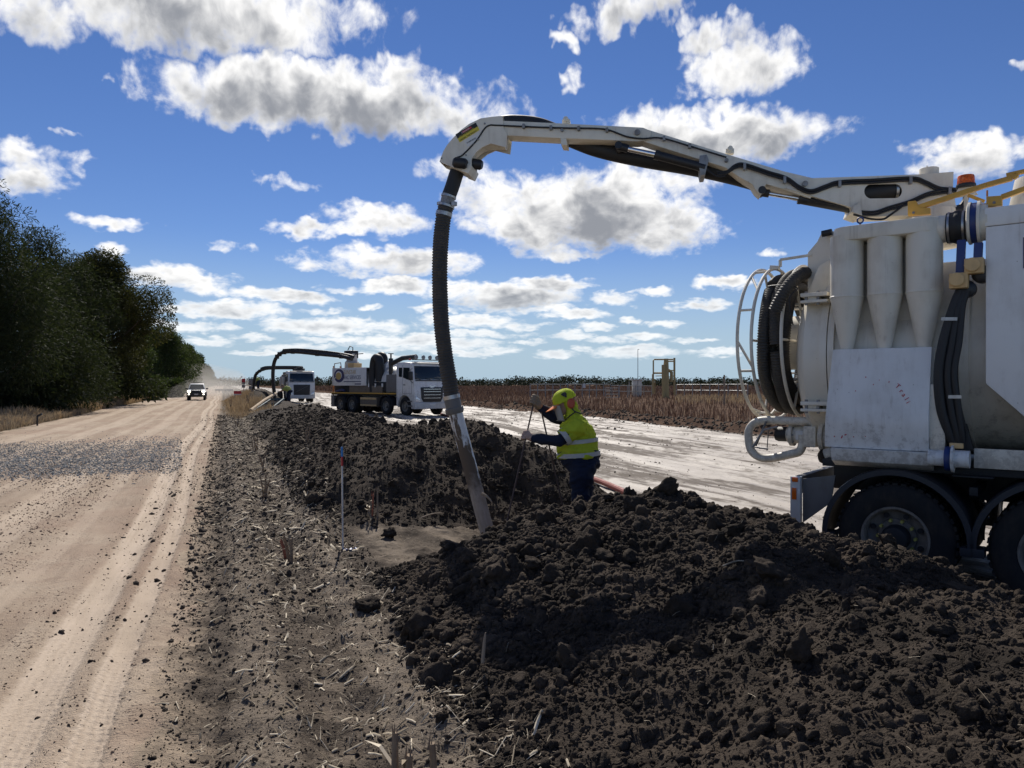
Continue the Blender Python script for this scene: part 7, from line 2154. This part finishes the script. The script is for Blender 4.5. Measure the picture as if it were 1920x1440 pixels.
# ------------------------------------------------------------------ stake, stumps, signs, steel mat, well site, red hose
def build_misc():
    rng = np.random.default_rng(5)
    # survey stake
    p = gz(643, 1034, 0); p.z = hz(p.x, p.y); top = at(641, 838, p.y + .03)
    root = empty('survey_stake', p); tag(root, 'thin white survey stake with blue and red painted top', 'stake')
    h = top - p
    q = MB(); q.bar((0, 0, -.1), h * .815, .013, .016); q.build('shaft', M_WHITE, root)
    q = MB(); q.bar(h * .8151, h * .905, .017, .020); q.build('red_band', M_STAKE_R, root)
    q = MB(); q.bar(h * .9051, h, .017, .020); q.build('blue_band', M_STAKE_B, root)
    # blue paint sprayed on the soil at its foot
    V, Fc = CLOD_MID[3]
    for k in range(3):
        o = link('painted_clod', mesh_from('painted_clod', V, Fc, [M_BLUE], True), root); o.location = (.03 + .05 * k, -.03 + .03 * k, .012); o.scale = (.03, .03, .016); o.rotation_euler = (0, 0, k)
    # snapped stubble stumps standing along the old planting row
    lab = ['tall reddish snapped stubble clump standing nearest the survey stake', 'three splintered stalk stumps at the bottom edge of the photo', 'stubble clump behind the reddish one along the row', 'small stubble clump a little further up the row', 'leaning stubble stalks halfway along the roadside row', 'stubble clump beside the foot of the long heap', 'dry stalks at the far end of the roadside row', 'tufted dead weed near the golden grass', 'short stalk at the heap foot near the leaning hose', 'brown dead weed by the steel mat']
    spots = [(545, 1040, .34, 3, 1), (772, 1470, .30, 3, 2), (500, 930, .42, 4, 3), (492, 885, .40, 4, 4), (480, 845, .55, 5, 5), (575, 868, .40, 4, 6), (445, 800, .55, 5, 7), (433, 770, .95, 7, 8), (692, 985, .40, 2, 9), (463, 772, 1.0, 7, 10)]
    for k, (px, py, hh, n, sd) in enumerate(spots):
        rg = np.random.default_rng(sd); p = gz(px, py, 0); p.z = hz(p.x, p.y)
        root = empty('stubble_stump', p); tag(root, lab[k], 'plant stump', 'snapped stalks standing in the roadside strip')
        for j in range(n):
            a = rg.uniform(0, 6.28); l = rg.uniform(0, .25); H = hh * rg.uniform(.6, 1.05); o = Vector((rg.normal() * .045, rg.normal() * .045, -.04))
            if k == 1: o = Vector(((j - 1) * .085 + rg.normal() * .01, rg.normal() * .02, -.04)); l = .08
            q = MB(); P = [o, o + Vector((math.cos(a) * l * H * .4, math.sin(a) * l * H * .4, H * .55)), o + Vector((math.cos(a) * l * H, math.sin(a) * l * H, H))]
            r = .017 if k in (0, 1) else .012
            q.tube(catmull(P, 3), [r, r * 1.05, r, r * .95, r * .9, r * .9, r * .75], 7)
            # splinters at the break and a dead leaf sheath
            for m in range(3): e = P[-1] + Vector((rg.normal() * .012, rg.normal() * .012, 0)); q.tube([e + Vector((0, 0, -.03)), e + Vector((rg.normal() * .008, rg.normal() * .008, rg.uniform(.01, .05)))], [r * .4, .001], 5)
            q.build('stalk', M_STALK_R if (k in (0, 8) and j == 0) else M_STALK, root)
        n2 = 5 if k not in (7, 9) else 16
        V_ = []; F_ = []
        for j in range(n2):
            a = rg.uniform(0, 6.28); o = Vector((rg.normal() * .03, rg.normal() * .03, hh * rg.uniform(.0, .5))); e = o + Vector((math.cos(a) * .16, math.sin(a) * .16, rg.uniform(-.05, .12))) * (1 if k not in (7, 9) else 1.6); s_ = Vector((-math.sin(a), math.cos(a), 0)) * .012
            i = len(V_); V_ += [o - s_, o + s_, (o + e) / 2 + s_ + Vector((0, 0, .04)), e, (o + e) / 2 - s_ + Vector((0, 0, .04))]; F_ += [(i, i + 1, i + 2, i + 4), (i + 4, i + 2, i + 3)]
        q = MB(); q.add(V_, F_); lf = q.build('dead_leaves', M_STRAW, root, smooth=False); lf["kind"] = "stuff"
    # pale husks and sticks singled out on the ground
    for k, (px, py, L, w, a, lb) in enumerate(((435, 1120, .13, .018, 1.5, 'bent pale husk on the soil left of the planting row'), (552, 1118, .10, .028, 1.9, 'short thick pale corn husk lying on the roadside soil'), (600, 1255, .10, .02, .5, 'pale husk piece among straw in the lower middle'), (990, 930, .34, .035, .25, 'long pale root lying across the top of the near heap'), (905, 1258, .16, .02, 1.25, 'stick standing slanted out of the near heap'), (1355, 1070, .20, .012, -.08, 'straight twig lying on the near heap below the truck'), (790, 985, .30, .02, .4, 'dry branch lying on the bare floor by the hose foot'), (735, 1150, .22, .012, .7, 'thin forked stick beside the heap edge'))):
        D = CAM_H * FPX / (py - CY)
        for _ in range(12):
            x = (px - CX) / FPX * D; z = hz(x, D); D = (CAM_H - z) * FPX / (py - CY)
        x = (px - CX) / FPX * D; z = hz(x, D)
        up = 1.0 if k == 4 else .12
        e = Vector((math.cos(a) * L * (.3 if k == 4 else 1), math.sin(a) * L * (.2 if k == 4 else 1), L * up)); 
        q = MB(); q.tube(catmull([Vector((0, 0, .0)), e * .5 + Vector((0, .01, .02)), e], 4), [w * .5, w * .5, w * .5, w * .48, w * .45, w * .4, w * .35, w * .25, w * .12], 8)
        o = q.build('dry_stick', M_STRAW if k in (0, 1, 2, 5) else M_WOOD, None); o.location = (x, D, z + .035 + w * .4); tag(o, lb, 'stick', 'loose sticks and husks')
    # red layflat hose along the pad edge
    P = []
    for px, py in ((1260, 958), (1165, 918), (1100, 893), (1055, 876), (985, 848), (915, 818), (872, 796), (845, 786), (820, 779)):
        g = gz(px, py, -.16); P.append((g.x, g.y, hz(g.x, g.y) + .055))
    q = MB(); q.tube(catmull(P, 8), .055, 10); o = q.build('layflat_hose', M_REDHOSE); tag(o, 'long red hose lying along the pad edge behind the heap and worker', 'hose')
    # steel mat leaning by the far trench, with a timber pole across
    A, B_, C, E_ = at(475, 771, 42), at(503, 771, 41.5), at(532, 748, 46), at(508, 749, 46.5)
    root = empty('steel_mat', A); tag(root, 'slatted grey steel mat propped on the far heap end', 'steel mat')
    A0 = Vector((0, 0, 0)); q = MB()
    cs = [p - A for p in (A, B_, C, E_)]
    for i in range(4): q.bar(cs[i], cs[(i + 1) % 4], .09, .10)
    q.build('mat_frame', M_MAT, root)
    for k in range(1, 15):
        f = k / 15; q = MB(); q.bar(cs[0].lerp(cs[3], f), cs[1].lerp(cs[2], f), .20 if k % 5 else .34, .03); q.build('slat', M_MATSLAT if k % 5 else M_MAT, root)
    q = MB(); P0, P1 = at(470, 770, 42.2), at(517, 738, 49); q.tube([P0, (P0 + P1) / 2 + Vector((0, 0, .05)), P1], [.10, .11, .09], 10); o = q.build('timber_pole', M_POLE); tag(o, 'long pale timber pole lying up the far heap beside the steel mat', 'pole')
    # road-work signs and barrier board
    for (px, py0, py1, w, two, lb) in ((457, 710, 720, 7, (721.5, 727), 'smaller pair of sign plates on a post beside the far heap'), (471.5, 710, 722, 10.5, (724, 732), 'larger pair of grey sign plates seen from behind beside the far boom')):
        D = 78.0; p = at(px, 738, D); p.z = hz(p.x, p.y); root = empty('road_sign', p); tag(root, lb, 'road sign', 'temporary road signs')
        zt = at(px, py0, D).z - p.z; q = MB(); q.cyl((0, 0, -.2), (0, 0, zt - .05), .035, n=8); q.build('post', M_DULL, root)
        for (a, b) in ((py0, py1), two):
            z0, z1 = at(px, b, D).z - p.z, at(px, a, D).z - p.z; hw = w / FPX * D / 2 * (1 if a == py0 else .92)
            q = MB(); q.bb(-hw, hw, -.06, -.04, z0, z1); pl = q.build('sign_plate', M_DULL, root, bevel=.02)
            if w < 9 and a == py0: q = MB(); q.bb(-hw + .02, hw - .02, -.066, -.061, z0 + .2, z1 - .03); q.build('sign_face', M_RED, pl)
    for (px, lb) in ((445.5, 'red and white barrier board on legs beside the far signs'), ):
        D = 70.0; p = at(px, 746, D); p.z = hz(p.x, p.y); root = empty('barrier_board', p); tag(root, lb, 'barrier')
        z0, z1 = at(px, 738.5, D).z - p.z, at(px, 733, D).z - p.z; hw = 7.0 / FPX * D
        q = MB(); q.bb(-hw, hw, -.03, .0, z0, z1); q.build('red_board', M_RED, root)
        q = MB(); q.bb(-hw, hw, -.03, .0, z0 - .11, z0 - .005); q.build('white_board', M_STICKER_W, root)
        q = MB()
        for sx in (-.8, .8): q.bar((hw * sx, .05, -.05), (hw * sx, .02, z1), .05, .05)
        q.build('legs', M_DULL, root)
    # pale guard fence far down the road
    D = 150.0
    root = empty('guard_rail', at(420, 734, D)); tag(root, 'pale low guard rail far down the dirt road in dust', 'guard rail')
    q = MB(); p0, p1 = at(403, 731.0, D) - root.location, at(437, 731.5, D) - root.location; q.bar(p0, p1, .06, .35); q.build('rail', M_OFFWHITE, root)
    for f in np.linspace(.05, .95, 6): pp = p0.lerp(p1, f); q = MB(); q.bar(pp + Vector((0, .05, -.7)), pp + Vector((0, .05, .2)), .12, .12); q.build('post', M_OFFWHITE, root)
    # dark pipe and drums by the trench near the signs
    D = 74; p = at(471, 735, D); q = MB(); q.cyl((0, 0, 0), at(489, 733.5, D) - p, .16, n=12); o = q.build('poly_pipe', M_GREYP); o.location = p; tag(o, 'grey pipe length lying below the larger sign plates', 'pipe')
    # ---------------- well site in the paddock
    D = 92.0
    def wp(px, py, dd=0): return at(px, py, D + dd)
    base = wp(1245, 735); base.z = hz(base.x, base.y); root = empty('well_head', base); tag(root, 'tan wellhead column inside a yellow pipe frame in the paddock', 'wellhead')
    L = lambda px, py, dd=0: wp(px, py, dd) - base
    q = MB(); q.tube([Vector((L(1248, 740).x, 0, -.2)), L(1248, 700), L(1249, 680), L(1249, 672.5)], [.48, .42, .30, .26], 16); q.build('well_column', M_TAN2, root)
    q = MB(); q.tube([Vector((L(1244, 740).x, -.3, -.2)), L(1244, 684, -.3)], .24, 12); q.build('control_pipe', M_TAN2, root)
    q = MB(); q.tube([L(1253, 694), L(1259, 698), L(1259, 716)], .20, 10); q.build('valve_arm', M_TAN2, root)
    for nm, pts, r in (('frame_post', [(1225, 738), (1225, 676), (1227, 674), (1262, 674)], .09), ('frame_post', [(1264.5, 740), (1264.5, 671)], .13), ('frame_rail', [(1224, 738), (1224, 702), (1226, 699.5), (1243, 699.5)], .11), ('frame_rail', [(1253, 677.5), (1264, 677.5)], .08), ('frame_rail', [(1257, 694.5), (1264, 694.5)], .07), ('frame_rail', [(1257, 705), (1264, 705)], .07), ('frame_rail', [(1229, 705), (1243, 704.5)], .05), ('frame_rail', [(1228, 738), (1228, 712), (1224, 711)], .06)):
        q = MB(); P = [L(*p) for p in pts]; P[0].z = max(P[0].z, -.2) if len(pts) > 0 else P[0].z; q.tube(P, r, 8); q.build(nm, M_TAN2, root)
    # equipment hut, antenna
    p = wp(1194, 733, 12); p.z = hz(p.x, p.y); root = empty('equipment_hut', p); tag(root, 'small cream equipment hut under the whip antenna', 'hut')
    q = MB(); zt = wp(1194, 713, 12).z - p.z; hw = 8 / FPX * 104; q.bb(-hw, hw, -.6, .6, 0, zt); q.build('hut_body', M_CREAM, root, bevel=.03)
    q = MB(); q.bb(-hw - .15, hw + .15, -.75, .75, zt + .002, zt + .12); q.build('hut_roof', M_OFFWHITE, root)
    q = MB(); q.bb(-hw - .5, -hw - .42, -.3, .3, 0, zt * .9); q.build('meter_panel', M_GREYP, root)
    p = wp(1196, 733, 10.5); p.z = hz(p.x, p.y); root = empty('antenna_mast', p); tag(root, 'slender whip antenna mast rising behind the wellhead', 'antenna')
    zt = wp(1196, 655, 10.5).z - p.z; q = MB(); q.tube([(0, 0, -.1), (0, 0, zt * .5), (0, 0, zt)], [.055, .045, .035], 8); q.build('mast', M_DULL, root)
    q = MB(); q.box((.08, 0, zt - .02), (.22, .06, .06)); q.build('antenna_head', M_DULL, root)
    # pipe-rail fence around the site
    def fence(px0, px1, Da, Db, zt, lb, n, rails=(.95, .55), panel=None):
        a, b = at(px0, 733, Da), at(px1, 733, Db); a.z = hz(a.x, a.y); b.z = hz(b.x, b.y)
        root = empty('pipe_fence', a); tag(root, lb, 'fence', 'pipe fences around the well site')
        for k in range(n):
            f = k / (n - 1); p = (b - a) * f; p.z = hz(a.x + p.x, a.y + p.y) - a.z
            q = MB(); q.cyl(p + Vector((0, 0, -.1)), p + Vector((0, 0, zt)), .055, n=8); q.build('post', M_FENCE, root)
        for r in rails:
            q = MB(); q.cyl(Vector((0, 0, zt * r)), (b - a) + Vector((0, 0, zt * r)), .045, n=6); q.build('rail', M_FENCE, root)
        if panel:
            q = MB(); p = (b - a) * panel; q.box(p + Vector((0, -.08, zt * .85)), (.34, .02, .5)); q.build('sign_plate', M_STICKER_W, root)
    fence(994, 1145, 88, 92, 1.75, 'long pale pipe fence behind the worker\'s head', 12, panel=.66)
    fence(1145, 1222, 92, 97, 1.6, 'short pipe fence between worker and wellhead', 6, (.95, .5))
    fence(1268, 1402, 96, 84, 1.8, 'pipe fence right of the wellhead running behind the hose reel', 9)
    # gates by the site
    p = at(1135, 735, 84); p.z = hz(p.x, p.y); root = empty('stock_gate', p); tag(root, 'small pale tubular gate standing left of the antenna', 'gate')
    for z in (.2, .55, .9, 1.25): q = MB(); q.cyl((0, 0, z), (1.5, 0, z), .035, n=6); q.build('gate_rail', M_FENCE, root)
    for x in (0, .75, 1.5): q = MB(); q.cyl((x, 0, -.1), (x, 0, 1.3), .04, n=6); q.build('gate_upright', M_FENCE, root)
    # timber fence post standing in the stubble
    p = at(1358, 742, 62); p.z = hz(p.x, p.y); q = MB(); q.tube([(0, 0, -.2), (.02, 0, .8), (0, 0, at(1358, 703, 62).z - p.z)], [.09, .085, .07], 8); o = q.build('timber_post', M_WOOD); o.location = p; tag(o, 'dark single timber post in stubble left of the hose reel', 'post')
    # small marker in the roadside grass
    p = gz(70, 797); p.z = hz(p.x, p.y); root = empty('bent_marker', p); tag(root, 'small dark bent marker in grass at the road edge under the trees', 'marker')
    q = MB(); q.bar((0, 0, -.1), (0, 0, .42), .05, .05); q.build('marker_post', M_BLACK, root); q = MB(); q.bar((.0, 0, .40), (.20, 0, .50), .05, .08); q.build('marker_flag', M_BLACK, root)


M_STAKE_R = m_simple('stake_red', (0.42, 0.03, 0.03), .6)
M_STAKE_B = m_simple('stake_blue', (0.03, 0.20, 0.50), .6)
M_STALK = paint('dry_stalk', (0.26, 0.19, 0.125), 0.85, (0.11, 0.08, 0.06), 0.6, 14.0)
M_STALK_R = paint('red_stalk', (0.28, 0.10, 0.06), 0.85, (0.13, 0.06, 0.04), 0.6, 14.0)
M_MAT = paint('mat_steel', (0.10, 0.13, 0.135), 0.75, (0.1, 0.09, 0.08), 0.4, 3.0)
M_MATSLAT = paint('mat_slat', (0.040, 0.050, 0.060), 0.8, (0.1, 0.09, 0.08), 0.3, 3.0)
M_POLE = paint('pale_pole', (0.40, 0.29, 0.18), 0.8, (0.2, 0.15, 0.1), 0.4, 3.0)
M_TAN2 = paint('tan_pipe', (0.45, 0.33, 0.14), 0.6, (0.25, 0.18, 0.1), 0.4, 1.5)
M_FENCE = paint('galvanised', (0.26, 0.26, 0.245), 0.5, (0.2, 0.18, 0.15), 0.4, 1.5)
build_misc()


# ------------------------------------------------------------------ dust hanging over the road behind the utility
def build_dust():
    for nm, (s0, t0, z0), (rs, rt, rz_), dens, lb in (
            ('dust_cloud', (225, -4.5, .5), (125, 12, 6.2), .0034, 'thin pale dust hanging over the far road'),
            ('dust_cloud', (112, -2.2, .2), (30, 5.0, 2.2), .0075, 'dust trail thrown up right behind the white utility')):
        m, nb = new_mat('road_dust')
        v = nb.n('ShaderNodeVolumePrincipled', {'Color': (.86, .80, .72, 1), 'Density': dens, 'Anisotropy': .25})
        nb.n('ShaderNodeOutputMaterial', {'Volume': v.outputs[0]})
        x, y = xy(s0, t0)
        V, Fc = ICO4
        V = V * (1 + .22 * noise3(V * 1.3, 77, 2.0)[:, None])
        o = link(nm, mesh_from(nm, V, Fc, [m], True)); o.location = (x, y, z0); o.scale = (rt, rs, rz_); o.rotation_euler = (0, 0, math.radians(21.3))
        tag(o, lb, 'dust', kind='stuff')


build_dust()
